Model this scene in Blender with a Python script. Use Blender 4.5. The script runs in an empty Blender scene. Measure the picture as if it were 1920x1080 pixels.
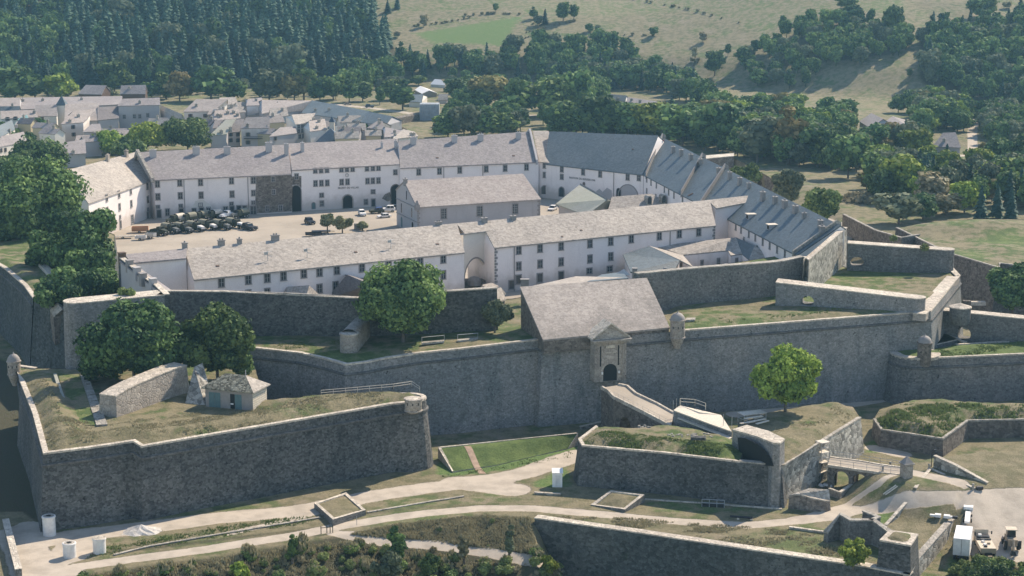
import bpy, bmesh, math, random
import numpy as np
from mathutils import Vector, Matrix, geometry
R_ = math.radians
random.seed(7)
rng = np.random.default_rng(7)
sc = bpy.context.scene
COL = sc.collection

# ------------------------------------------------------------ camera
PITCH, FPX, CZ = R_(11.5), 3300.0, 85.0
cam = bpy.data.cameras.new('camera'); camo = bpy.data.objects.new('camera', cam); COL.objects.link(camo)
camo.location = (0, 0, CZ); camo.rotation_euler = (math.pi/2 - PITCH, 0, 0)
cam.sensor_width = 36; cam.lens = 36*FPX/1920; cam.clip_start = 5; cam.clip_end = 9000
sc.camera = camo
# ------------------------------------------------------------ light
SUN_EL, SUN_AZ = R_(41), R_(41)          # azimuth clockwise from +Y (camera heading)
w = bpy.data.worlds.new('World'); sc.world = w; w.use_nodes = True
nt = w.node_tree; nt.nodes.clear()
sky = nt.nodes.new('ShaderNodeTexSky'); sky.sky_type = 'NISHITA'; sky.sun_disc = False
sky.sun_elevation = SUN_EL; sky.sun_rotation = SUN_AZ; sky.altitude = 1500
sky.air_density = 1.0; sky.dust_density = 0.6; sky.ozone_density = 1.5
bg = nt.nodes.new('ShaderNodeBackground'); bg.inputs[1].default_value = 0.14
wo = nt.nodes.new('ShaderNodeOutputWorld')
nt.links.new(sky.outputs[0], bg.inputs[0]); nt.links.new(bg.outputs[0], wo.inputs[0])
sl = bpy.data.lights.new('sun', 'SUN'); sl.energy = 3.8; sl.angle = R_(0.5); sl.color = (1.0, .93, .84)
so = bpy.data.objects.new('sun', sl); COL.objects.link(so)
sd = Vector((math.sin(SUN_AZ)*math.cos(SUN_EL), math.cos(SUN_AZ)*math.cos(SUN_EL), math.sin(SUN_EL)))
so.rotation_euler = sd.to_track_quat('Z', 'Y').to_euler(); so.location = (0, 0, 300)
vs = sc.view_settings; vs.view_transform = 'Standard'; vs.look = 'None'; vs.gamma = 1; vs.exposure = 0.82
vs.use_curve_mapping = False
vs.use_white_balance = True; vs.white_balance_temperature = 7600; vs.white_balance_tint = 10
sc.render.engine = 'CYCLES'
cy = sc.cycles; cy.use_denoising = True; cy.max_bounces = 6; cy.diffuse_bounces = 3; cy.glossy_bounces = 2
cy.transparent_max_bounces = 4; cy.transmission_bounces = 2; cy.volume_bounces = 0; cy.caustics_reflective = False; cy.caustics_refractive = False

# ------------------------------------------------------------ survey helpers (photo ray -> real place)
sp, cp = math.sin(PITCH), math.cos(PITCH)
def ray(px, py):
    u, v = (px-960)/FPX, (540-py)/FPX
    return Vector((u, cp+v*sp, -sp+v*cp))
def W(px, py, z=0.0):
    d = ray(px, py); t = (z-CZ)/d.z
    return Vector((d.x*t, d.y*t, z))
def WL(pts, z=None):
    return [W(p[0], p[1], p[2] if len(p) > 2 else z) for p in pts]
def PX(P):
    f = P[1]*cp-(P[2]-CZ)*sp; up = P[1]*sp+(P[2]-CZ)*cp
    return 960+FPX*P[0]/f, 540-FPX*up/f
def scale_at(P):
    return FPX/(P[1]*cp-(P[2]-CZ)*sp)
def RP(px, py, P0, n):
    d = ray(px, py); C = Vector((0, 0, CZ)); t = (P0-C).dot(n)/d.dot(n)
    return C+d*t

# ------------------------------------------------------------ objects
ORG = {}
def tag(o, label=None, cat=None, group=None, kind=None):
    if label: o['label'] = label
    if cat: o['category'] = cat
    if group: o['group'] = group
    if kind: o['kind'] = kind
    return o
def thing(name, label, cat, loc=(0, 0, 0), group=None):
    o = bpy.data.objects.new(name, None); COL.objects.link(o); o.empty_display_size = .5
    o.location = loc; ORG[o] = Vector(loc)
    return tag(o, label, cat, group)
class MB:
    def __init__(s): s.v = []; s.f = []; s.m = []; s.col = None
    def add(s, vs, fs, m=0):
        n = len(s.v); s.v += [tuple(v) for v in vs]
        for f in fs: s.f.append([i+n for i in f]); s.m.append(m)
    def quad(s, a, b, c, d, m=0): s.add([a, b, c, d], [(0, 1, 2, 3)], m)
    def tri(s, a, b, c, m=0): s.add([a, b, c], [(0, 1, 2)], m)
    def poly(s, pts, m=0): s.add(pts, [tuple(range(len(pts)))], m)
    def box(s, c, size, rz=0, m=0, top=1.0, ty=None):
        """box standing with its base centre at c; top = taper of the top face"""
        hx, hy, h = size[0]/2, size[1]/2, size[2]; ca, sa = math.cos(rz), math.sin(rz)
        ty = top if ty is None else ty
        vs = []
        for z, tx, tt in ((0, 1, 1), (h, top, ty)):
            for x, y in ((-hx, -hy), (hx, -hy), (hx, hy), (-hx, hy)):
                x *= tx; y *= tt
                vs.append((c[0]+x*ca-y*sa, c[1]+x*sa+y*ca, c[2]+z))
        s.add(vs, [(0, 3, 2, 1), (4, 5, 6, 7), (0, 1, 5, 4), (1, 2, 6, 5), (2, 3, 7, 6), (3, 0, 4, 7)], m)
    def prism(s, ring, z0, z1, m=0, cap=True):
        n = len(ring); vs = [(p[0], p[1], z0) for p in ring]+[(p[0], p[1], z1 if not isinstance(z1, (list, tuple)) else z1[i]) for i, p in enumerate(ring)]
        fs = [(i, (i+1) % n, n+(i+1) % n, n+i) for i in range(n)]
        if cap: fs += [tuple(range(n, 2*n)), tuple(reversed(range(n)))]
        s.add(vs, fs, m)
    def hexa(s, b, t, m=0):
        s.add(list(b)+list(t), [(0, 3, 2, 1), (4, 5, 6, 7), (0, 1, 5, 4), (1, 2, 6, 5), (2, 3, 7, 6), (3, 0, 4, 7)], m)
    def bar(s, a, b, r, m=0, r2=None, n=4):
        a, b = Vector(a), Vector(b); d = (b-a)
        if d.length < 1e-6: return
        d.normalize(); u = d.orthogonal().normalized(); v = d.cross(u); r2 = r if r2 is None else r2
        vs = []
        for P, rr in ((a, r), (b, r2)):
            for k in range(n):
                an = 2*math.pi*(k+.5)/n; vs.append(P+u*math.cos(an)*rr+v*math.sin(an)*rr)
        s.add(vs, [(i, (i+1) % n, n+(i+1) % n, n+i) for i in range(n)]+[tuple(reversed(range(n))), tuple(range(n, 2*n))], m)
    def lathe(s, c, prof, n=20, m=0, a0=0, a1=2*math.pi):
        full = abs(a1-a0-2*math.pi) < 1e-6; k = n if full else n+1
        vs = []
        for r, z in prof:
            for i in range(k):
                a = a0+(a1-a0)*i/n; vs.append((c[0]+r*math.cos(a), c[1]+r*math.sin(a), c[2]+z))
        fs = []
        for j in range(len(prof)-1):
            for i in range(n):
                i2 = (i+1) % k
                fs.append((j*k+i, j*k+i2, (j+1)*k+i2, (j+1)*k+i))
        s.add(vs, fs, m)
        if prof[-1][0] > .01: s.add([vs[(len(prof)-1)*k+i] for i in range(k)], [tuple(range(k))], m)
    def build(s, name, mats, parent=None, smooth=False, uv=None):
        o0 = ORG.get(parent, Vector()) if parent is not None else Vector()
        me = bpy.data.meshes.new(name)
        me.from_pydata([(v[0]-o0.x, v[1]-o0.y, v[2]-o0.z) for v in s.v], [], s.f)
        if not isinstance(mats, (list, tuple)): mats = [mats]
        for mt in mats: me.materials.append(mt)
        if len(mats) > 1: me.polygons.foreach_set('material_index', s.m)
        bm = bmesh.new(); bm.from_mesh(me); bmesh.ops.recalc_face_normals(bm, faces=bm.faces); bm.to_mesh(me); bm.free()
        if smooth: me.polygons.foreach_set('use_smooth', [True]*len(me.polygons))
        o = bpy.data.objects.new(name, me); COL.objects.link(o)
        if parent is not None: o.parent = parent; ORG[o] = o0
        return o
def inst(src, parent=None, loc=None, rot=None, scale=None, name=None):
    o = src.copy(); COL.objects.link(o)
    if parent is not None: o.parent = parent
    if loc is not None: o.location = loc
    if rot is not None: o.rotation_euler = rot
    if scale is not None: o.scale = scale
    return o
def copy_tree(o, parent=None):
    c = o.copy(); COL.objects.link(c)
    if parent is not None: c.parent = parent
    for ch in CH.get(o.name, []): copy_tree(ch, c)
    return c
CH = {}
def index_children():
    CH.clear()
    for o in bpy.data.objects:
        if o.parent: CH.setdefault(o.parent.name, []).append(o)

# ------------------------------------------------------------ materials
def newmat(name, rough=.9):
    m = bpy.data.materials.new(name); m.use_nodes = True; t = m.node_tree
    b = t.nodes['Principled BSDF']; b.inputs['Roughness'].default_value = rough
    b.inputs['Specular IOR Level'].default_value = .25
    return m, t, b
class NG:
    def __init__(s, t): s.t = t; s.pos = None
    def n(s, ty, **k):
        x = s.t.nodes.new(ty)
        for a, b in k.items(): setattr(x, a, b)
        return x
    def l(s, a, b): s.t.links.new(a, b)
    def P(s, sc=(1, 1, 1)):
        if s.pos is None: s.pos = s.n('ShaderNodeNewGeometry').outputs['Position']
        if tuple(sc) == (1, 1, 1): return s.pos
        m = s.n('ShaderNodeVectorMath', operation='MULTIPLY'); s.l(s.pos, m.inputs[0]); m.inputs[1].default_value = sc
        return m.outputs[0]
    def noise(s, scale, det=3, sc=(1, 1, 1), rough=.6, vec=None):
        x = s.n('ShaderNodeTexNoise'); x.inputs['Scale'].default_value = scale; x.inputs['Detail'].default_value = det
        x.inputs['Roughness'].default_value = rough; s.l(vec or s.P(sc), x.inputs['Vector']); return x.outputs['Fac']
    def voro(s, scale, sc=(1, 1, 1), feat='F1', out='Color'):
        x = s.n('ShaderNodeTexVoronoi', feature=feat); x.inputs['Scale'].default_value = scale; s.l(s.P(sc), x.inputs['Vector']); return x.outputs[out]
    def ramp(s, fac, a, b):
        x = s.n('ShaderNodeMapRange'); x.interpolation_type = 'SMOOTHSTEP'; s.l(fac, x.inputs[0]); x.inputs[1].default_value = a; x.inputs[2].default_value = b
        return x.outputs[0]
    def mr(s, fac, a, b, c, d):
        x = s.n('ShaderNodeMapRange'); s.l(fac, x.inputs[0])
        for i, q in enumerate((a, b, c, d)): x.inputs[1+i].default_value = q
        return x.outputs[0]
    def math(s, op, a, b=0.0, c=None):
        x = s.n('ShaderNodeMath', operation=op)
        for i, q in enumerate((a, b) if c is None else (a, b, c)):
            if isinstance(q, (int, float)): x.inputs[i].default_value = q
            else: s.l(q, x.inputs[i])
        return x.outputs[0]
    def mix(s, fac, a, b, ty='MIX'):
        x = s.n('ShaderNodeMix', data_type='RGBA', blend_type=ty)
        for i, q in ((0, fac), (6, a), (7, b)):
            if isinstance(q, (int, float)): x.inputs[i].default_value = q
            elif isinstance(q, tuple): x.inputs[i].default_value = (*q, 1) if len(q) == 3 else q
            else: s.l(q, x.inputs[i])
        return x.outputs[2]
    def bw(s, c):
        x = s.n('ShaderNodeSeparateColor'); s.l(c, x.inputs[0]); return x.outputs[0]
    def bump(s, h, strength, dist, b):
        x = s.n('ShaderNodeBump'); x.inputs['Strength'].default_value = strength; x.inputs['Distance'].default_value = dist
        s.l(h, x.inputs['Height']); s.l(x.outputs[0], b.inputs['Normal'])
    def scalecol(s, c, f):
        x = s.n('ShaderNodeVectorMath', operation='SCALE')
        if isinstance(c, tuple): x.inputs[0].default_value = c
        else: s.l(c, x.inputs[0])
        s.l(f, x.inputs['Scale']); return x.outputs[0]

def mat_stone(name, col, col2, moss=.3, cell=1.6, contrast=.35, patch=.5, weeds=0.0):
    m, t, b = newmat(name, .95); g = NG(t)
    v = g.bw(g.voro(cell, (1, 1, 1.35))); vd = g.voro(cell, (1, 1, 1.35), 'DISTANCE_TO_EDGE', 'Distance')
    big = g.noise(.055, 4); mid = g.noise(.45, 4); fine = g.noise(3.2, 3); streak = g.noise(.5, 4, (1, 1, .12))
    c = g.mix(g.ramp(big, .38, .64), col, col2)
    tint = tuple(x*.62 for x in col)
    c = g.mix(g.math('MULTIPLY', g.ramp(streak, .52, .72), patch), c, (tint[0]*.9, tint[1]*.98, tint[2]*1.0))
    c = g.mix(g.math('MULTIPLY', g.ramp(mid, .52, .72), moss), c, tuple(x*.45 for x in col))
    pale = g.noise(1.1, 3, (1, 1, .35))
    c = g.mix(g.math('MULTIPLY', g.ramp(pale, .62, .78), .35), c, tuple(min(1, x*1.75) for x in col2))
    f = g.math('ADD', g.mr(v, 0, 1, 1-contrast, 1+contrast), g.mr(fine, .3, .7, -.22, .22))
    f = g.math('MULTIPLY', f, g.mr(vd, 0, .06, .78, 1))
    if weeds > 0:
        wd = g.noise(.9, 5); c = g.mix(g.math('MULTIPLY', g.ramp(wd, .6, .68), weeds), c, (.035, .06, .03))
    hol = g.ramp(g.noise(1.9, 1, rough=.3), .73, .76)
    f = g.math('MULTIPLY', f, g.math('SUBTRACT', 1.0, g.math('MULTIPLY', hol, .6)))
    t.links.new(g.scalecol(c, f), b.inputs['Base Color'])
    g.bump(g.math('ADD', g.math('MULTIPLY', g.ramp(vd, 0, .1), .6), fine), .8, .12, b)
    return m
def mat_plaster(name, col, dirt=.35, low=None):
    m, t, b = newmat(name, .92); g = NG(t)
    big = g.noise(.12, 5); st = g.noise(.8, 4, (1, 1, .1)); fine = g.noise(4, 3)
    c = g.mix(g.ramp(big, .35, .7), col, tuple(x*.90 for x in col))
    c = g.mix(g.math('MULTIPLY', g.ramp(st, .55, .78), dirt), c, (col[0]*.66, col[1]*.64, col[2]*.64))
    z = g.n('ShaderNodeSeparateXYZ'); g.l(g.P(), z.inputs[0])
    if low is not None:
        lo = g.math('MULTIPLY', g.ramp(g.math('ADD', z.outputs[2], g.math('MULTIPLY', g.noise(.5, 4), -4.5)), low+2.4, low-1.4), .8)
        c = g.mix(lo, c, (col[0]*.60, col[1]*.57, col[2]*.54))
    t.links.new(g.scalecol(c, g.mr(fine, .3, .7, .94, 1.05)), b.inputs['Base Color'])
    g.bump(fine, .3, .04, b); return m
def mat_roof(name, col, col2, cell=1.15, contrast=.22, rough=.85, stain=.22):
    cell *= 1.5
    m, t, b = newmat(name, rough); g = NG(t)
    v = g.bw(g.voro(cell, (1, 1, 1.6))); v2 = g.bw(g.voro(cell*2.3)); big = g.noise(.09, 5); mid = g.noise(.6, 4)
    c = g.mix(g.ramp(big, .35, .65), col, col2)
    c = g.mix(g.math('MULTIPLY', g.ramp(mid, .5, .75), stain), c, (col[0]*.62, col[1]*.62, col[2]*.6))
    f = g.math('ADD', g.mr(v, 0, 1, 1-contrast, 1+contrast), g.mr(v2, 0, 1, -contrast*.6, contrast*.6))
    t.links.new(g.scalecol(c, f), b.inputs['Base Color']); g.bump(g.math('ADD', v, v2), .35, .06, b); return m
def mat_plain(name, col, rough=.7, metal=0, var=.12, sc=1.5, spec=.3):
    m, t, b = newmat(name, rough); g = NG(t); b.inputs['Metallic'].default_value = metal; b.inputs['Specular IOR Level'].default_value = spec
    t.links.new(g.scalecol(tuple(col), g.mr(g.noise(sc, 4), .3, .7, 1-var, 1+var)), b.inputs['Base Color']); return m
def mat_leaf(name, dark, light, obj_var=.25, trans=.2, hue=0.015):
    m, t, b = newmat(name, .75); g = NG(t)
    at = g.n('ShaderNodeAttribute', attribute_name='tint'); oi = g.n('ShaderNodeObjectInfo')
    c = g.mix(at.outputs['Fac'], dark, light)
    h = g.n('ShaderNodeHueSaturation'); g.l(c, h.inputs['Color'])
    g.l(g.mr(oi.outputs['Random'], 0, 1, .5-hue, .5+hue), h.inputs['Hue']); 
    r2 = g.math('FRACT', g.math('MULTIPLY', oi.outputs['Random'], 7.31))
    g.l(g.mr(r2, 0, 1, 1-obj_var, 1+obj_var), h.inputs['Value'])
    t.links.new(h.outputs[0], b.inputs['Base Color']); b.inputs['Specular IOR Level'].default_value = .15
    if trans > 0:
        tr = g.n('ShaderNodeBsdfTranslucent'); g.l(h.outputs[0], tr.inputs['Color'])
        mx = g.n('ShaderNodeMixShader'); mx.inputs[0].default_value = trans
        out = [x for x in t.nodes if x.type == 'OUTPUT_MATERIAL'][0]
        g.l(b.outputs[0], mx.inputs[1]); g.l(tr.outputs[0], mx.inputs[2]); g.l(mx.outputs[0], out.inputs['Surface'])
    return m
def mat_grass(name, zone=False, green=.3):
    """dry grass with green patches; with zone=True a colour attribute says path/green/brush"""
    m, t, b = newmat(name, .95); g = NG(t)
    big = g.noise(.06, 5); mid = g.noise(.35, 5); fine = g.noise(2.6, 5, rough=.75); vf = g.noise(9, 3)
    dry = g.mix(g.ramp(mid, .4, .62), (.25, .215, .135), (.17, .155, .09))
    dry = g.mix(g.math('MULTIPLY', g.ramp(g.noise(.16, 4), .55, .7), .6), dry, (.30, .245, .185))
    gr = g.mix(g.ramp(mid, .38, .62), (.135, .185, .06), (.085, .13, .042))
    gb = g.ramp(g.math('ADD', g.math('MULTIPLY', big, .6), g.math('MULTIPLY', mid, .4)), .58-green*.28, .70-green*.28)
    if zone:
        a = g.n('ShaderNodeAttribute', attribute_name='zone'); s = g.n('ShaderNodeSeparateColor'); g.l(a.outputs['Color'], s.inputs[0])
        wob = g.math('MULTIPLY', g.math('SUBTRACT', fine, .5), .7)
        wob2 = g.math('MULTIPLY', g.math('SUBTRACT', mid, .5), .9)
        pf = g.ramp(g.math('ADD', s.outputs[0], g.math('ADD', wob, wob2)), .38, .62)
        gf = g.ramp(g.math('ADD', s.outputs[1], wob2), .3, .8)
        bf = g.ramp(g.math('ADD', s.outputs[2], wob), .35, .7)
        gb = g.math('MULTIPLY', gb, .75)
        c = g.mix(gb, dry, gr); c = g.mix(gf, c, g.mix(g.ramp(fine, .35, .65), (.095, .17, .05), (.14, .20, .07)))
        c = g.mix(bf, c, g.mix(g.ramp(fine, .35, .7), (.10, .085, .055), (.05, .06, .03)))
        pc = g.mix(g.ramp(mid, .35, .7), (.49, .425, .355), (.375, .325, .27))
        pc = g.mix(g.math('MULTIPLY', g.ramp(fine, .5, .7), .35), pc, (.33, .28, .225))
        c = g.mix(pf, c, pc)
    else:
        c = g.mix(gb, dry, gr)
    f = g.math('ADD', g.mr(fine, .3, .7, .72, 1.25), g.mr(vf, .3, .7, -.14, .14))
    if zone:
        f = g.math('ADD', g.math('MULTIPLY', f, g.math('SUBTRACT', 1.0, g.math('MULTIPLY', pf, .75))), g.math('MULTIPLY', pf, .75))
    t.links.new(g.scalecol(c, f), b.inputs['Base Color'])
    hb = g.math('ADD', fine, g.math('MULTIPLY', vf, .4))
    if zone: hb = g.math('MULTIPLY', hb, g.math('SUBTRACT', 1.0, g.math('MULTIPLY', pf, .8)))
    g.bump(hb, .9, .35, b); return m

M = {}
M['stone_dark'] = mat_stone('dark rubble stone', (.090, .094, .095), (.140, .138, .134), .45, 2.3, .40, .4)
M['stone_mid'] = mat_stone('grey rubble stone', (.205, .212, .214), (.31, .292, .276), .25, 2.4, .22, .5)
M['stone_right'] = mat_stone('grey brown rubble stone', (.165, .163, .16), (.24, .222, .205), .28, 2.3, .26, .5)
M['stone_rub'] = mat_stone('pale coarse rubble stone', (.30, .285, .255), (.36, .34, .30), .25, 1.05, .5, .2)
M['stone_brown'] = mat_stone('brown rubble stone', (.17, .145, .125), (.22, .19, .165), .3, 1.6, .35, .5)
M['stone_weed'] = mat_stone('dark weedy stone', (.075, .085, .085), (.11, .115, .11), .4, 1.6, .35, .5, .35)  # darkest of the wall stones, with green weed patches
M['ashlar'] = mat_stone('cut ashlar stone', (.34, .30, .265), (.40, .355, .31), .12, .9, .14, .3)
M['cope'] = mat_stone('pale coping stone', (.50, .44, .375), (.58, .52, .44), .15, 1.2, .2, .2)
M['copeg'] = mat_stone('grey weathered coping stone', (.34, .315, .28), (.42, .38, .33), .3, 1.2, .25, .3)
M['cordon'] = mat_stone('grey string course', (.12, .12, .12), (.16, .155, .15), .35, 1.2, .2, .3)  # shadow line of the course is put into its stone colour
M['plaster'] = mat_plaster('white lime plaster', (.87, .80, .765), .3, 0.6)
M['plaster2'] = mat_plaster('cream lime plaster', (.74, .69, .62), .3)
M['plaster3'] = mat_plaster('grey render', (.44, .42, .42), .4)
M['plaster4'] = mat_plaster('ochre render', (.60, .50, .33), .3)
M['roof_l'] = mat_roof('pale stone slab roofing', (.335, .30, .27), (.395, .352, .312), 1.1, .2)
M['roof_g'] = mat_roof('grey lilac slate roofing', (.262, .235, .235), (.305, .275, .268), 1.2, .16)
M['roof_p'] = mat_roof('pinkish slab roofing', (.33, .285, .265), (.375, .33, .305), 1.1, .15)
M['roof_slab'] = mat_roof('weathered stone slab roofing', (.27, .24, .22), (.385, .34, .31), 1.3, .16, stain=.25)
M['roof_b'] = mat_roof('dark blue slate roofing', (.095, .125, .145), (.12, .148, .165), 1.3, .16, .6)
M['roof_n'] = mat_roof('navy slate roofing', (.055, .085, .12), (.075, .10, .135), 1.3, .12, .5)
M['roof_green'] = mat_roof('grey green mineral roofing', (.315, .325, .27), (.35, .35, .31), .8, .05)
M['roof_teal'] = mat_roof('blue green metal roofing', (.12, .28, .31), (.18, .33, .36), .8, .08)
M['roof_d'] = mat_roof('dark brown slate roofing', (.16, .145, .15), (.2, .18, .18), 1.2, .15)
M['surround'] = mat_plain('grey stone window surround', (.27, .25, .24))
M['pane'] = mat_plain('dark window glass', (.035, .045, .055), .25, spec=.5)
M['bars'] = mat_plain('pale painted glazing bars', (.34, .34, .34))
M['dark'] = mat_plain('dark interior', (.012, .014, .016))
M['shutter'] = mat_plain('brown shutters', (.12, .075, .055))
M['shutter_b'] = mat_plain('blue green shutters', (.10, .17, .18))
M['ink'] = mat_plain('black lettering paint', (.05, .05, .055))
M['wood'] = mat_plain('weathered wood', (.33, .27, .21), var=.25, sc=3)
M['board'] = mat_plain('pale scaffold boards', (.62, .55, .46), var=.15, sc=3)
M['steel'] = mat_plain('galvanised steel', (.45, .46, .47), .45, .6)
M['concrete'] = mat_plain('white concrete', (.66, .64, .62), var=.12)
M['rust'] = mat_plain('rusty orange metal', (.42, .22, .12))
M['white'] = mat_plain('white paint', (.78, .76, .74), .5, var=.05)
M['olive'] = mat_plain('dark olive paint', (.045, .052, .035), .6)
M['olive2'] = mat_plain('faded olive canvas', (.26, .25, .19), .9, var=.2)
M['hood'] = mat_plain('dull grey green bonnet paint', (.15, .155, .15), .45)
M['tyre'] = mat_plain('black rubber', (.018, .018, .019), .85)
M['glass'] = mat_plain('dark vehicle glass', (.02, .025, .03), .12, spec=.6)
M['sand'] = mat_plain('sand coloured paint', (.55, .46, .36), .6)
M['sand2'] = mat_plain('brown sand paint', (.33, .26, .19), .6)
M['black'] = mat_plain('black paint', (.03, .03, .035), .4)
M['navy'] = mat_plain('dark blue paint', (.035, .06, .10), .35)
M['redp'] = mat_plain('dull red paint', (.3, .05, .04), .5)
M['bluep'] = mat_plain('blue tarpaulin', (.05, .10, .26), .6)
M['bark'] = mat_plain('grey brown bark', (.12, .10, .085), var=.3, sc=4)
M['gravel'] = mat_plain('grey white gravel', (.50, .47, .44), var=.3, sc=4)
M['gridw'] = mat_plain('grey scaffold netting', (.35, .38, .41), var=.2, sc=.6)
M['court'] = None
M['ground'] = mat_grass('meadow and gravel ground', True)
M['top_dry'] = mat_grass('dry rampart grass', False, .25)
M['top_green'] = mat_grass('green rampart grass', False, .95)
M['top_mix'] = mat_grass('mixed rampart grass', False, .48)
def mat_court():
    m, t, b = newmat('pale courtyard gravel', .95); g = NG(t)
    c = g.mix(g.ramp(g.noise(.06, 5), .35, .65), (.41, .355, .295), (.34, .295, .245))
    c = g.mix(g.math('MULTIPLY', g.ramp(g.noise(.25, 5), .55, .7), .5), c, (.29, .255, .215))
    c = g.scalecol(c, g.mr(g.noise(2, 4), .3, .7, .9, 1.08)); g.l(c, b.inputs['Base Color']); return m
M['court'] = mat_court()
M['dirt'] = mat_plain('reddish dirt', (.34, .235, .17), var=.25, sc=1.2)
M['hutroof'] = mat_stone('mossy stone tile roofing', (.20, .19, .15), (.26, .25, .2), .3, 2.2, .6, .1)
M['leaf_a'] = mat_leaf('mid green broad leaves', (.035, .078, .036), (.25, .35, .115))
M['leaf_b'] = mat_leaf('bright green leaves', (.11, .17, .035), (.40, .48, .10))
M['leaf_c'] = mat_leaf('deep green leaves', (.027, .066, .034), (.19, .29, .10))
M['leaf_g'] = mat_leaf('grey green leaves', (.09, .115, .07), (.23, .26, .16))
M['leaf_o'] = mat_leaf('yellowing autumn leaves', (.15, .125, .05), (.30, .25, .11))
M['leaf_k'] = mat_leaf('conifer needles', (.018, .05, .042), (.065, .125, .085), .4, .12)
M['leaf_s'] = mat_leaf('dry scrub leaves', (.20, .18, .105), (.47, .41, .27), .3, .2)
M['leaf_sg'] = mat_leaf('green scrub leaves', (.10, .14, .05), (.31, .37, .14), .35, .25)
M['leaf_p'] = mat_leaf('pale garden leaves', (.17, .19, .10), (.42, .42, .24), .2, .3)
# ------------------------------------------------------------ terrain
def ss(a, b, x): t = np.clip((x-a)/(b-a), 0, 1); return t*t*(3-2*t)
def npoly(pts, z):
    return np.array([tuple(W(p[0], p[1], z))[:2] for p in pts])
SL = npoly([(-500, 1140), (0, 1090), (150, 1078), (250, 1062), (400, 1043), (560, 1016), (640, 1001), (720, 986), (800, 975), (900, 964), (985, 968), (1003, 972),
            (1200, 1000), (1440, 1036), (1622, 1064), (1705, 1079), (1725, 1046), (1780, 984), (1812, 947)], -9)
XA, XT, XN = SL[11][0], SL[15][0], SL[18][0]
SL = np.vstack([SL, [[XN+14, 303], [XN+60, 315], [XN+400, 360]]])
PLAT = npoly([(1655, 885), (1700, 872), (1760, 860), (1850, 848), (2150, 845), (2150, 880), (1900, 883), (1820, 889), (1760, 897), (1700, 902), (1660, 892)], -5)
def seg_dist(x, y, poly, closed=False):
    d = np.full(x.shape, 1e9); n = len(poly)
    for i in range(n if closed else n-1):
        ax, ay = poly[i]; bx, by = poly[(i+1) % n]; L = (bx-ax)**2+(by-ay)**2+1e-9
        t = np.clip(((x-ax)*(bx-ax)+(y-ay)*(by-ay))/L, 0, 1)
        d = np.minimum(d, np.hypot(x-ax-t*(bx-ax), y-ay-t*(by-ay)))
    return d
def inside(x, y, poly):
    r = np.zeros(x.shape, bool); n = len(poly)
    for i in range(n):
        ax, ay = poly[i]; bx, by = poly[(i+1) % n]
        c = ((ay > y) != (by > y)) & (x < (bx-ax)*(y-ay)/(by-ay+1e-12)+ax)
        r ^= c
    return r
def pseudo(x, y, s, seed=0):
    r = 0
    for k, (a, b, c) in enumerate(((1, .37, 0), (-.52, .93, 2), (.71, -1.31, 4), (1.9, .8, 1), (-1.4, 2.1, 3))):
        r = r+np.sin((x*a+y*b)/s+c+seed*1.7+k)*(1, 1, .8, .45, .4)[k]
    return r/3.6
def T(x, y):
    x = np.asarray(x, float); y = np.asarray(y, float)
    z = np.full(np.broadcast(x, y).shape, -9.0)
    # plateau by the sentry turret
    dp = np.where(inside(x, y, PLAT), 0, seg_dist(x, y, PLAT, True)); dp = dp*(1-.62*ss(PLAT[0, 0]-2, PLAT[0, 0]+13, x)*(1-ss(PLAT[:, 1].min(), PLAT[:, 1].min()+9, y))); z = z+4.0*(1-ss(0, 8, dp))
    # behind the fort the ground climbs, on the right it is higher still
    z = z+5*ss(425, 600, y)
    right = ss(88, 104, x)*ss(428, 446, y)*(1-ss(560, 680, y)); z = z+right*(8.5-5*ss(425, 600, y))
    y0 = 1020-110*ss(60, 240, x)
    hill = np.maximum(0, y-y0)
    z = z+np.where(hill > 0, hill*.25*ss(-1, 60, hill), 0)+pseudo(x, y, 60)*4*ss(1000, 1150, y)
    z = np.where(z > 60, 60+35*np.tanh((z-60)/70), z)
    # falls away in front of the lower road
    ys = np.interp(x, SL[:, 0], SL[:, 1]); d = ys-y
    left = -9-np.minimum(.38*np.maximum(d, 0), 10.0)
    wl = -9-9.5*ss(-1.7, -.4, d)
    k = ss(XA-1, XA+5, x)
    low = left*(1-k)+wl*k
    park = np.minimum(-9.2, -11.6+2.4*ss(258, 296, y)); kr = (x > XT)
    kx = ss(XN-7, XN+2, x); rp = -9+(park+9)*(kx*ss(-1.2, 16, d)+(1-kx)*ss(-1.2, -.2, d))
    low = np.where(kr, rp, low)
    far = 1-ss(-3, -2, d); dd = ss(-2.5, -1.5, d)
    z = np.where(d > -2.4, np.where(kr, z+np.minimum(0, low+9), np.minimum(z, low)), z)
    z = z+pseudo(x, y, 5.0, 2)*.12*(y < 600)
    return z
def Ts(x, y): return float(T(np.array([x]), np.array([y]))[0])
_T = np.concatenate([np.linspace(225, 700, 1900), np.linspace(700, 2600, 1900)[1:]])
def G(px, py):
    d = ray(px, py); t = _T/d.y; zz = CZ+d.z*t; tz = T(d.x*t, d.y*t)
    hit = np.nonzero(zz <= tz)[0]
    i = hit[0] if len(hit) else len(_T)-1
    i = max(i, 1); a, b = zz[i-1]-tz[i-1], zz[i]-tz[i]; f = a/(a-b) if a != b else 0
    tt = t[i-1]+(t[i]-t[i-1])*min(max(f, 0), 1)
    P = Vector((d.x*tt, d.y*tt, 0)); P.z = Ts(P.x, P.y); return P
def GP(pts): return np.array([tuple(G(*p[:2]))[:2] for p in pts])

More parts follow.
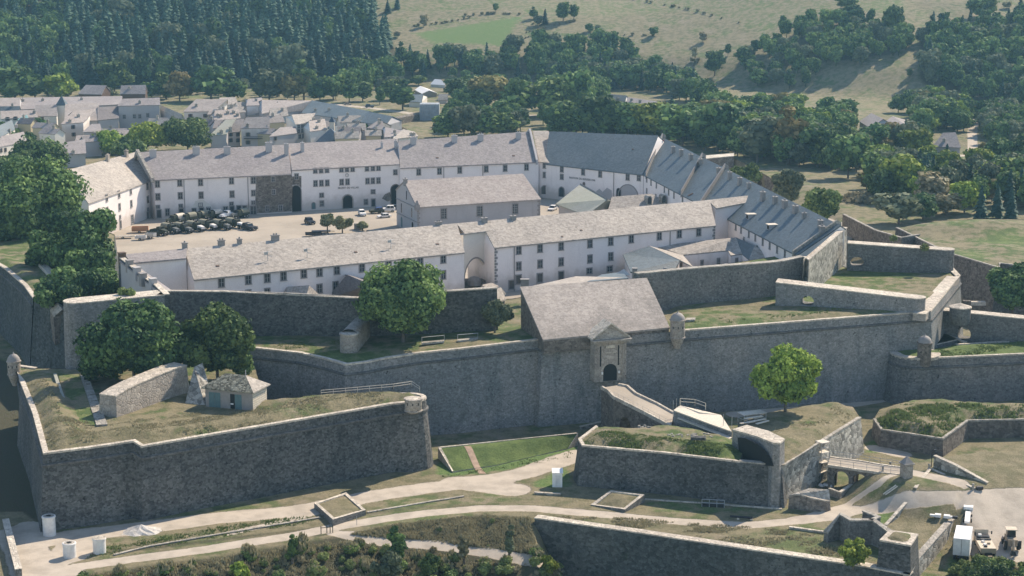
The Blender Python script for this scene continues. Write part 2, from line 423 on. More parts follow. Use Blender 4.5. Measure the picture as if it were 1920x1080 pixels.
ROAD2 = [(2100, 900), (1920, 925), (1800, 938), (1690, 940), (1600, 956), (1500, 976), (1400, 985), (1250, 976), (1100, 962), (1000, 953), (900, 953), (800, 962), (700, 976), (640, 986), (560, 1003), (400, 1028), (250, 1048), (150, 1062), (70, 1078)]
ROAD1 = [(1085, 852), (1040, 868), (980, 888), (900, 903), (800, 915), (700, 930), (560, 958), (400, 972), (250, 992), (150, 1003), (80, 1015)]
PATHS = [(ROAD2, 1.65), (ROAD1, 3.0), ([(930, 900), (860, 905), (960, 918)], 3.5), ([(30, 1000), (50, 1030), (60, 1070), (120, 1082)], 3.5),
         ([(626, 1000), (700, 1012), (800, 1020), (900, 1033), (1000, 1052), (1100, 1075)], 1.2), ([(60, 1010), (52, 985)], 2.0),
         ([(1520, 965), (1600, 938), (1650, 905), (1690, 886)], .7), ([(1600, 956), (1560, 968), (1500, 975)], 2), ([(1690, 882), (1740, 892), (1800, 905)], 1.6),
         ([(1380, 777), (1500, 768), (1600, 757), (1675, 745)], 2.2), ([(600, 960), (500, 985), (430, 1000)], 1.0), ([(150, 1020), (130, 1040), (100, 1050)], 3.5),
         ([(620, 195), (700, 203), (790, 215), (1000, 216), (1040, 215)], 3.0), ([(1826, 290), (1822, 250), (1832, 215)], 2.2), ([(1740, 285), (1800, 292), (1920, 288)], 2.5),
         ([(640, 190), (560, 188), (470, 190)], 1.5), ([(1520, 222), (1600, 232)], 3.0), ([(1640, 840), (1690, 852)], 2.0), ([(1750, 325), (1850, 335), (1920, 350)], 2.5)]
PARK = [(1730, 946), (1790, 932), (1850, 916), (2200, 905), (2200, 1060), (1930, 1058), (1850, 1048), (1800, 1040), (1790, 1010), (1815, 955)]
GREEN = [([(825, 838), (1085, 812), (1090, 850), (960, 880), (850, 893), (815, 890)], .9), ([(995, 905), (1065, 870), (1080, 915), (1000, 915)], .75),
         ([(1430, 950), (1500, 950), (1500, 962), (1200, 960), (1210, 935), (1450, 955)], .5), ([(1780, 1040), (1800, 1050), (1950, 1062), (1950, 1150), (1740, 1150)], .9),
         ([(1620, 825), (1660, 825), (1660, 850), (1620, 850)], .8), ([(1650, 945), (1690, 940), (1660, 985), (1630, 980)], .8),
         ([(770, 62), (860, 48), (985, 28), (965, 55), (950, 88), (890, 84), (810, 82)], .8), ([(940, 8), (1260, -10), (1280, 22), (1000, 34)], .45), ([(1560, 0), (1700, 0), (1710, 30), (1600, 25)], .5),
         ([(1740, 285), (1830, 290), (1840, 302), (1750, 300)], .6), ([(1250, -60), (1500, -60), (1620, 10), (1440, 62), (1330, 30), (1240, 20)], .42), ([(690, -60), (1240, -60), (1240, 4), (700, 26)], .4),
         ([(1540, 130), (1700, 118), (1700, 170), (1500, 185)], .3), ([(1560, 330), (1700, 380), (1720, 430), (1600, 400)], .35), ([(1280, 70), (1380, 60), (1400, 130), (1300, 150)], .25)]
BRUSH = [([(0, 1095), (150, 1078), (250, 1062), (400, 1043), (560, 1016), (640, 1001), (720, 986), (800, 975), (900, 964), (1003, 974), (1010, 1200), (0, 1200)], .75),
         ([(-300, 600), (60, 690), (75, 850), (75, 985), (40, 960), (-300, 960)], .9),
         ([(150, 1035), (400, 1008), (600, 985), (590, 995), (380, 1022), (140, 1048)], .6), ([(660, 960), (800, 945), (1000, 938), (1080, 950), (990, 946), (800, 956), (670, 972)], .5),
         ([(-200, 165), (650, 168), (700, 120), (760, 105), (700, 60), (690, -80), (-200, -80)], .8), ([(1450, 85), (1560, 50), (1690, 80), (1680, 105), (1560, 120), (1470, 100)], .6),
         ([(1720, 60), (2100, 20), (2100, 210), (1820, 200), (1720, 150)], .8), ([(640, 130), (1000, 100), (1120, 95), (1330, 205), (1700, 225), (1900, 230), (2000, 300), (1500, 300), (1000, 200), (640, 190)], .4),
         ([(1700, 0), (1830, 0), (1830, 45), (1740, 40)], .45)]
def build_ground():
    ys = np.concatenate([np.linspace(150, 225, 20), np.linspace(225, 440, 400)[1:], np.linspace(440, 640, 100)[1:], np.linspace(640, 1300, 220)[1:], np.geomspace(1300, 4000, 30)[1:]])
    us = np.concatenate([np.linspace(-1.6, -.42, 26), np.linspace(-.42, .42, 460)[1:], np.linspace(.42, 1.6, 26)[1:]])
    Y, U = np.meshgrid(ys, us, indexing='ij'); X = U*(Y+20*(Y < 0)); Z = T(X, Y)
    nr, nc = X.shape
    x, y = X.ravel(), Y.ravel()
    zone = np.zeros((x.size, 4), np.float32); zone[:, 3] = 1
    for pts, hw in PATHS:
        p = GP(pts); d = seg_dist(x, y, p); zone[:, 0] = np.maximum(zone[:, 0], 1-ss(hw*.6, hw*1.35, d))
    p = GP(PARK); d = seg_dist(x, y, p, True)*np.where(inside(x, y, p), 1, -1); zone[:, 0] = np.maximum(zone[:, 0], ss(-1, 1.5, d))
    for k, lst in ((1, GREEN), (2, BRUSH)):
        for pts, a in lst:
            p = GP(pts); soft = 1.5 if p[:, 1].mean() < 500 else 6; d = seg_dist(x, y, p, True)*np.where(inside(x, y, p), 1, -1)
            zone[:, k] = np.maximum(zone[:, k], a*ss(-soft, soft, d))
    me = bpy.data.meshes.new('ground')
    idx = np.arange(nr*nc).reshape(nr, nc)
    q = np.stack([idx[:-1, :-1], idx[:-1, 1:], idx[1:, 1:], idx[1:, :-1]], -1).reshape(-1, 4)
    me.vertices.add(x.size); me.vertices.foreach_set('co', np.stack([x, y, Z.ravel()], -1).ravel())
    me.loops.add(q.size); me.loops.foreach_set('vertex_index', q.ravel())
    me.polygons.add(len(q)); me.polygons.foreach_set('loop_start', np.arange(0, q.size, 4))
    me.polygons.foreach_set('use_smooth', np.ones(len(q), bool))
    me.update(); me.validate()
    a = me.color_attributes.new('zone', 'FLOAT_COLOR', 'POINT'); a.data.foreach_set('color', zone.ravel())
    me.materials.append(M['ground'])
    o = bpy.data.objects.new('ground', me); COL.objects.link(o); tag(o, kind='structure')
build_ground()

# ------------------------------------------------------------ ramparts
def ccw(r):
    a = sum(r[i].x*r[(i+1) % len(r)].y-r[(i+1) % len(r)].x*r[i].y for i in range(len(r)))
    return a > 0
def offset(ring, ds):
    """outward offset of a ccw ring by per-vertex distance"""
    n = len(ring); out = []
    for i in range(n):
        a, b, c = ring[i-1], ring[i], ring[(i+1) % n]
        e1 = Vector((b.x-a.x, b.y-a.y)); e2 = Vector((c.x-b.x, c.y-b.y))
        if e1.length < 1e-5: e1 = e2
        if e2.length < 1e-5: e2 = e1
        e1.normalize(); e2.normalize()
        n1 = Vector((e1.y, -e1.x)); n2 = Vector((e2.y, -e2.x)); m = n1+n2
        m = m/max(m.length_squared, .35)*2 if m.length > 1e-4 else n1
        m = m*.5*2/2 if False else m
        d = ds[i] if isinstance(ds, (list, tuple)) else ds
        k = (n1+n2); L = k.length_squared
        v = k*(2/max(L, .8))/1.0*.5*2*.5 if L > 1e-6 else n1
        # exact mitre: v.n1 = 1
        s = v.dot(n1); v = v/s if s > .35 else n1
        out.append(Vector((b.x+v.x*d, b.y+v.y*d, b.z)))
    return out
def arc(c, r, a0, a1, n, z):
    return [Vector((c[0]+r*math.cos(R_(a0+(a1-a0)*i/n)), c[1]+r*math.sin(R_(a0+(a1-a0)*i/n)), z)) for i in range(n+1)]
def top_surface(ring, step=1.3, zf=None):
    """triangulated sheet inside the ring following the ring's heights plus zf(x, y, dist)"""
    n = len(ring); rs = []
    for i in range(n):
        a, b = ring[i], ring[(i+1) % n]; k = max(1, int((b-a).length/step))
        for j in range(k): rs.append(a.lerp(b, j/k))
    poly = np.array([(p.x, p.y) for p in ring]); RX = np.array([(p.x, p.y, p.z) for p in rs])
    x0, y0 = poly.min(0); x1, y1 = poly.max(0)
    gx, gy = np.meshgrid(np.arange(x0+step*.5, x1, step), np.arange(y0+step*.5, y1, step)); gx = gx.ravel(); gy = gy.ravel()
    gx = gx+rng.uniform(-.3, .3, gx.size)*step; gy = gy+rng.uniform(-.3, .3, gy.size)*step
    ok = inside(gx, gy, poly); gx, gy = gx[ok], gy[ok]
    d = seg_dist(gx, gy, poly, True); ok = d > step*.45; gx, gy, d = gx[ok], gy[ok], d[ok]
    wgt = 1/(((gx[:, None]-RX[None, :, 0])**2+(gy[:, None]-RX[None, :, 1])**2)**1.3+1e-3)
    gz = (wgt*RX[None, :, 2]).sum(1)/wgt.sum(1)
    if zf is not None: gz = gz+zf(gx, gy, d)
    co = [Vector((p.x, p.y)) for p in rs]+[Vector((a, b)) for a, b in zip(gx, gy)]
    m = len(rs)
    v, e, f, ov, oe, of = geometry.delaunay_2d_cdt(co, [(i, (i+1) % m) for i in range(m)], [], 1, 1e-4)
    zz = [p.z for p in rs]+list(gz)
    vs = []
    for i, p in enumerate(v):
        src = ov[i]; vs.append((p.x, p.y, zz[src[0]] if src else ring[0].z))
    return vs, f
def rampart(name, label, cat, ring, zb, wall, top, batter=.1, cope=.8, cordon=1.9, cope_mat='cope', zf=None, skip=(), step=1.3, parent=None, group=None,
            cope_skip=(), topname='grass_top', topoff=-.12):
    """solid earthwork: masonry sides, string course, coping and a ground sheet on top"""
    if not ccw(ring): ring = list(reversed(ring)); rev = True
    else: rev = False
    n = len(ring)
    if rev:
        skip = tuple((n-2-i) % n for i in skip); cope_skip = tuple((n-2-i) % n for i in cope_skip)
    c = sum(ring, Vector())/n; root = parent or thing(name, label, cat, (c.x, c.y, zb), group)
    base = offset(ring, [batter*(p.z-zb) for p in ring]); base = [Vector((p.x, p.y, zb)) for p in base]
    mb = MB()
    for i in range(n):
        j = (i+1) % n
        mb.quad(base[i], base[j], ring[j], ring[i])
    wallo = mb.build('wall', M[wall], root)
    if cordon:
        mb = MB()
        zc = [p.z-cordon for p in ring]
        o1 = offset(ring, [batter*cordon-.05]*n); o2 = offset(ring, [batter*cordon+.28]*n)
        for i in range(n):
            j = (i+1) % n
            if i in skip: continue
            q = [(o1[i], zc[i]+.3), (o1[j], zc[j]+.3), (o2[j], zc[j]+.18), (o2[i], zc[i]+.18), (o2[j], zc[j]-.12), (o2[i], zc[i]-.12), (o1[j], zc[j]-.3), (o1[i], zc[i]-.3)]
            P = [(a.x, a.y, z) for a, z in q]
            mb.quad(P[0], P[1], P[2], P[3]); mb.quad(P[3], P[2], P[4], P[5]); mb.quad(P[5], P[4], P[6], P[7])
        mb.build('cordon', M['cordon'], root)
    inn = offset(ring, -cope) if cope else ring
    if cope:
        mb = MB(); ou = offset(ring, .1)
        for i in range(n):
            j = (i+1) % n
            if i in cope_skip: continue
            a, b, cc, dd = ou[i], ou[j], inn[j], inn[i]; up = Vector((0, 0, .16)); dn = Vector((0, 0, -.14))
            mb.quad(a+up, b+up, cc+up, dd+up); mb.quad(a+dn, b+dn, b+up, a+up); mb.quad(dd+dn, cc+dn, cc+up, dd+up)
        mb.build('coping', M[cope_mat], root)
    ri = [Vector((p.x, p.y, p.z+topoff)) for p in ring]
    vs, fs = top_surface(ri, step, zf); mb = MB(); mb.add(vs, fs)
    g = mb.build(topname, M[top], root, smooth=True)
    me = g.data
    return root
def ringwall(front, th, side=1, round_start=False, round_end=False):
    """turn a top front line into a closed ring th metres thick (side=+1: thickness to the left of travel)"""
    n = len(front); back = []
    for i in range(n):
        a = front[max(i-1, 0)]; b = front[min(i+1, n-1)]; e = Vector((b.x-a.x, b.y-a.y)).normalized(); nn = Vector((-e.y, e.x))*side
        back.append(Vector((front[i].x+nn.x*th, front[i].y+nn.y*th, front[i].z)))
    def cap(p, q, out):
        c = (p+q)/2; r = (q-p)/2; res = []
        for k in range(1, 7):
            a = math.pi*k/7; res.append(Vector((c.x-r.x*math.cos(a)+out.x*r.length*math.sin(a), c.y-r.y*math.cos(a)+out.y*r.length*math.sin(a), p.z)))
        return res
    ring = list(front)
    if round_end: e = (front[-1]-front[-2]).normalized(); ring += cap(front[-1], back[-1], e)
    ring += list(reversed(back))
    if round_start: e = (front[0]-front[1]).normalized(); ring += cap(back[0], front[0], e)
    return ring
def wallsolid(name, label, ring, zb, wall='stone_mid', cope='cope', batter=.03, cat='wall', parent=None, capth=.22, group=None, over=.08):
    if not ccw(ring): ring = list(reversed(ring))
    n = len(ring); c = sum(ring, Vector())/n; zbs = zb if isinstance(zb, (int, float)) else min(zb)
    root = parent or thing(name, label, cat, (c.x, c.y, zbs), group)
    base = offset(ring, [batter*(p.z-zbs) for p in ring]); mb = MB()
    for i in range(n):
        j = (i+1) % n; mb.quad((base[i].x, base[i].y, zbs), (base[j].x, base[j].y, zbs), ring[j], ring[i])
    mb.build('masonry', M[wall], root)
    mb = MB(); o = offset(ring, over); up = Vector((0, 0, capth))
    for i in range(n):
        j = (i+1) % n; mb.quad(o[i]-up*.3, o[j]-up*.3, o[j]+up*.7, o[i]+up*.7)
    tris = geometry.tessellate_polygon([[Vector((p.x, p.y, 0)) for p in o]])
    mb.add([p+up*.7 for p in o], [tuple(t) for t in tris]); mb.build('coping', M[cope], root)
    return root
def holed_face(mb, P0, U, pts, holes, depth, m=0, mrev=0):
    """vertical face from 2-D outline (u along U, v up) with holes and reveals going back by the vector depth"""
    Z = Vector((0, 0, 1)); f3 = lambda p: P0+U*p[0]+Z*p[1]
    loops = [[Vector((p[0], p[1], 0)) for p in pts]]+[[Vector((p[0], p[1], 0)) for p in h] for h in holes]
    flat = [p for l in loops for p in l]; tr = geometry.tessellate_polygon(loops)
    mb.add([f3(p) for p in flat], [tuple(t) for t in tr], m)
    for h in holes:
        k = len(h)
        for i in range(k):
            a, b = f3(h[i]), f3(h[(i+1) % k]); mb.quad(a, b, b+depth, a+depth, mrev)
def archpts(cx, z0, w, h, n=10, el=1.0):
    """arched opening outline centred at cx, sill z0, total height h"""
    r = w/2; zs = z0+h-r*el
    return [(cx-r, z0)]+[(cx-r*math.cos(math.pi*i/n), zs+r*el*math.sin(math.pi*i/n)) for i in range(n+1)]+[(cx+r, z0)]

def rim(h, d0, d1, d2, nz=.25, s=3.0):
    return lambda x, y, d: h*ss(d0, d1, d)*(1-.75*ss(d1+1, d2, d))+pseudo(x, y, s)*nz*ss(0, 2, d)
# --- left bastion
c0 = W(766, 748, 3.2)
LB = WL([(82, 851, 3.5), (170, 840, 3.5), (250, 828, 3.5), (266, 838, 3.0), (400, 815, 3.0), (600, 781, 3.0), (735, 758, 3.1)])+arc((c0.x, c0.y), 3.1, -75, 75, 8, 3.4)+\
    WL([(740, 738, 3.0), (600, 744, 3.0), (500, 752, 3.0), (482, 700, 3.0), (476, 662, 3.0), (310, 645, 3.0), (133, 690, 3.0), (70, 690, 3.2), (27, 684, 3.2), (38, 715, 3.2), (62, 775, 3.3)])
NL = len(LB)
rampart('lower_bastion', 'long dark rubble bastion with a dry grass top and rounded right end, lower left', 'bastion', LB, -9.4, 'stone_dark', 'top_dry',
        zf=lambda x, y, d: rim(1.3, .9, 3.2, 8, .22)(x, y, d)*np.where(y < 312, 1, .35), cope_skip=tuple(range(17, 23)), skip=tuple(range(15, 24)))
# --- main curtain
CB = WL([(468, 652, 6.0), (560, 662, 6.0), (606, 672, 6.0), (648, 684, 5.9), (690, 679, 6.0), (724, 672, 6.2), (790, 662, 6.7), (860, 655, 7.0), (1010, 637, 7.4), (1018, 641, 7.4), (1115, 634, 7.4),
         (1172, 630, 7.4), (1270, 621, 7.6), (1400, 611, 7.9), (1745, 584, 8.5), (1800, 517, 8.5), (1779, 494, 8.5), (1590, 503, 8.2), (1520, 470, 8.2), (1200, 520, 7), (960, 560, 7), (640, 570, 6.2), (300, 585, 6), (312, 640, 6)])
def curt_top(x, y, d):
    return pseudo(x, y, 3.0)*.15+.5*ss(.8, 3, d)*(x > 34)*(y < 372)
rampart('curtain_wall', 'tall grey main rampart wall running behind the drawbridge gate', 'rampart', CB, -9.6, 'stone_mid', 'top_mix', zf=curt_top,
        cope_skip=(9, 10, 11, 16, 17, 18, 19, 20, 21, 22, 23), skip=(16, 17, 18, 19, 20, 21, 22, 23))
# --- inner retaining walls (citadel enceinte)
f = WL([(150, 569), (308, 554)], 15.8)
wallsolid('retaining_wall', 'thick sunlit-topped wall with a rounded left end above the two left trees', ringwall(f, 5.0, 1, True, False), 2.5, 'stone_mid', 'cope', .02)
f = WL([(308, 554, 15.8), (314, 547, 15.8), (420, 548, 14.9), (560, 554, 14.1), (670, 560, 13.9), (830, 548, 14.9), (932, 541, 15.4)])
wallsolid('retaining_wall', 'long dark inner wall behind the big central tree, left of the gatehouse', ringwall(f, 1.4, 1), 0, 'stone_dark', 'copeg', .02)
f = WL([(1196, 514, 15.6), (1300, 504, 15.6), (1445, 493, 15.6), (1470, 490, 15.6), (1508, 482, 16.0)])
wallsolid('retaining_wall', 'tall brown grey inner wall right of the gatehouse roof', ringwall(f, 1.6, 1), 0, 'stone_right', 'copeg', .02)
f = WL([(1506, 482, 16.0), (1517, 488, 16.3), (1588, 427, 16.6)])
wallsolid('retaining_wall', 'sunlit rubble wall slanting up to the right beside the blue slate range', ringwall(f, 1.2, 1), 0, 'stone_rub', 'cope', .02)
f = WL([(308, 553, 15.9), (290, 535, 16), (265, 517, 16), (245, 500, 16), (222, 482, 16)])
wallsolid('retaining_wall', 'curving shaded wall climbing left behind the thick wall, under a big tree', ringwall(f, 1.0, -1), 0, 'stone_dark', 'cope', .02)
# --- traverse walls on the right terrace
def pierced_wall(label, front, th, zb, holes, wall, cope, rs=False, re_=False, capth=.22):
    """straight thick wall with round embrasures cut right through"""
    A, B = front; U = Vector((B.x-A.x, B.y-A.y, 0)); L = U.length; U.normalize(); N = Vector((-U.y, U.x, 0))
    if N.y < 0: N = -N
    root = thing('traverse_wall', label, 'wall', (A.x, A.y, zb)); mb = MB()
    pts = [(0, zb), (L, zb), (L, B.z), (0, A.z)]
    P0 = Vector((A.x, A.y, 0)); hs = []
    for (px, py, hw, hh) in holes:
        P = RP(px, py, A, N); cu = (P-A).dot(U)
        hs.append([(cu+hw*math.cos(2*math.pi*k/14), P.z+hh*(math.sin(2*math.pi*k/14) if math.sin(2*math.pi*k/14) > -.6 else -.6)) for k in range(14)])
    holed_face(mb, P0, U, pts, hs, N*th); holed_face(mb, P0+N*th, U, pts, hs, N*-.01)
    # ends
    for (P, s, rnd) in ((A, -1, rs), (B, 1, re_)):
        a = Vector((P.x, P.y, 0)); b = a+N*th; c = (a+b)/2; prev = a
        steps = 8 if rnd else 1
        for k in range(1, steps+1):
            q = c+(a-c)*math.cos(math.pi*k/steps)+U*s*(th/2)*math.sin(math.pi*k/steps)*(1 if rnd else 0)
            mb.quad((prev.x, prev.y, zb), (q.x, q.y, zb), (q.x, q.y, P.z), (prev.x, prev.y, P.z)); prev = q
    mb.build('masonry', M[wall], root)
    front2 = [A, B] if (N-Vector((-U.y, U.x, 0))).length < .1 else [B, A]
    rr = ringwall(front2, th, 1, rs if front2[0] is A else re_, re_ if front2[0] is A else rs)
    if not ccw(rr): rr = list(reversed(rr))
    o = offset(rr, .1); mb = MB(); up = Vector((0, 0, capth)); n = len(o)
    for i in range(n): mb.quad(o[i]-up*.3, o[(i+1) % n]-up*.3, o[(i+1) % n]+up*.7, o[i]+up*.7)
    mb.add([p+up*.7 for p in o], [tuple(t) for t in geometry.tessellate_polygon([[Vector((p.x, p.y, 0)) for p in o]])])
    mb.build('coping', M[cope], root); return root
pierced_wall('long sloping grey wall with a round hole and rounded right end, right of the gatehouse', WL([(1455, 530, 13.2), (1716, 561, 11.3)]), 4.0, 7.0, [(1514, 566, 1.35, 1.3)], 'stone_mid', 'cope', False, True)
pierced_wall('brown grey wall with a round hole closing the back of the right grass terrace', WL([(1590, 457, 14.4), (1775, 470, 13.6)]), 3.6, 7.5, [(1607, 493, 1.6, 1.4)], 'stone_right', 'cope', False, True)
# parapet walls along the terrace's right edge
f = WL([(1736, 590, 8.6), (1798, 520, 8.6)])
wallsolid('parapet_wall', 'pale coped parapet along the right edge of the high grass terrace', ringwall(f, 2.6, 1), 7.2, 'ashlar', 'cope', .02)
f = WL([(1798, 517, 8.6), (1776, 497, 8.8)])
wallsolid('parapet_wall', 'short thin parapet at the far right corner of the high grass terrace', ringwall(f, .8, 1), 7.2, 'ashlar', 'cope', .02)
# --- far left shaded flank
FL = WL([(-260, 380, 7), (-120, 430, 7), (8, 503, 7), (45, 535, 7), (62, 559, 7), (80, 548, 7), (140, 531, 7), (150, 540, 7), (150, 570, 7), (125, 575, 6.5), (100, 570, 6), (95, 560, 6), (120, 480, 7), (90, 470, 7), (20, 440, 7), (-100, 380, 7)])
FL = WL([(-260, 380, 7), (-120, 430, 7), (8, 503, 7), (45, 535, 7), (62, 559, 7), (95, 545, 7), (140, 531, 7), (215, 500, 7), (215, 440, 7), (120, 400, 7), (-100, 340, 7)])
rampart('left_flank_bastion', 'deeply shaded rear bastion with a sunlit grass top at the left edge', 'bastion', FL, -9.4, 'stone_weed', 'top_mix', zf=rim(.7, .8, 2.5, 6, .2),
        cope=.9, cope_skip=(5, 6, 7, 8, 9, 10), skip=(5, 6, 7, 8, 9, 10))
f = [W(62, 561, 5.5), W(85, 600, 5.0), W(128, 640, 4.2), W(140, 660, 4)]
# wall under the rounded wall end, filling the shaded corner
mb = MB(); root = thing('flank_wall', 'tall shaded flank wall falling into the ditch at the far left', 'wall', tuple(W(100, 690, -9)))
A, B, C = W(64, 562, 6.6), W(131, 585, 6.6), W(150, 600, 6.6)
ring = [A, B, C, C+Vector((14, 8, 0)), A+Vector((4, 30, 0))]
if not ccw(ring): ring = list(reversed(ring))
base = offset(ring, [1.6]*len(ring))
for i in range(len(ring)):
    j = (i+1) % len(ring); mb.quad((base[i].x, base[i].y, -9.4), (base[j].x, base[j].y, -9.4), ring[j], ring[i])
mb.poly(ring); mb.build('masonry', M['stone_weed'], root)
# --- ravelin in front of the gate
def pseudo_m(h, s=2.5, n=.2):
    return lambda x, y, d: h*ss(.7, 3.0, d)+pseudo(x, y, s)*n*ss(0, 1.5, d)
RV = WL([(1085, 824, -1.9), (1092, 836, -2), (1250, 850, -2), (1386, 866, -2), (1392, 850, -2), (1388, 832, -2), (1368, 818, -2.2), (1262, 800, -2.4), (1215, 800, -2.4), (1180, 806, -2.2), (1118, 799, -2.0)])
rampart('ravelin_left_half', 'dark walled left half of the outwork before the gate, thick with grass', 'outwork', RV, -9.4, 'stone_dark', 'top_mix',
        zf=pseudo_m(1.2), cordon=0, cope=.5, cope_skip=(3, 4, 5, 6, 7, 8, 9), batter=.13)
RF = WL([(1386, 866, -2), (1465, 873, -2)])
ringf = ringwall(RF, 1.0, 1)
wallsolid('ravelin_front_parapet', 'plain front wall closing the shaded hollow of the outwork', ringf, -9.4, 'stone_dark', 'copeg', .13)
RR = WL([(1466, 873, -2), (1548, 824, -2.1), (1614, 783, -2.3), (1600, 762, -2.3), (1560, 756, -2.3), (1500, 762, -2.4), (1420, 778, -2.4), (1385, 792, -2.4), (1380, 812, -2.2), (1430, 838, -2)])
rampart('ravelin_right_half', 'right half of the outwork with a sunlit rubble face and dry grass', 'outwork', RR, -9.4, 'stone_rub', 'top_dry',
        zf=pseudo_m(1.1), cordon=0, cope=.55, cope_skip=(2, 3, 4, 5, 6, 7, 8, 9), batter=.13, cope_mat='copeg')
# high wall block on the ravelin corner
t1 = WL([(1374, 807, .9), (1420, 820, 1.3), (1450, 832, 2.0), (1462, 832, 2.0), (1471, 825, 2.0), (1440, 810, 1.5), (1400, 799, 1.1)])
t1c = list(t1)
wallsolid('ravelin_corner_wall', 'high pale-topped rubble wall on the corner of the outwork', t1, -9.4, 'stone_mid', 'cope', .03, capth=.3)
# --- lower outwork at the bottom edge
OW = WL([(1003, 972, -8.8), (1200, 1000, -8.8), (1440, 1036, -8.8), (1622, 1063, -8.8), (1705, 1079, -8.8)])
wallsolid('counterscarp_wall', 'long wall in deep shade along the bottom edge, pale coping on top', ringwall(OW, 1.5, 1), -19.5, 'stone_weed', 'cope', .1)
OR = WL([(1705, 1079, -8.8), (1725, 1046, -8.8), (1780, 984, -8.8), (1812, 948, -8.8)])
wallsolid('counterscarp_wall', 'sunlit rubble wall beside the parked white lorry', ringwall(OR, .9, 1), -19.5, 'stone_rub', 'copeg', .06)
t1 = WL([(1650, 1014, -4.6), (1707, 1024, -4.6), (1721, 1003, -4.6), (1668, 996, -4.6)])
rt = wallsolid('corner_block', 'raised dark masonry block at the tip of the lowest outwork', t1, -19.5, 'stone_dark', 'cope', .07, capth=.25)
mb = MB(); vs, fs = top_surface(offset(t1 if ccw(t1) else list(reversed(t1)), -.5), .7, lambda x, y, d: .28+.3*ss(0, 1, d)+pseudo(x, y, 1.3)*.1)
mb.add(vs, fs); mb.build('grass_top', M['top_dry'], rt, True)
# hooked wall of the little caponier
HK = WL([(1553, 1000, -7.5), (1575, 966, -5.0), (1594, 977, -5.2), (1636, 977, -5.2), (1668, 1001, -6.0)])
wallsolid('hooked_wall', 'low hooked wall throwing a shadow above the lowest outwork', ringwall(HK, .9, 1), -9.6, 'stone_right', 'copeg', .04)
HK = WL([(1636, 977, -5.2), (1651, 970, -5.2), (1624, 958, -5.2)])
wallsolid('hooked_wall', 'return arm of the hooked wall with a notch, nearest the road', ringwall(HK, .7, 1), -9.6, 'stone_right', 'copeg', .04)
# --- right hand bastion
c1 = W(1716, 664, .4)
RB = arc((c1.x, c1.y), 5.0, 150, 290, 9, .6)+WL([(1742, 672, .3), (1920, 664, .3), (2150, 652, .3), (2150, 610, .3), (1920, 638, .3), (1790, 646, .3), (1744, 655, .3), (1730, 648, .5)])
rampart('right_bastion', 'round-nosed grey bastion with a lookout turret at the right edge', 'bastion', RB, -9.4, 'stone_right', 'top_green', zf=pseudo_m(.6), cope_mat='cope',
        batter=.14, cope=.6, cope_skip=(15, 16), skip=(12, 13, 14, 15, 16))
f = [W(1740, 651, .5)]
mb = MB(); rt = thing('stone_platform', 'smooth pale stone platform on the round nose of the right bastion', 'platform', tuple(c1))
mb.lathe(c1, [(5.0, -.3), (5.05, .32), (0.01, .42)], 26); mb.build('slab', M['cope'], rt)
# counterguard below it
CG = WL([(1638, 786, -5.6), (1652, 806, -5.8), (1700, 813, -5.8), (1768, 823, -5.8), (1815, 789, -5.6), (1920, 787, -5.6), (2150, 780, -5.6), (2150, 755, -5.6), (1900, 762, -5.6), (1700, 752, -5.6), (1650, 766, -5.6)])
rampart('counterguard', 'low stone-faced earthwork thick with bushes below the right bastion', 'outwork', CG, -9.4, 'stone_brown', 'top_mix', zf=pseudo_m(1.5, 2, .35), cordon=0, cope=.4, cope_mat='copeg',
        cope_skip=(6, 7, 8, 9, 10))
# wall behind the right bastion
A, B = W(1767, 583, 5.5), W(2000, 606, 5.5)
pierced_wall('grey wall with a ragged hole behind the right bastion', [A, B], 3.0, -9, [(1807, 627, 1.5, 1.6)], 'stone_right', 'cope', False, False)
# brown wall and high meadow on the far right
TE = WL([(1680, 427, 4), (1776, 474, 4), (1872, 502, 4), (1876, 494, 4), (2100, 520, 4), (2100, 412, 4), (1830, 410, 4)])
rampart('meadow_terrace', 'raised meadow behind a brown retaining wall on the far right', 'terrace', TE, -9.4, 'stone_brown', 'top_mix',
        zf=lambda x, y, d: 2.6*np.exp(-(((x-(W(1840, 425, 5).x))/22)**2+((y-W(1840, 425, 5).y)/10)**2))*ss(0, 4, d)+pseudo(x, y, 8)*.3+.9*np.exp(-(((x-W(1877, 465, 4).x)/5)**2+((y-W(1877, 465, 4).y)/8)**2)),
        cordon=0, cope=.5, cope_mat='copeg', step=2.2, cope_skip=(5, 6))
f = WL([(1580, 402, 5.5), (1640, 432, 4.6), (1690, 446, 4.4), (1725, 440, 4.4)])
wallsolid('boundary_wall', 'thin stone wall crossing the meadow behind the right terrace', ringwall(f, .6, 1), -1, 'stone_brown', 'copeg', .02)
f = WL([(1725, 440, 4.6), (1700, 428, 4.8), (1780, 420, 5.0)])
# angled rampart beyond the blue slate range
f = WL([(1312, 297, 11), (1378, 291, 11), (1382, 300, 11)])
rr = WL([(1312, 297, 10), (1376, 305, 9), (1378, 291, 10), (1318, 292, 10.5)])
wallsolid('outer_wall', 'pale capped wall block beyond the blue slate range', WL([(1300, 300, 10.5), (1376, 293, 10.5), (1376, 288, 10.5), (1300, 294, 10.5)]), -4, 'stone_brown', 'cope', .0)
SLP = WL([(1376, 296, 9.5), (1440, 330, 6), (1470, 352, 3), (1430, 350, 2), (1376, 345, 2), (1340, 325, 3), (1330, 310, 5)])
rampart('earth_bank', 'tan grassy bank sloping down beyond the blue slate range', 'bank', SLP, -5, 'stone_brown', 'top_dry', cordon=0, cope=0, step=2.5)
for o in [x for x in bpy.data.objects if x.name.startswith('earth_bank')]: pass
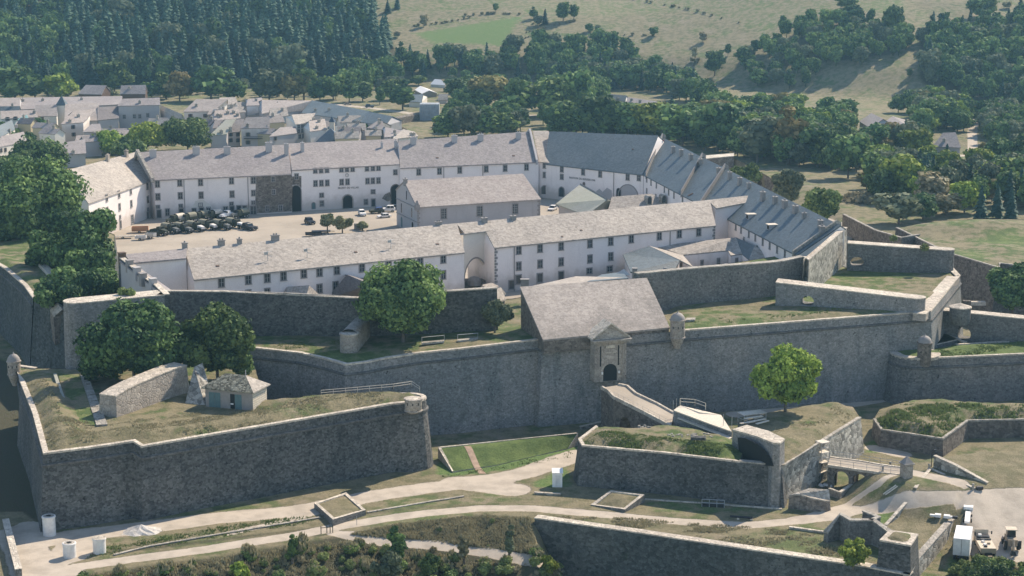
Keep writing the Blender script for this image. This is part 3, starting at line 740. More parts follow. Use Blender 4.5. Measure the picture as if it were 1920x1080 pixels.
# --- court platform
CT = WL([(120, 470, 0), (300, 580, 0), (640, 600, 0), (940, 590, 0), (1230, 560, 0), (1500, 520, 0), (1620, 430, 0), (1400, 360, 0), (1250, 290, 0), (1000, 310, 0), (250, 350, 0), (110, 360, 0)])
mb = MB(); mb.prism(CT, -9.3, 0.0); o = mb.build('courtyard', M['court']); tag(o, kind='structure')
# ------------------------------------------------------------ buildings
Zv = Vector((0, 0, 1))
# shared window meshes, built facing -Y, origin at the centre of the opening on the wall plane
_wcache = {}
def win_parts(w, h, style):
    k = (round(w, 2), round(h, 2), style)
    if k in _wcache: return _wcache[k]
    f = MB(); s = .26 if style != 'town' else .12
    for (x0, x1, z0, z1) in ((-w/2-s, -w/2, -h/2-s*.8, h/2+s), (w/2, w/2+s, -h/2-s*.8, h/2+s), (-w/2, w/2, h/2, h/2+s), (-w/2, w/2, -h/2-s*.8, -h/2)):
        f.box(((x0+x1)/2, -.02, z0), (x1-x0, .16, z1-z0))
    f.box((0, -.08, -h/2-s*.8-.02), (w+2*s+.15, .26, .1))
    p = MB(); p.quad((-w/2, -.015, -h/2), (w/2, -.015, -h/2), (w/2, -.015, h/2), (-w/2, -.015, h/2))
    b = MB()
    if style in ('wood', 'big'):
        n = 2 if style == 'wood' else 3
        for i in range(1, n): b.box((-w/2+w*i/n, -.035, -h/2), (.11, .04, h))
        m = 2 if style == 'wood' else 4
        for i in range(1, m): b.box((0, -.037, -h/2+h*i/m-.03), (w, .04, .07))
    if style == 'town':
        for sx in (-1, 1): b.box((sx*(w/2+w*.24), -.05, -h/2), (w*.44, .06, h))
    fr = f.build('window', M['surround']); pa = p.build('pane', M['pane'])
    br = b.build('glazing_bars', M['bars'] if style != 'town' else M['shutter']) if b.v else None
    for o in (fr, pa, br):
        if o: COL.objects.unlink(o)
    _wcache[k] = (fr, pa, br); return _wcache[k]
def window(root, loc, N, w=1.05, h=1.75, style='wood', name='window'):
    fr, pa, br = win_parts(w, h, style); o0 = ORG.get(root, Vector())
    a = fr.copy(); a.name = name; COL.objects.link(a); a.parent = root; a.location = Vector(loc)-o0
    a.rotation_euler = (0, 0, math.atan2(N.x, -N.y))
    for s in (pa, br):
        if s: c = s.copy(); COL.objects.link(c); c.parent = a
        if s is br and s and style == 'town': c.name = 'shutters'
    return a
class Block:
    """range with a ridge roof; eave and ridge given as two surveyed points each"""
    def __init__(s, name, label, cat, E, Rg, z0, wall, roof, back=None, over=.45, th=.32, gable_over=.35, group=None, hipl=False, hipr=False, front_wall=True, cap=7.0, Nx=None):
        s.E1, s.E2 = E; s.R1, s.R2 = Rg
        pn = (s.E2-s.E1).cross(s.R1-s.E1).normalized(); C0 = Vector((0, 0, CZ)); dr = s.R2-C0; dn_ = dr.dot(pn)
        if abs(dn_) > 1e-3:
            q_ = C0+dr*((s.E1-C0).dot(pn)/dn_)
            if (q_-s.R2).length < 14 and back is None: s.R2 = q_
        e1, e2, r1, r2 = s.E1, s.E2, s.R1, s.R2
        s.U = Vector((e2.x-e1.x, e2.y-e1.y, 0)).normalized(); s.N = Vector((s.U.y, -s.U.x, 0))
        if s.N.y > 0 and abs(s.N.y) > .3: s.N = -s.N
        if (r1-e1).dot(-s.N)+(r2-e2).dot(-s.N) < 0: s.N = -s.N
        hw = ((r1-e1).dot(-s.N)+(r2-e2).dot(-s.N))/2
        if back is None:
            h1, h2 = max((r1-e1).dot(-s.N), 1), max((r2-e2).dot(-s.N), 1); hm = min((h1+h2)/2, cap); sl_ = ((r1.z-e1.z)+(r2.z-e2.z))/(h1+h2)
            b1 = r1-s.N*hm-Zv*hm*sl_; b2 = r2-s.N*hm-Zv*hm*sl_
        else: b1, b2 = back
        s.B1, s.B2 = b1, b2
        s.z0 = z0; c = (e1+e2)/2
        s.root = thing(name, label, cat, (c.x, c.y, z0), group)
        # walls
        mb = MB(); lo = lambda p: Vector((p.x, p.y, z0))
        ov = .0
        if front_wall: mb.quad(lo(e1), lo(e2), e2, e1)
        mb.quad(lo(e2), lo(b2), b2, e2); mb.quad(lo(b2), lo(b1), b1, b2); mb.quad(lo(b1), lo(e1), e1, b1)
        if not hipl: mb.tri(e1, b1, r1-Zv*.05)
        if not hipr: mb.tri(e2, b2, r2-Zv*.05)
        s.wall = mb.build('wall', M[wall], s.root)
        # roof
        mb = MB(); up = Vector((0, 0, th))
        ul = s.U*(0 if hipl else gable_over); ur = s.U*(0 if hipr else gable_over)
        sl1 = (e1-r1)/max((e1-r1).length, .1)*over; sl2 = (e2-r2)/max((e2-r2).length, .1)*over
        bl1 = (b1-r1)/max((b1-r1).length, .1)*over; bl2 = (b2-r2)/max((b2-r2).length, .1)*over
        a, b, c, d = e1+sl1-ul, e2+sl2+ur, r2+ur, r1-ul
        mb.hexa([a, b, c, d], [a+up, b+up, c+up, d+up])
        a2, b2_, c2, d2 = d, c, b2+bl2+ur, b1+bl1-ul
        mb.hexa([a2, b2_, c2, d2], [a2+up, b2_+up, c2+up, d2+up])
        if hipl: mb.hexa([b1+bl1, e1+sl1, r1+s.U*.01, r1+s.U*.02], [b1+bl1+up, e1+sl1+up, r1+up+s.U*.01, r1+up+s.U*.02])
        if hipr: mb.hexa([e2+sl2, b2+bl2, r2-s.U*.01, r2-s.U*.02], [e2+sl2+up, b2+bl2+up, r2+up-s.U*.01, r2+up-s.U*.02])
        s.roof = mb.build('roof', M[roof], s.root)
        s.rn = (e2-e1).cross(r1-e1).normalized(); s.rn = s.rn if s.rn.z > 0 else -s.rn
    def onroof(s, px, py): return RP(px, py, s.E1+Zv*.3, s.rn)
    def onwall(s, px, py): return RP(px, py, s.E1, s.N)
    def win(s, pts, w=1.05, h=1.75, style='wood', off=.0):
        for (px, py) in pts: window(s.root, s.onwall(px, py)+s.N*off, s.N, w, h, style)
    def chim(s, pts, w=1.7, d=.8, h=2.2, mat='plaster3', cap=True):
        for q in pts:
            px, py = q[0], q[1]; hh = (q[2] if len(q) > 2 else h)*(.72 if mat == 'surround' and cap else .9); ww = q[3] if len(q) > 3 else w
            P = s.onroof(px, py); mb = MB(); rz = math.atan2(s.U.y, s.U.x)
            mb.box((P.x, P.y, P.z-1.0), (ww, d, hh+1.0), rz)
            mb.box((P.x, P.y, P.z+hh), (ww+.25, d+.25, .18), rz)
            k = max(1, int(ww/.7))
            for i in range(k):
                o = (i-(k-1)/2)*.62; mb.box((P.x+s.U.x*o, P.y+s.U.y*o, P.z+hh+.18), (.3, .3, .4), rz, top=.8)
            mb.build('chimney', M[mat], s.roof)
    def firewall(s, t, h=.9, th=.6, mat='copeg', foot=.8):
        """upstand wall across the roof at parameter t along the range"""
        e = s.E1.lerp(s.E2, t); r = s.R1.lerp(s.R2, t); b = s.B1.lerp(s.B2, t); u = s.U*th/2
        sl = (e-r).normalized()*foot; mb = MB(); up = Zv*(h+.3); dn = Zv*-.3
        mb.hexa([e+sl-u+dn, e+sl+u+dn, r+u+dn, r-u+dn], [e+sl-u+up, e+sl+u+up, r+u+up, r-u+up])
        mb.hexa([r-u+dn, r+u+dn, b+u+dn, b-u+dn], [r-u+up, r+u+up, b+u+up, b-u+up])
        mb.build('firewall', M[mat], s.roof)
    def skylight(s, pts, w=.9, h=.9):
        for px, py in pts:
            P = s.onroof(px, py); mb = MB(); v = (s.R1-s.E1); v = (v-s.U*v.dot(s.U)).normalized(); n = s.rn
            a = P-s.U*w/2-v*h/2; q = [a, a+s.U*w, a+s.U*w+v*h, a+v*h]; mb.hexa([p-n*.05 for p in q], [p+n*.16 for p in q]); mb.build('skylight', M['shutter'], s.roof)
    def drain(s, px, z1=None, mat='surround'):
        P = s.onwall(px[0], px[1]); mb = MB(); mb.bar((P.x+s.N.x*.12, P.y+s.N.y*.12, s.z0), (P.x+s.N.x*.12, P.y+s.N.y*.12, s.E1.z-.1), .11); mb.build('drainpipe', M[mat], s.root)
def facade_panel(root, A, N, name, pts_px, mat, off=.03):
    """thin raised patch on a facade: polygon given by survey points"""
    mb = MB(); P = [RP(px, py, A, N)+N*off for px, py in pts_px]; q = [p-N*(off+.02) for p in P]
    mb.poly(P); n = len(P)
    for i in range(n): mb.quad(P[i], P[(i+1) % n], q[(i+1) % n], q[i])
    return mb.build(name, M[mat], root)
def arch_door(root, A, N, px, py_top, py_bot, wm, hm, sur='surround', fill='dark', name='gateway', recess=.0, ring=.35):
    """arched doorway: raised stone ring plus a dark or wooden leaf set on the wall"""
    P = RP(px, py_bot, A, N); U = Vector((-N.y, N.x, 0)); r = wm/2
    f3 = lambda u, v, o: P+U*u+Zv*v+N*o
    out = archpts(0, 0, wm+2*ring, hm+ring, 12); inn = archpts(0, 0, wm, hm, 12)
    mb = MB()
    for i in range(len(out)-1):
        a, b, c, d = out[i], out[i+1], inn[i+1], inn[i]
        mb.hexa([f3(*a, -.02), f3(*b, -.02), f3(*c, -.02), f3(*d, -.02)], [f3(*a, .14), f3(*b, .14), f3(*c, .14), f3(*d, .14)])
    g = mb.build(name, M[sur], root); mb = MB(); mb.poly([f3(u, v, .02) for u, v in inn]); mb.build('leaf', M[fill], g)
    return g
def lettering(root, A, N, text, pxL, pyL, pxR, pyR, hgt, mat='ink'):
    a = RP(pxL, pyL, A, N); b = RP(pxR, pyR, A, N)
    cu = bpy.data.curves.new('lettering', 'FONT'); cu.body = text; cu.size = 1; cu.extrude = .03; cu.space_character = 1.15
    o = bpy.data.objects.new('lettering_tmp', cu); COL.objects.link(o)
    dg = bpy.context.evaluated_depsgraph_get(); me = bpy.data.meshes.new_from_object(o.evaluated_get(dg)); COL.objects.unlink(o)
    xs = [v.co.x for v in me.vertices]; ys = [v.co.y for v in me.vertices]; w0, h0 = max(xs)-min(xs), max(ys)-min(ys)
    U = (b-a); L = U.length; U.normalize(); x0, y0 = min(xs), min(ys)
    for v in me.vertices:
        q = a+U*((v.co.x-x0)/w0*L)+Zv*((v.co.y-y0)/h0*hgt)+N*(.05+v.co.z)-ORG[root]; v.co = q
    me.materials.clear(); me.materials.append(M[mat]); t = bpy.data.objects.new('lettering', me); COL.objects.link(t); t.parent = root
    return t

# --- rear range, left wing (lit pale slab roof)
wl = Block('barrack_wing', 'left wing of the barracks with a sunlit tan slab roof', 'barracks', WL([(166, 382, 10.8), (287, 338, 10.8)]), WL([(122, 322, 17.5), (254, 287, 17.5)]), 0, 'plaster', 'roof_l')
wl.win([(166, 381), (170, 396), (200, 371), (223, 364), (245, 358), (276, 349)][2:])
wl.win([(201, 395), (224, 388), (246, 382), (277, 374)])
wl.win([(225, 407), (277, 393), (232, 405)][:2], .8, .8); wl.win([(226, 421), (277, 404)], .9, 2.0, 'plain'); wl.win([(248, 411)], 1.5, 2.3, 'big')
arch_door(wl.root, wl.E1, wl.N, 213, 412, 432, 1.5, 2.6)
wl.chim([(202, 302, 1.9, 1.4), (237, 294, 2.0, 1.5)], mat='ashlar')
# --- rear range, main
zc = 11.8
r1 = Block('barrack_range', 'long white barracks facade facing the courtyard with a rough stone bay', 'barracks', WL([(289, 338, zc), (546, 327, zc)]), WL([(262, 287, 18.4), (540, 273, 18.4)]), 0, 'plaster', 'roof_g', gable_over=0)
r1.firewall(-.015, .9, .9)
topr = [(295, 345), (337, 343), (375, 342), (434, 339)]
r1.win([(295, 345), (337, 343), (376, 342), (434, 339)])
r1.win([(296, 369), (338, 367), (377, 366), (435, 364)])
r1.win([(296, 388), (376, 384), (434, 382)], .9, .8); r1.win([(339, 386)], .9, .8)
r1.win([(314, 398), (364, 397), (391, 395), (423, 394)], 1.0, 1.9); r1.win([(298, 401), (340, 399), (378, 397), (435, 394), (448, 393), (459, 393)], 1.15, 2.3, 'plain')
patch = facade_panel(r1.root, r1.E1, r1.N, 'rough_stone_bay', [(478, 400), (480, 328), (546, 325), (549, 335), (547, 396)], 'stone_brown', .05)
for p, w_, h_ in (((475, 338), 1.2, 1.8), ((512, 336), .9, 1.4), ((513, 360), .8, 1.4), ((475, 362), .9, 1.5), ((475, 380), .9, .9), ((501, 391), .8, 1.5), ((526, 390), .9, 1.6), ((475, 394), 1.6, 2.4)):
    window(r1.root, r1.onwall(*p)+r1.N*.06, r1.N, w_, h_, 'wood')
r1.chim([(287, 294, 2.2, 2.0), (368, 289, 2.3, 2.1), (426, 288, 2.2, 2.0), (504, 284, 3.0, 1.9), (537, 290, 3.6, 1.2)])
for x in (345, 465): r1.drain((x, 350))
r2 = Block('barrack_range', 'central white barracks gateway block lettered over its arched entrance', 'barracks', WL([(547, 319.5, 12.8), (749, 308.5, 12.8)]), WL([(541, 271, 18.8), (746, 262, 18.8)]), 0, 'plaster', 'roof_g', gable_over=0)
r2.win([(591, 320), (602, 319.5), (613, 319), (640, 318), (650.5, 317.5), (661, 317), (688, 316), (699, 315.5), (709.5, 315), (741, 323)], .95, 1.35)
r2.win([(591.5, 344), (602.5, 343.5), (613.5, 343), (640.5, 341.5), (651.5, 341), (689, 339.5), (699, 339), (709.5, 338.5)], .95, 1.6)
r2.win([(603, 366), (699.5, 359.5)], 1.1, 1.1); r2.win([(603.5, 381.5), (686, 378.5)], 1.0, 1.5)
arch_door(r2.root, r2.E1, r2.N, 652, 366, 391, 3.1, 4.2, 'ashlar', name='gateway')
arch_door(r2.root, r2.E1, r2.N, 556, 347, 398, 3.0, 8.3, 'surround', name='tall_arch', ring=.25)
facade_panel(r2.root, r2.E1, r2.N, 'stone_quoin_panel', [(548, 347), (548, 331), (565, 330), (565, 352), (556, 346)], 'stone_brown', .03)
arch_door(r2.root, r2.E1, r2.N, 742, 338, 388, 2.9, 7.0, 'stone_brown', name='tall_arch', ring=.3)
facade_panel(r2.root, r2.E1, r2.N, 'bare_stone_patch', [(716, 372), (722, 364), (731, 360), (733, 375), (727, 378)], 'stone_brown', .04)
window(r2.root, r2.onwall(556, 331)+r2.N*.05, r2.N, .9, 1.5); window(r2.root, r2.onwall(700, 380), r2.N, 1.1, 2.2, 'plain')
arch_door(r2.root, r2.E1, r2.N, 588, 374, 392, 1.0, 2.0, 'surround', 'shutter_b', 'small_doorway', ring=.2)
mb = MB(); P = r2.onwall(650.5, 328.5)
for k in range(20):
    a, b = 2*math.pi*k/20, 2*math.pi*(k+1)/20; f3 = lambda r, t: P+r2.N*.08+r2.U*r*math.cos(t)+Zv*r*math.sin(t)
    mb.quad(f3(.42, a), f3(.6, a), f3(.6, b), f3(.42, b))
mb.bar(P+r2.N*.08, P+r2.N*.08+Zv*.35, .05); mb.bar(P+r2.N*.08, P+r2.N*.08+r2.U*.25, .05); mb.build('clock_face', M['surround'], r2.root)
lettering(r2.root, r2.E1, r2.N, 'FRONT DU VILLAR', 634, 354.5, 672.5, 353.2, .62)
r2.chim([(567, 284, 3.0, 1.0), (716, 277, 1.7, .5), (742, 278, 2.6, .8)], h=2.4)
r3 = Block('barrack_range', 'right hand white barracks range behind the chapel roof', 'barracks', WL([(750, 315.5, 11.8), (1010, 304, 11.8)]), WL([(747, 266, 18.6), (997, 248, 18.6)]), 0, 'plaster', 'roof_g', gable_over=0)
r3.win([(785, 322.5), (824, 321), (862, 319), (911.5, 317), (947, 315.5), (987, 313.5)])
r3.win([(835, 347), (900, 345)], .9, 1.5)
r3.chim([(775, 270, 2.3, 1.8), (852, 266, 2.1, 1.8), (901, 263, 2.0, 1.8), (972, 260, 2.0, 1.6)], h=2.1)
r3.firewall(.985, 1.0, .6, 'plaster3')
r3.skylight([(820, 296), (963, 292)], .8, .5)
for x in (832, 905): r3.drain((x, 330))
# --- corner and Roussillon bastion building
r4 = Block('barrack_corner', 'narrow pale-roofed corner between the grey and blue slate ranges', 'barracks', WL([(1011, 304, 11.6), (1042, 307, 11.2)]), WL([(999, 247, 19), (1028, 247, 19)]), 0, 'plaster', 'roof_l', gable_over=0)
r4.win([(1022, 310)], 1.1, 1.7); r4.win([(1022, 328)], 1.0, 1.6)
arch_door(r4.root, r4.E1, r4.N, 1021, 350, 364, 1.8, 2.7, 'surround', 'pane', 'arched_window', ring=.25)
r5 = Block('barrack_range', 'blue slate roofed barracks with lettering and a wide low arch', 'barracks', WL([(1021, 307.5, 11.0), (1206, 328, 11.0)]), WL([(1030, 248, 19.4), (1234, 256, 19.4)]), 0, 'plaster', 'roof_b', gable_over=0)
r5.win([(1053.5, 317), (1093.5, 322.5), (1125.5, 326.5), (1177, 332)]); r5.win([(1198, 333)], 1.1, 1.8); r5.win([(1053.5, 331.5)], 1.05, 1.5)
arch_door(r5.root, r5.E1, r5.N, 1053, 351, 369, 2.0, 3.1, 'surround', 'pane', 'arched_window', ring=.25)
arch_door(r5.root, r5.E1, r5.N, 1095, 341, 350, .7, 1.4, 'surround', 'shutter', 'small_niche', ring=.15)
arch_door(r5.root, r5.E1, r5.N, 1178, 352, 372, 7.6, 4.2, 'surround', 'plaster3', 'wide_arch', ring=.3)
arch_door(r5.root, r5.E1+r5.N*.05, r5.N, 1160, 354, 372, 1.7, 3.2, 'surround', 'dark', 'passage', ring=.1)
lettering(r5.root, r5.E1, r5.N, 'BASTION DU ROUSSILLON', 1068, 334.5, 1116, 340, .62)
r5.drain((1151, 340))
facade_panel(r5.root, r5.E1, r5.N, 'bare_stone_patch', [(1113, 372), (1116, 360), (1124, 354), (1130, 360), (1138, 352), (1147, 357), (1148, 374)], 'plaster3', .03)
facade_panel(r1.root, r1.E1, r1.N, 'bare_stone_patch', [(360, 390), (366, 377), (380, 374), (394, 383), (398, 390)], 'plaster2', .03); r5.skylight([(1187, 280)], .6, .4)
for q in ((1042, 249), (1228, 262)): pass
# --- right range with chimneys and firewalls
r6 = Block('barrack_range', 'long blue slate range on the right with firewalls and a row of chimneys', 'barracks', WL([(1207, 329, 11.0), (1497, 479, 11.0)]), WL([(1237, 257, 19.4), (1576, 425, 17.5)]), 0, 'plaster', 'roof_b', gable_over=0, cap=1.0)
r6.N = Vector((r6.U.y, -r6.U.x, 0)); r6.N = r6.N if r6.N.x < 0 else -r6.N
for t in (.02, .30, .44): r6.firewall(t, 1.4, .8, 'surround')
r6.firewall(.985, .9, .7, 'copeg')
r6.chim([(1262, 286, 2.4, 1.2), (1277, 292, 2.4, 1.3), (1295, 300, 2.2, 1.4), (1313, 309, 2.2, 1.2), (1347, 327, 2.4, 1.2), (1368, 336, 2.6, 1.0), (1387, 346, 2.4, 1.2), (1404, 353, 1.8, .8),
         (1430, 376, 3.0, 1.7), (1453, 381, 2.2, 1.2), (1471, 389, 2.3, 1.8), (1491, 399, 2.3, 1.8), (1508, 409, 1.6, .6), (1538, 424, 1.8, 1.2), (1541, 438, 2.3, 1.6)], d=1.0, h=2.0, mat='surround')
r6.win([(1213, 336), (1221, 342), (1231, 347), (1246, 355), (1254, 360), (1264, 366), (1280, 375)], .75, 1.5); r6.win([(1213, 358), (1230, 369)], .7, 1.2)
r6.win([(1380, 424.5), (1390, 430.5), (1404.5, 438.5), (1416.5, 445), (1430.5, 453), (1443.5, 460), (1457.5, 467.5), (1472, 475)], .7, 1.6)
r6.win([(1395, 448), (1420, 464)], .6, .6)
def dormer(blk, px, py, w_=2.0, d_=2.2, h_=1.3, mat='board'):
    P = blk.onroof(px, py); u = blk.U; v = (blk.R1-blk.E1); v.z = 0; v = (v-u*v.dot(u)).normalized(); mb = MB()
    a = P-u*w_/2; b = P+u*w_/2; t = Zv*h_
    mb.hexa([a-Zv*.8, b-Zv*.8, b+v*d_-Zv*.2, a+v*d_-Zv*.2], [a+t, b+t, b+v*d_+t*.9, a+v*d_+t*.9])
    o = mb.build('dormer', M['plaster3'], blk.roof); mb = MB(); e = .2
    q = [a-u*e-v*.3, b+u*e-v*.3, b+u*e+v*(d_+.6), a-u*e+v*(d_+.6)]
    mb.hexa([p+t for p in q], [p+t+Zv*.15 for p in q]); mb.build('dormer_roof', M[mat], blk.roof)
    mb = MB(); a2 = a-v*.03+u*.25; b2 = b-v*.03-u*.25; mb.quad(a2+Zv*.15, b2+Zv*.15, b2+t*.85, a2+t*.85); mb.build('dormer_window', M['dark'], blk.roof)
dormer(r6, 1401, 411); dormer(r6, 1440, 431); r6.skylight([(1293, 366), (1297, 364)], 1.2, .8)
mb = MB(); P = r6.onroof(1240, 267)
mb.bar(P+Zv*.4-r6.U*1.5, P+Zv*.9+r6.U*2.5, .25); mb.build('fallen_flag', M['redp'], r6.roof)

# --- chapel in the courtyard
ch = Block('chapel', 'grey white chapel in the courtyard with a pale slab roof and belfry stub', 'chapel', WL([(782, 389, 8.0), (1013, 374, 8.0)]), WL([(758, 340.5, 13.8), (980, 327.5, 13.8)]), 0, 'plaster3', 'roof_p', gable_over=.1)
ch.win([(832, 400.5), (899.5, 396), (966, 391.5)], 1.5, 2.7, 'big')
gN = -ch.U
ch.chim([(760, 342, 1.2, 1.0)], d=1.0, mat='surround', h=1.0)
P = ch.E1; mb = MB(); mb.box((P.x, P.y, P.z-.8), (1.3, 1.3, 1.6), math.atan2(ch.U.y, ch.U.x)); mb.box((P.x, P.y, P.z+.8), (.9, .9, 1.2), math.atan2(ch.U.y, ch.U.x), top=.3); mb.build('corner_pinnacle', M['surround'], ch.root)
for (E, tt) in ((ch.E1, 1), (ch.E2, -1)):
    mb = MB()
    for k in range(12):
        w_ = .9 if k % 2 else .55; q = E+ch.U*(w_/2*tt)
        mb.box((q.x+ch.N.x*.03, q.y+ch.N.y*.03, .2+k*.64), (w_, .1, .55), math.atan2(ch.U.y, ch.U.x))
    mb.build('quoins', M['surround'], ch.root)
mb = MB(); a = ch.E1+gN*.08; b = ch.B1+gN*.08
for z in (3.8, 7.9): mb.bar((a.x, a.y, z), (b.x, b.y, z), .13)
mb.bar(a, ch.R1+gN*.08, .18); mb.bar(b, ch.R1+gN*.08, .18); mb.build('string_course', M['surround'], ch.root)
mid = (ch.E1+ch.B1)/2
def gwin(blk, E, B, gN, t, z, w_, h_, ring=.15, name='lancet_window', fill='pane'):
    P = E.lerp(B, t); A = Vector((P.x, P.y, 0)); U = Vector((-gN.y, gN.x, 0)); f3 = lambda u, v, o: Vector((P.x, P.y, z))+U*u+Zv*v+gN*o
    inn = archpts(0, 0, w_, h_, 8); mb = MB(); mb.poly([f3(u, v, .03) for u, v in inn]); o = mb.build(name, M[fill], blk.root)
gwin(ch, ch.E1, ch.B1, gN, .5, 8.9, .7, 2.6); gwin(ch, ch.E1, ch.B1, gN, .25, 4.4, .8, 2.8); gwin(ch, ch.E1, ch.B1, gN, .75, 4.4, .8, 2.8)
gwin(ch, ch.E1, ch.B1, gN, .22, .2, 1.5, 3.0, fill='dark'); gwin(ch, ch.E1, ch.B1, gN, .75, .2, 1.5, 3.0, fill='shutter_b')
# --- green roofed hall and small tan hall
gr = Block('hall', 'hall with a large plain grey green roof beside the chapel', 'hall', WL([(1062, 397, 4.5), (1098, 410, 4.5)]), WL([(1088, 347, 8.5), (1140, 376, 8.5)]), 0, 'plaster3', 'roof_green')
P1, P2, P3, P4 = WL([(1042, 384, 4.5), (1090, 402, 4.0), (1139, 376, 8.0), (1088, 347, 8.0)])
bpy.data.objects.remove(gr.roof); bpy.data.objects.remove(gr.wall)
mb = MB(); mb.hexa([P1, P2, P3, P4], [p+Zv*.3 for p in (P1, P2, P3, P4)]); P5 = W(1168, 383, 5.2); P6 = W(1168, 372, 5.0); P7 = W(1100, 405, 4.3)
mb.hexa([P2, P7, P5, P3], [p+Zv*.28 for p in (P2, P7, P5, P3)]); gr.roof = mb.build('roof', M['roof_green'], gr.root)
mb = MB(); q = [P1.lerp(P3, .06), P2.lerp(P4, .06), P3.lerp(P1, .06), P4.lerp(P2, .06)]; mb.prism(q, 0, [p.z-.1 for p in q]); mb.build('wall', M['plaster3'], gr.root)
mb = MB(); mb.bar(P4+Zv*.45, P3+Zv*.45, .18); mb.build('ridge_capping', M['surround'], gr.root)
sm = Block('hall', 'small hall with a tan slab roof behind the front barracks', 'hall', WL([(1143, 393, 5.5), (1262, 387, 5.5)]), WL([(1149, 371, 8.2), (1222, 365, 8.2)]), 0, 'plaster', 'roof_l', hipr=True)
for q in ((1215, 381), (1242, 379)):
    P = sm.onroof(*q); mb = MB(); mb.box((P.x, P.y, P.z-1), (1.5, 2.4, 2.6), math.atan2(sm.U.y, sm.U.x))
    c0_ = P+Zv*1.6; U = sm.U
    mb.add([c0_-U*.75+sm.N*1.2+Vector((0, 0, 0))]+[c0_+U*(-.75*math.cos(math.pi*k/6))+Zv*.75*math.sin(math.pi*k/6)+sm.N*1.2 for k in range(1, 7)]+[c0_+U*(-.75*math.cos(math.pi*k/6))+Zv*.75*math.sin(math.pi*k/6)-sm.N*1.2 for k in range(7)],
           [tuple(range(7)), tuple(range(7, 14))]+[(k, k+1, k+8, k+7) for k in range(6)])
    mb.build('arched_dormer', M['copeg'], sm.roof)
    mb = MB(); d_ = P+sm.N*1.23; mb.poly([d_-U*.55, d_+U*.55, d_+U*.55+Zv*1.5, d_+U*.3+Zv*2.0, d_-U*.3+Zv*2.0, d_-U*.55+Zv*1.5]); mb.build('dormer_window', M['pane'], sm.roof)

# --- front ranges
zf_ = 11.0
fl = Block('front_barracks', 'left front barracks with a pale slab roof and two television masts', 'barracks', WL([(364, 525, 11), (870, 474, 11)]), WL([(347, 468.5, 15.7), (856, 421, 15.6)]), 0, 'plaster', 'roof_l', gable_over=.15)
fl.win([(415, 530), (465.5, 524.5), (501, 521), (531.5, 517.5), (569.5, 513), (599, 510), (631.5, 506), (678.5, 502), (728.5, 494.5), (788, 489.5), (831, 485.5)])
fl.win([(465.5, 552), (501, 549), (599, 541), (629, 536), (678, 530), (831, 515.5)], 1.0, 1.75)
fl.chim([(346.5, 466, 1.6, 1.0), (415, 459, 1.3, 1.4), (449, 456, 1.2, .9), (516, 450, 1.4, 1.7)], d=.9, mat='surround', h=1.0)
fl.skylight([(408, 499), (667, 473), (820, 458)], .7, .5)
def mast(blk, px, py):
    P = blk.onroof(px, py); mb = MB(); mb.bar(P-Zv*.2, P+Zv*2.2, .06); mb.bar(P+Zv*2.0-blk.U*.9, P+Zv*2.0+blk.U*.9, .07); mb.bar(P+Zv*1.2, P+Zv*1.0+blk.U*.9+blk.N*.5, .06)
    mb.box((P.x-.3, P.y-.2, P.z+1.4), (.8, .15, .6), .3); mb.build('aerial', M['steel'], blk.roof)
mast(fl, 502, 489); mast(fl, 576, 483); mast(fl, 733, 466)
fr = Block('front_barracks', 'right front barracks with a tan slab roof and serrated corner stones', 'barracks', WL([(927, 465, 11), (1341, 423.5, 11)]), WL([(902, 417, 15.6), (1330, 377, 15.8)]), 0, 'plaster', 'roof_l', gable_over=.15)
fr.win([(972.5, 469), (1012.5, 465.5), (1052, 461.5), (1106, 457), (1145, 452.5), (1183.5, 448), (1236, 442.5), (1273.5, 438.5), (1310, 435)])
fr.win([(972.5, 499), (1012.5, 495), (1052, 491), (1106, 485.5), (1145, 481)], 1.05, 1.75)
fr.win([(959, 534), (972, 524), (1012, 521), (1052, 517)], 1.3, 2.0, 'plain'); fr.win([(1105, 508), (1143, 504)], 1.3, 1.2)
mb = MB()
for k in range(15):
    w_ = .85 if k % 2 else .5; q = fr.E1+fr.U*w_/2; mb.box((q.x+fr.N.x*.03, q.y+fr.N.y*.03, .3+k*.72), (w_, .12, .6), math.atan2(fr.U.y, fr.U.x))
mb.build('quoins', M['surround'], fr.root)
mb = MB()
for k in range(15):
    w_ = .8 if k % 2 else .5; q = fr.E2-fr.U*w_/2; mb.box((q.x+fr.N.x*.03, q.y+fr.N.y*.03, .3+k*.72), (w_, .12, .6), math.atan2(fr.U.y, fr.U.x))
mb.build('quoins', M['surround'], fr.root)
fr.drain((964, 500)); fr.drain((1256, 450)); fr.skylight([(1054, 444), (1090, 432)], .5, .4)
fr.chim([(822, 424, 1.3, 1.4), (908, 416, 1.2, 1.3), (962, 411, 1.0, 1.3)], d=1.0, mat='surround', h=1.0)
# recess with the big arch between the two front ranges
A = fl.E2-fl.N*6.0; B = fr.E1-fr.N*6.0
A = W(857, 434, 15.4); B = W(912, 428.5, 15.4)
A = Vector((fl.R2.x, fl.R2.y, 13.8))+fl.N*3.4; B = Vector((fr.R1.x, fr.R1.y, 13.8))+fr.N*3.4
root = thing('arched_link', 'recessed plaster link with a big arch between the two front barracks', 'barracks', ((A.x+B.x)/2, (A.y+B.y)/2, 0)); mb = MB()
U = (B-A); U.z = 0; L = U.length; U.normalize(); N = Vector((U.y, -U.x, 0))
ap = [(L*.5-L*.46*math.cos(math.pi*k/16)*1.0, 2.4+5.2*math.sin(math.pi*k/16)) for k in range(17)]
hole = [(ap[0][0], .0)]+ap+[(ap[-1][0], .0)]
holed_face(mb, Vector((A.x, A.y, 0)), U, [(0, -.2), (L, -.2), (L, 13.8), (0, 13.8)], [[(x, z+.05) for x, z in hole]], -N*1.0)
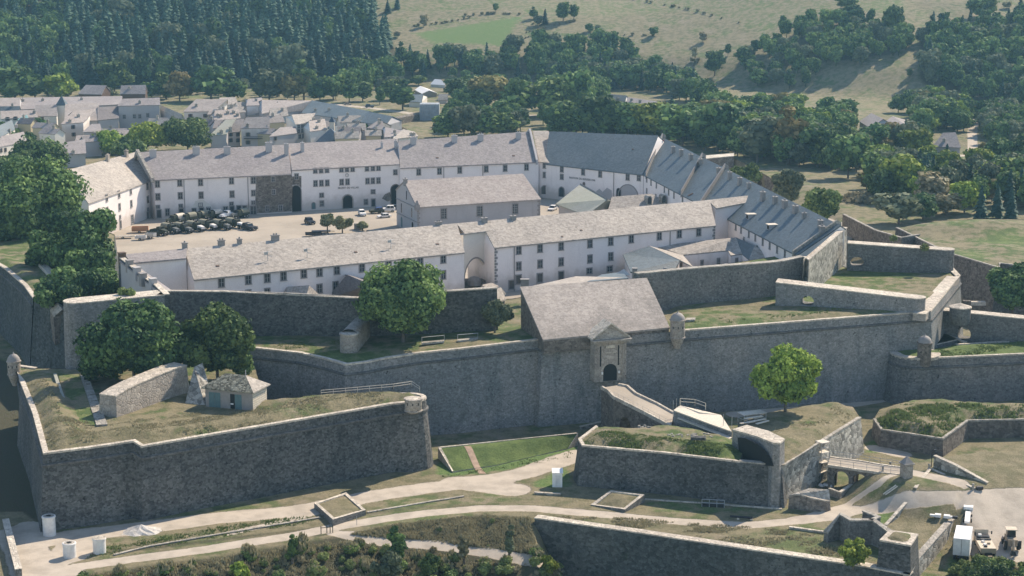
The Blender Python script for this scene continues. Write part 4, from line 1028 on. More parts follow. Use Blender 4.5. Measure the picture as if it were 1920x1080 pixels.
mb.build('wall', M['plaster2'], root)
mb = MB()
for i in range(16):
    f3 = lambda p, s, o: Vector((A.x, A.y, 0))+U*(L/2+(p[0]-L/2)*s)+Zv*(p[1]*s+.05)+N*o
    mb.hexa([f3(ap[i], 1, -.02), f3(ap[i+1], 1, -.02), f3(ap[i+1], 1.05, -.02), f3(ap[i], 1.05, -.02)], [f3(ap[i], 1, .12), f3(ap[i+1], 1, .12), f3(ap[i+1], 1.05, .12), f3(ap[i], 1.05, .12)])
mb.build('arch_ring', M['surround'], root)
mb = MB(); q1 = A+N*.6; q2 = B+N*.6; q3 = fr.R1.copy(); q4 = fl.R2.copy(); q = [q1, q2, q3, q4]; mb.hexa(q, [p+Zv*.32 for p in q])
b1 = fl.R2-fl.N*7-Zv*3.6; b2 = fr.R1-fr.N*7-Zv*3.6; q = [q4, q3, b2, b1]; mb.hexa(q, [p+Zv*.32 for p in q]); mb.build('roof', M['roof_l'], root)
P = W(885, 505, 0)
# connector on the right, joining the blue slate range
A = Vector((fr.R2.x, fr.R2.y, 14.2))+fr.N*3.4; 
cn = Block('link_wing', 'narrow tan-roofed link between the front barracks and the blue range', 'barracks', [A-fr.U*.5, W(1411, 378.5, 14.8)], [fr.R2-fr.U*.5, W(1414, 367.5, 15.8)], 0, 'plaster', 'roof_l', gable_over=0)
# left link: narrow strip roof and recessed blue-shaded wall
ln = Block('link_wing', 'narrow roofed link at the left end over a tall blank white wall', 'barracks', [W(245, 494, 14.6), W(349, 485, 14.6)], [W(234, 479.5, 15.7), fl.R1+fl.U*.5], 0, 'plaster', 'roof_g', gable_over=0)
# steep little gallery roof with dormers by the left retaining wall
g0, g1, g2, g3 = WL([(224, 492, 15.5), (300, 550, 15.5), (320, 545, 14.3), (240, 489, 15.0)])
root = thing('gallery', 'small lean-to gallery roof with dark dormers behind the left retaining wall', 'gallery', (g0.x, g0.y, 0)); mb = MB()
mb.hexa([g0, g1, g2, g3], [p+Zv*.25 for p in (g0, g1, g2, g3)]); mb.build('roof', M['roof_g'], root)
for i, (px, py) in enumerate(((229, 484), (243, 498), (257, 512), (268, 523), (287, 533))):
    P = W(px, py, 15.9); mb = MB(); mb.box((P.x, P.y, P.z-1.5), (1.3, 1.3, 2.6), .6); mb.box((P.x, P.y, P.z+1.1), (1.5, 1.5, .15), .6); mb.build('dormer', M['shutter'] if i == 0 else M['surround' if i % 2 else 'plaster3'], root)
mb = MB(); q = [p.lerp((g0+g2)/2, .04) for p in (g0, g1, g2, g3)]; mb.prism(q, 0, [p.z-.05 for p in q]); mb.build('wall', M['plaster3'], root)

# --- small buildings between the front ranges and the inner wall
py_ = Block('outbuilding', 'low outbuilding with a pale hipped roof behind the dark inner wall', 'outbuilding', WL([(508, 558, 4.0), (606, 562, 4.0)]), WL([(540, 540, 7.2), (580, 537.5, 7.2)]), 0, 'plaster3', 'roof_l', hipl=True, hipr=True)
gb = Block('outbuilding', 'dark grey gabled outbuilding left of the big central tree', 'outbuilding', WL([(612, 560, 5.0), (690, 556, 5.0)]), WL([(652, 517, 9.6), (656, 517, 9.6)]), 0, 'stone_dark', 'roof_d', hipl=True, hipr=True)
a1, a2, ap_ = W(612, 562, 3.0), W(700, 548, 3.0), W(650.5, 517, 9.5)
for o in (gb.roof, gb.wall): bpy.data.objects.remove(o)
dk = Vector((0, 7, 0)); rr_ = W(690, 533, 9.5)
mb = MB(); mb.hexa([a1, W(693, 562, 3.0), W(692, 534, 8.6), ap_], [p+Zv*.25 for p in (a1, W(693, 562, 3.0), W(692, 534, 8.6), ap_)])
q = [ap_, W(692, 534, 8.6), W(705, 530, 4), W(630, 515, 4)]; mb.hexa(q, [p+Zv*.25 for p in q]); mb.build('roof', M['roof_d'], gb.root)
mb = MB(); q = [a1+Vector((.4, .4, 0)), W(692, 560, 3), W(704, 533, 3), W(632, 518, 3)]; mb.prism(q, 0, 3.6); mb.build('wall', M['plaster3'], gb.root)
# low roofs in the arch recess
rc = Block('outbuilding', 'tiny tan roof tucked under the big arch', 'outbuilding', WL([(917, 546, 2.6), (932, 538, 2.6)]), WL([(905, 536, 4.2), (921, 533, 4.2)]), 0, 'plaster', 'roof_l')
tk = thing('arched_dormer_hut', 'small grey hut with a rounded front under the big arch', 'hut', tuple(W(885, 541, 0))); mb = MB(); P = W(885, 541, 0); mb.box(P, (6.5, 3, 2.2)); mb.build('wall', M['stone_brown'], tk)
mb = MB(); mb.lathe((P.x+.6, P.y-1.6, 1.2), [(1.6, 0), (1.6, 1.2), (1.1, 1.9), (.05, 2.2)], 12); mb.build('turret_roof', M['surround'], tk)
# L-shaped building on the right
ls = Block('outbuilding', 'slate blue hipped pavilion behind the tall brown inner wall', 'pavilion', WL([(1182, 519, 6.0), (1268, 506, 6.0)]), WL([(1216, 463, 11.2), (1218, 463, 11.2)]), 0, 'plaster', 'roof_b')
for o in (ls.roof, ls.wall): bpy.data.objects.remove(o)
p1, p2, p3, p4 = WL([(1168, 479, 6.5), (1182, 512, 5.5), (1266, 506, 5.5), (1274, 490, 7.0)]); ap_ = W(1217, 463, 8.1); bp = W(1276, 470, 6.5)
mb = MB()
mb.hexa([p1, p2, p4, ap_], [p+Zv*.3 for p in (p1, p2, p4, ap_)]); q = [p2, p3, p4+Vector((.1, 0, 0)), p4]; mb.hexa(q, [p+Zv*.3 for p in q]); ls.roof = mb.build('roof', M['roof_b'], ls.root)
mb = MB(); q = [p1+Vector((.5, .3, 0)), p2+Vector((.2, .5, 0)), p3+Vector((-.4, .5, 0)), bp]; mb.prism(q, 0, 5.4); mb.build('wall', M['plaster'], ls.root)
q1, q2, q3, q4 = ap_+Zv*.1, p4+Zv*.1, W(1300, 504, 5.4), W(1240, 461, 7.8)
L1 = thing('l_shaped_barracks', 'low L-shaped white building with a tan roof and narrow windows', 'barracks', tuple(W(1350, 500, 0))); mb = MB()
def slab(*p, t=.3): mb.hexa(list(p), [x+Zv*t for x in p])
e0, e1, e2, e3, e4 = W(1280, 480, 5.5), W(1365, 471.5, 5.5), W(1370, 481, 5.5), W(1391, 478, 5.5), W(1404, 489, 5.5)
rr0, rr1, rr2 = W(1228, 463, 6.9), W(1380, 447, 7.9), W(1412, 461, 8.0)
e5 = W(1449, 488, 6.0)
slab(e0, e1, rr1, rr0); slab(e1, e2, e3, rr1); slab(rr0, W(1262, 474, 6.4), e0, W(1283, 481.5, 5.4))
slab(ap_, q2, W(1300, 503, 5.4), e0)
q = (rr1, rr2, W(1408, 488, 6.2), e3)
mb2 = MB()
L1r = mb.build('roof', M['roof_l'], L1)
mb = MB(); slab(e3, W(1404, 488, 5.5), W(1415, 463, 8.0), rr1); mb.build('slate_roof_slope', M['roof_b'], L1)
mb = MB(); slab(W(1404, 488, 5.5), W(1440, 500, 5.0), W(1449, 486, 6.0), W(1415, 463, 8.0)); mb.build('end_roof_slope', M['roof_l'], L1)
mb = MB(); lo = lambda p, z=0: Vector((p.x, p.y, z))
for a, b in ((e0, e1), (e1, e2), (e2, e3), (e3, e4)): mb.quad(lo(a), lo(b), b+Zv*.1, a+Zv*.1)
mb.build('wall', M['plaster'], L1)
n_ = Vector((0, -1, 0))
for (px, py, a, b) in ((1316, 496, e0, e1), (1347, 492, e0, e1), (1381, 492, e2, e3)):
    nn = Vector(((b-a).y, -(b-a).x, 0)).normalized(); nn = nn if nn.y < 0 else -nn; window(L1, RP(px, py, a, nn), nn, .55, 1.9)
cb = [(1247, 502), (1303, 500), (1361, 495), (1410, 493), (1423, 495)]
for i, (px, py) in enumerate(cb):
    P = W(px, py+6, 9.5); cc = thing('rooftop_chimney', ('small pointed dark chimney above the slate blue pavilion', 'dark chimney beside the pavilion, left of the two narrow windows', 'broad dark chimney between the two narrow windows of the low white building',
        'wide dark stub chimney near the end of the tall brown wall', 'little chimney stub right beside the wide one at the wall end')[i], 'chimney', (P.x, P.y, 0)); mb = MB()
    w_ = (.9, 1.2, 1.5, 1.3, .7)[i]; mb.box((P.x, P.y, 0), (w_, .9, P.z+.3)); mb.box((P.x, P.y, P.z+.3), (w_+.2, 1.1, .5), top=.5); mb.build('stack', M['surround'], cc)
# roofs right behind the gatehouse slab
tr = thing('lean_to', 'long lean-to with pale, tan and blue roof strips behind the gatehouse', 'lean-to', tuple(W(1100, 530, 0))); 
mb = MB(); q = WL([(985, 541, 10.6), (1100, 531, 11), (1170, 522, 11), (1080, 520, 9.8)]); 
mb.hexa(q, [p+Zv*.25 for p in q]); mb.build('roof', M['roof_l'], tr)
mb = MB(); q = WL([(1100, 531, 11), (1178, 524, 11.2), (1166, 512, 9.6), (1128, 517, 9.6)]); mb.hexa(q, [p+Zv*.3 for p in q]); mb.build('blue_roof', M['roof_b'], tr)
mb = MB(); q = WL([(1148, 517, 9.8), (1182, 516, 10.6), (1170, 504, 10.8)]); mb.poly(q); mb.build('gable', M['roof_n'], tr)
mb = MB(); q = WL([(990, 540, 10.4), (1172, 525, 10.9), (1162, 516, 10.2), (1080, 522, 9.9)]); mb.prism(q, 0, 9.4); mb.build('wall', M['plaster3'], tr)
for i, (px, py) in enumerate(((984, 528), (1190, 507))):
    P = W(px, py+8, 11); cc = thing('rooftop_chimney', ('squat grey chimney block at the upper left corner of the gatehouse roof', 'small grey block at the upper right corner of the gatehouse roof')[i], 'chimney', (P.x, P.y, 8)); mb = MB()
    mb.box((P.x, P.y, 8), (1.7 if i == 0 else 1.0, 1.0, 4.3)); mb.box((P.x, P.y, 12.3), (1.9 if i == 0 else 1.2, 1.2, .2)); mb.build('stack', M['surround'], cc)
pr = Block('outbuilding', 'little bright gabled roof in the gap left of the gatehouse', 'outbuilding', WL([(930, 560, 9), (946, 552, 9)]), WL([(926, 545, 11.2), (938, 542, 11.2)]), 6, 'stone_brown', 'roof_l')

# ------------------------------------------------------------ gatehouse, gate and bridges
sl_ = WL([(975, 541, 15.2), (1213, 524, 15.2), (1256, 617, 8.0), (1018, 640.5, 7.9)])
gh = thing('gatehouse', 'gatehouse under one huge weathered stone slab roof sloping to the rampart', 'gatehouse', (sl_[0].x, sl_[0].y, 7)); mb = MB()
mb.hexa([sl_[3], sl_[2], sl_[1], sl_[0]], [p+Zv*.35 for p in (sl_[3], sl_[2], sl_[1], sl_[0])])
# fine stepped courses
mb.build('roof', M['roof_slab'], gh)
mb = MB(); q = [p.lerp(sum(sl_, Vector())/4, .012) for p in sl_]
qq = [q[3], q[2], q[1], q[0]]; mb.prism(qq, 5.5, [p.z-.02 for p in qq]); mb.build('wall', M['stone_brown'], gh)
# gate front: built against the curtain face
ga, gbp = W(1119, 745, -2), W(1171, 740, -2)
A = W(1113, 716, -.6); B = W(1172, 711, -.6); U = (B-A).normalized(); N = Vector((U.y, -U.x, 0)); L = (B-A).length
A = A+N*.35; gt = thing('fortress_gate', 'stone fortress gate with pediment, drawbridge slots and dark arched passage', 'gate', tuple(A)); P0 = Vector((A.x, A.y, 0)); mb = MB()
w0 = L; cx = L*.50
zt = 7.3
doorw, doorh = 2.9, 3.4
hole = archpts(cx, -.6, doorw, doorh, 12)
s1 = [(cx-2.15, 2.4), (cx-1.85, 2.4), (cx-1.85, 6.4), (cx-2.15, 6.4)]; s2 = [(cx+1.55, 2.4), (cx+1.85, 2.4), (cx+1.85, 6.4), (cx+1.55, 6.4)]
mb2 = MB()
holed_face(mb, P0, U, [(0, -.62), (w0, -.62), (w0, zt), (0, zt)], [[(x, z+.02) for x, z in hole], s1, s2], -N*6)
mb.quad(P0+Zv*-.6, P0+Zv*zt, P0+Zv*zt-N*2.5, P0+Zv*-.6-N*2.5); e = P0+U*w0; mb.quad(e+Zv*-.6, e+Zv*zt, e+Zv*zt-N*2.5, e+Zv*-.6-N*2.5)
mb.build('front', M['ashlar'], gt)
mb = MB()
for (u, w_) in ((.35, .6), (cx-2.75, .55), (cx+2.75, .55), (w0-.35, .6)):
    P = P0+U*u+N*.08; mb.box((P.x, P.y, -.6), (w_, .3, zt+.3), math.atan2(U.y, U.x))
mb.build('pilaster', M['ashlar'], gt)
mb = MB(); P = P0+U*(w0/2)+N*.3; rz = math.atan2(U.y, U.x)
mb.box((P.x, P.y, zt-.1), (w0+1.0, 1.2, .35), rz); mb.box((P.x+N.x*.1, P.y+N.y*.1, zt+.25), (w0+1.6, 1.5, .25), rz)
mb.build('cornice', M['ashlar'], gt)
mb = MB(); za = zt+.5; l = P0+U*-.7+N*.45+Zv*za; r = P0+U*(w0+.7)+N*.45+Zv*za; ap_ = P0+U*(w0/2)+N*.45+Zv*(za+2.9)
mb.tri(l-N*.35, r-N*.35, ap_-N*.35); mb.build('tympanum', M['ashlar'], gt)
mb = MB()
for a, b in ((l, ap_), (r, ap_)):
    a2, b2 = a-N*4.2, b-N*4.2+Zv*0; q = [a, b, b2, a2]; mb.hexa(q, [p+Zv*.3 for p in q])
mb.build('pediment_roof', M['cope'], gt)
# passage void inside the curtain
mb = MB(); P = P0+U*cx
for s in (-1, 1):
    a = P+U*(s*doorw/2)-N*.2; mb.quad(a+Zv*-.6, a+Zv*3, a+Zv*3-N*.1, a+Zv*-.6-N*.1)
f3 = lambda u, v, o: P0+U*u+Zv*v+N*o
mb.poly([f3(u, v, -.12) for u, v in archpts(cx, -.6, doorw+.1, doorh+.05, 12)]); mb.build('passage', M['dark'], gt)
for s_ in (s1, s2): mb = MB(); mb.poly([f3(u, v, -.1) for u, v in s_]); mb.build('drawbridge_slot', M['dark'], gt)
mb = MB(); P = P0+U*cx+N*.12
mb.box((P.x, P.y, 6.0), (1.9, .1, .5), rz); mb.box((P.x, P.y, 5.0), (2.1, .08, .18), rz); mb.build('plaque', M['cope'], gt)
for s in (-1, 1):
    P = P0+U*(cx+s*1.75)+N*.25; mb = MB(); mb.box((P.x, P.y, .9), (.3, .3, .45), rz); mb.build('lamp', M['white'], gt)
def arched_bridge(name, label, left, right, zb, piers, deck='cope', side='stone_brown', kerb=.35):
    """deck between two edge polylines, side walls pierced by arches"""
    c = left[0]; root = thing(name, label, 'bridge', tuple(c)); mb = MB(); n = len(left)
    for i in range(n-1): mb.quad(left[i], left[i+1], right[i+1], right[i])
    mb.build('deck', M['board'] if deck == 'board' else M['court'], root)
    mb = MB()
    for e in (left, right):
        for i in range(n-1):
            a, b = e[i], e[i+1]; u = (b-a).normalized(); v = Vector((-u.y, u.x, 0))*.22
            mb.hexa([a-v-Zv*.3, b-v-Zv*.3, b+v-Zv*.3, a+v-Zv*.3], [a-v+Zv*kerb, b-v+Zv*kerb, b+v+Zv*kerb, a+v+Zv*kerb])
    mb.build('parapet', M['cope'], root)
    for k, e in enumerate((left, right)):
        mb = MB()
        for i in range(n-1):
            a, b = e[i], e[i+1]; u = Vector((b.x-a.x, b.y-a.y, 0)); L_ = u.length; u.normalize(); N_ = Vector((u.y, -u.x, 0)); N_ = N_ if (k == 0) else -N_
            hs = [archpts(L_*q[1], zb+.05, q[2], min(q[3], a.z-zb-.7), 10) for q in piers if q[0] == i]
            o = a+N_*.05; tocentre = ((right[i]-left[i]) if k == 0 else (left[i]-right[i])); tocentre.z = 0
            holed_face(mb, Vector((o.x, o.y, 0)), u, [(0, zb), (L_, zb), (L_, b.z-.1), (0, a.z-.1)], hs, tocentre*.5)
        mb.build('side_wall', M[side], root)
    return root
le = WL([(1128, 727, -.5), (1140, 733, -.5), (1151, 745, -.7), (1205, 772, -1.3), (1258, 800, -2.0)])
re_ = WL([(1160, 722, -.5), (1176, 725, -.5), (1192, 739, -.7), (1230, 757, -1.3), (1264, 776, -2.0)])
arched_bridge('gate_bridge', 'curving stone bridge with a pale deck leading to the fortress gate', le, re_, -9.3, [(2, .42, 3.6, 5.6), (3, .25, 3.4, 5.0)])
b2l = WL([(1552, 872, -5.0), (1600, 879, -5.0), (1650, 886, -5.0), (1690, 890, -4.95)]); b2r = WL([(1556, 857, -5.0), (1610, 864, -5.0), (1650, 871, -5.0), (1695, 877, -4.95)])
arched_bridge('outer_bridge', 'straight pale plank-decked bridge crossing the ditch to the sentry turret', b2l, b2r, -9.2, [(0, .55, 2.6, 3.4), (1, .25, 2.6, 3.4), (1, .8, 2.2, 3.0)], kerb=.12)
# railings
def railing(name, label, pts, h=1.1, step=2.0, r=.035, mat='steel', parent=None, rails=2):
    root = parent or thing(name, label, 'railing', tuple(pts[0])); mb = MB()
    for i in range(len(pts)-1):
        a, b = pts[i], pts[i+1]; k = max(1, int((b-a).length/step))
        for j in range(k+1): p = a.lerp(b, j/k); mb.bar(p, p+Zv*h, r)
        for q in range(rails): z = h*(1-q*.45); mb.bar(a+Zv*z, b+Zv*z, r*.9)
    mb.build('rail', M[mat], root); return root
railing('bridge_railing', 'thin steel railing along the near side of the outer bridge', b2l, 1.1, 1.6)
railing('bridge_railing', 'thin steel railing along the far side of the outer bridge', b2r, 1.1, 1.6)
railing('bridge_railing', 'thin railing along the near side of the curving gate bridge', le[2:], 1.0, 1.5, .02)
railing('bastion_railing', 'pipe railing on the back of the rounded end of the lower bastion', WL([(602, 742, 3.2), (738, 730, 3.3), (772, 725, 3.3), (787, 735, 3.3)]), 1.0, 2.2, .05, 'board')
# ------------------------------------------------------------ town behind the citadel (ground about z = -4)
def H(name, label, cat, E, Rg, ze, zr, wall='plaster3', roof='roof_g', wins=None, ws=(.9, 1.3), chim=None, **k):
    b = Block(name, label, cat, WL([(*p, ze) for p in E]), WL([(*p, zr) for p in Rg]), -4.5, wall, roof, over=.35, th=.25, **k)
    if wins: b.win(wins, ws[0], ws[1], k.pop('style', 'town'))
    if chim: b.chim([(x, y, 1.0, 1.2) for x, y in chim], d=.8, mat='copeg', h=1.2)
    return b
hs = [
 ('row_house', 'long pinkish roof at the far left end of the town', 'house', [(-40, 207), (36, 207)], [(-40, 185), (36, 184)], 4, 8, 'plaster3', 'roof_p', None, [(-5, 190)]),
 ('row_house', 'very long grey slate roof at the back of the town, behind the pointed tower', 'house', [(36, 206), (228, 196)], [(36, 184), (228, 181)], 4, 8, 'plaster3', 'roof_g', None, [(43, 187), (80, 186), (153, 184)]),
 ('row_house', 'pale ochre-fronted low row with little windows under the pinkish roof', 'house', [(3, 223), (70, 220)], [(2, 209), (62, 207)], 3, 6, 'plaster2', 'roof_p', [(14, 223), (29, 222)], [(64, 209)]),
 ('town_house', 'tan roof just left of the pointed tower', 'house', [(66, 218), (106, 218)], [(67, 198), (105, 197)], 3, 7, 'plaster2', 'roof_p', [(78, 221)], None),
 ('town_house', 'broad tan roof right of the pointed tower', 'house', [(122, 228), (183, 226)], [(124, 196), (184, 194)], 3, 9, 'plaster3', 'roof_p', None, None),
 ('town_house', 'big white corner house with a hipped tan roof and two chimneys', 'house', [(116, 233), (156, 230)], [(139, 209), (178, 206)], 4, 8, 'plaster', 'roof_p', [(137, 238), (138, 252)], [(131, 226), (147, 216)]),
 ('town_hall', 'large grey flat-fronted building with a row of dark windows and roof vents', 'building', [(222, 199), (299, 197)], [(232, 186), (298, 184)], 8, 10.5, 'plaster3', 'roof_g', [(233, 219), (252, 218), (262, 218), (277, 216)], [(262, 190)]),
 ('town_house', 'dark slate lean-to against the left side of the large grey building', 'house', [(184, 226), (222, 222)], [(184, 202), (221, 200)], 3, 8, 'plaster3', 'roof_d', None, None),
 ('town_house', 'small lit grey roof below the dark lean-to', 'house', [(157, 248), (190, 247)], [(172, 234), (186, 233)], 2, 4, 'plaster3', 'roof_g', None, None),
 ('barn', 'turquoise metal roofed barn near the left edge', 'barn', [(27, 234), (50, 228)], [(34, 224), (50, 216)], 2, 4.5, 'plaster3', 'roof_teal', None, None),
 ('town_house', 'blue grey roof stepping down at the left edge of the town', 'house', [(-8, 262), (28, 243)], [(-10, 240), (22, 226)], 2, 5, 'plaster2', 'roof_b', None, [(18, 244)]),
 ('town_house', 'pale roof with a large dark skylight near the left edge', 'house', [(-10, 278), (50, 266)], [(4, 256), (44, 248)], 2, 5, 'plaster2', 'roof_g', [(2, 282), (10, 281)], None),
 ('town_house', 'lilac grey double roof among trees above the left barracks wing', 'house', [(108, 291), (160, 288)], [(106, 271), (158, 262)], 1, 4, 'plaster3', 'roof_g', None, [(137, 284)]),
 ('town_house', 'small pinkish roof with a crossed aerial below the white corner house', 'house', [(140, 272), (172, 270)], [(145, 255), (170, 254)], 1, 4, 'plaster2', 'roof_p', None, [(156, 263)]),
 ('town_house', 'tiny tan roof between the yellow green trees', 'house', [(176, 258), (200, 256)], [(178, 245), (198, 243)], 1, 3.5, 'plaster2', 'roof_l', None, None),
 ('town_house', 'grey roof partly hidden behind the yellow green tree', 'house', [(220, 262), (262, 258)], [(222, 246), (262, 243)], 1, 4, 'plaster3', 'roof_g', None, [(228, 252)]),
 ('barn', 'narrow barn with a bright lit roof slanting down to the right', 'barn', [(300, 205), (338, 224)], [(301, 198), (341, 215)], 5, 6.5, 'plaster3', 'roof_l', None, None),
 ('villa', 'cream villa with a pinkish hipped roof and blue green shutters', 'house', [(345, 210), (398, 209)], [(369, 187), (426, 187)], 5, 9.5, 'plaster2', 'roof_p', [(357, 217), (385, 217)], [(368, 196)]),
 ('town_house', 'ochre fronted house beside the cream villa', 'house', [(390, 215), (412, 214)], [(396, 205), (414, 203)], 4, 6, 'plaster4', 'roof_p', None, [(413, 204)]),
 ('town_house', 'small cream gable roof left of the square white tower house', 'house', [(412, 197), (446, 196)], [(413, 184), (440, 183)], 5, 7.5, 'plaster2', 'roof_l', None, [(423, 190)]),
 ('town_house', 'jumble of dark and pale roofs with many small chimneys', 'house', [(402, 226), (450, 222)], [(404, 208), (446, 205)], 3, 6.5, 'plaster3', 'roof_p', None, [(408, 215), (414, 216), (427, 210), (438, 209), (445, 214)]),
 ('town_house', 'brown roof strip with chimneys below the jumbled roofs', 'house', [(400, 241), (432, 238)], [(404, 226), (438, 224)], 2, 5.5, 'plaster3', 'roof_d', None, [(416, 233), (422, 226)]),
 ('town_house', 'olive grey blank-walled house right of the round green tree', 'house', [(395, 254), (424, 252)], [(424, 226), (441, 224)], 2, 7, 'plaster3', 'roof_green', None, [(415, 246), (432, 240)]),
 ('town_house', 'narrow house with brown shutters beside the balcony house', 'house', [(425, 249), (450, 247)], [(437, 226), (456, 224)], 2, 6.5, 'plaster', 'roof_g', [(432.5, 252), (446, 252), (432.5, 263), (446, 263)], [(431, 237)]),
 ('balcony_house', 'white house with a dark balcony and brown shutters', 'house', [(452, 241), (504, 240)], [(463, 221), (504, 220)], 4, 8, 'plaster', 'roof_p', [(465, 252), (489.5, 252), (465, 267), (491, 267)], [(464, 234)]),
 ('town_house', 'square white tower-like house with a rooftop terrace', 'house', [(463, 199), (492, 198)], [(466, 187), (490, 184)], 6, 7.5, 'plaster', 'roof_g', None, [(480, 186)]),
 ('town_house', 'long pale grey roof behind the terrace house', 'house', [(492, 214), (566, 208)], [(492, 188), (583, 190)], 4, 8.5, 'plaster3', 'roof_p', None, [(521, 193), (542, 192), (571, 196)]),
 ('slate_hall', 'large blue slate roof running towards the road', 'building', [(566, 212), (673, 228)], [(585, 189), (691, 209)], 4, 9, 'plaster3', 'roof_b', None, [(591, 205), (617, 204)]),
 ('slate_hall', 'lower blue slate roof continuing the large one to the right', 'building', [(676, 229), (722, 236)], [(691, 210), (735, 219)], 4, 8, 'plaster3', 'roof_b', None, [(711, 224)]),
 ('town_house', 'tan roof with a bright lit patch in front of the slate hall', 'house', [(506, 219), (540, 218)], [(508, 204), (536, 202)], 4, 7, 'plaster2', 'roof_l', None, [(529, 204)]),
 ('tall_house', 'tall narrow house with three rows of windows under a bright roof', 'house', [(555, 234), (580, 232)], [(548, 216), (590, 213)], 6, 8.5, 'plaster2', 'roof_l', [(560, 237), (567, 236), (573, 235), (560, 246), (567, 245), (573, 244), (562, 256), (569, 255)], [(588, 222)]),
 ('town_house', 'tan roof with small chimneys left of the navy pyramid roof', 'house', [(582, 247), (612, 243)], [(580, 228), (608, 224)], 4, 7, 'plaster2', 'roof_p', None, [(594, 238), (598, 226)]),
 ('gable_house', 'grey gable end with one square window just above the barracks ridge', 'house', [(506, 257), (556, 250)], [(526, 240), (552, 238)], 3, 6.5, 'plaster3', 'roof_g', [(516, 260)], None),
 ('town_house', 'dark brown roof left of the small round town tree', 'house', [(636, 255), (672, 255)], [(634, 238), (676, 239)], 2, 6, 'plaster3', 'roof_d', None, [(644, 238)]),
 ('town_house', 'pinkish gabled house beside the small round town tree', 'house', [(690, 240), (722, 244)], [(708, 228), (716, 228)], 4, 7, 'stone_dark', 'roof_p', None, [(711, 229)]),
 ('town_house', 'white roofed house with dark chimney stacks above the barracks', 'house', [(722, 258), (748, 257)], [(724, 239), (752, 246)], 3, 6, 'plaster', 'roof_g', None, [(740, 246), (741, 252)]),
 ('gable_house', 'small bright gabled roof with two thin chimneys just above the barracks', 'house', [(737, 262), (783, 256)], [(757, 243), (776, 248)], 3, 6, 'plaster2', 'roof_l', None, [(771, 251), (776, 251)]),
 ('town_house', 'pale low roof behind the navy pyramid roof', 'house', [(642, 262), (666, 262)], [(640, 254), (664, 254)], 2, 4, 'plaster3', 'roof_g', None, None),
 ('farmhouse', 'broad grey-roofed building among trees behind the town, left part', 'building', [(148, 176), (190, 177)], [(162, 160), (198, 161)], 2, 6, 'shutter', 'roof_g', None, None),
 ('farmhouse', 'broad grey-roofed building among trees behind the town, right part', 'building', [(226, 176), (272, 176)], [(228, 161), (272, 160)], 2, 6, 'shutter', 'roof_g', None, [(243, 163)]),
 ('chalet', 'small chalet with a blue grey roof beyond the road', 'house', [(767, 191), (790, 192)], [(768, 178), (793, 178)], -1.5, 1, 'plaster2', 'roof_b', None, None),
 ('chalet', 'chalet with a bright white roof facing the road', 'house', [(778, 169), (792, 176)], [(788, 162), (805, 170)], -2, .5, 'wood', 'white', None, None),
 ('chalet', 'pale pyramid-roofed chalet at the wood edge', 'house', [(808, 158), (834, 160)], [(816, 149), (826, 150)], -2.5, 0, 'plaster2', 'white', None, None),
 ('chalet', 'small pale gabled chalet half hidden by the round dark tree', 'house', [(822, 187), (838, 187)], [(824, 177), (838, 177)], -2, .5, 'plaster', 'roof_l', None, None),
 ('farmhouse', 'grey roofs with brown chimneys among the trees above the blue range, left one', 'house', [(1140, 186), (1172, 190)], [(1142, 177), (1174, 180)], 2, 5, 'plaster2', 'roof_l', None, [(1158, 184)]),
 ('farmhouse', 'grey roof with dark chimneys among the trees above the blue range, right one', 'house', [(1174, 196), (1238, 203)], [(1178, 183), (1238, 192)], 2, 6, 'plaster2', 'roof_g', None, [(1184, 186), (1200, 189), (1222, 195)]),
 ('farmhouse', 'blue grey roof peeping over the broad trees right of the slate range', 'house', [(1266, 213), (1290, 210)], [(1270, 200), (1304, 198)], 2, 5, 'plaster3', 'roof_b', None, None),
 ('grey_barn', 'grey gabled barn beside the brick gabled one', 'barn', [(1612, 228), (1632, 240)], [(1634, 213), (1656, 224)], 0, 5, 'plaster3', 'roof_g', None, None),
 ('brick_barn', 'red brown gabled barn with a pale roof among the right hand trees', 'barn', [(1652, 234), (1668, 243)], [(1674, 219), (1693, 232)], 0, 5, 'stone_brown', 'roof_g', None, None),
 ('bungalow', 'white roofed bungalow with a veranda beside the right hand lane', 'house', [(1750, 275), (1800, 277)], [(1770, 250), (1790, 249)], -1, 4, 'plaster3', 'roof_g', None, [(1770, 262)]),
 ('farmhouse', 'tan roofed house by the lane near the right edge', 'house', [(1836, 212), (1868, 208)], [(1838, 198), (1856, 196)], -1, 3, 'plaster2', 'roof_l', None, None),
 ('farmhouse', 'white roofed house cut by the right edge of the picture', 'house', [(1903, 214), (1935, 216)], [(1905, 204), (1935, 205)], -1, 3, 'plaster', 'white', None, None),
]
TOWN = []
for (nm, lb, ct, E, Rg, ze, zr, wl_, rf, wn, cm) in hs:
    far = lb.startswith('farm')
    # keep the ridge safely behind the eave whatever the heights read
    e = [W(*p, ze) for p in E]; z = zr
    while z > ze+.5 and min(W(*Rg[i], z).y-e[i].y for i in (0, 1)) < (z-ze)*1.15: z -= .1
    hip = 'hip' in lb or 'pyramid' in lb
    b = Block(nm, lb, ct, e, [W(*p, z) for p in Rg], -5.5 if e[0].y < 1010 else Ts(e[0].x, e[0].y)-2, wl_, rf, over=.35, th=.25, cap=5)
    if wn:
        st = 'wood' if nm in ('town_hall', 'tall_house') else 'town'
        b.win(wn, 1.0, 1.5, st)
    if cm: b.chim([(x, y+3, 1.0, 1.1) for x, y in cm], d=.8, mat='copeg', h=1.2)
    TOWN.append((nm, lb, b))
rh = random.Random(5)
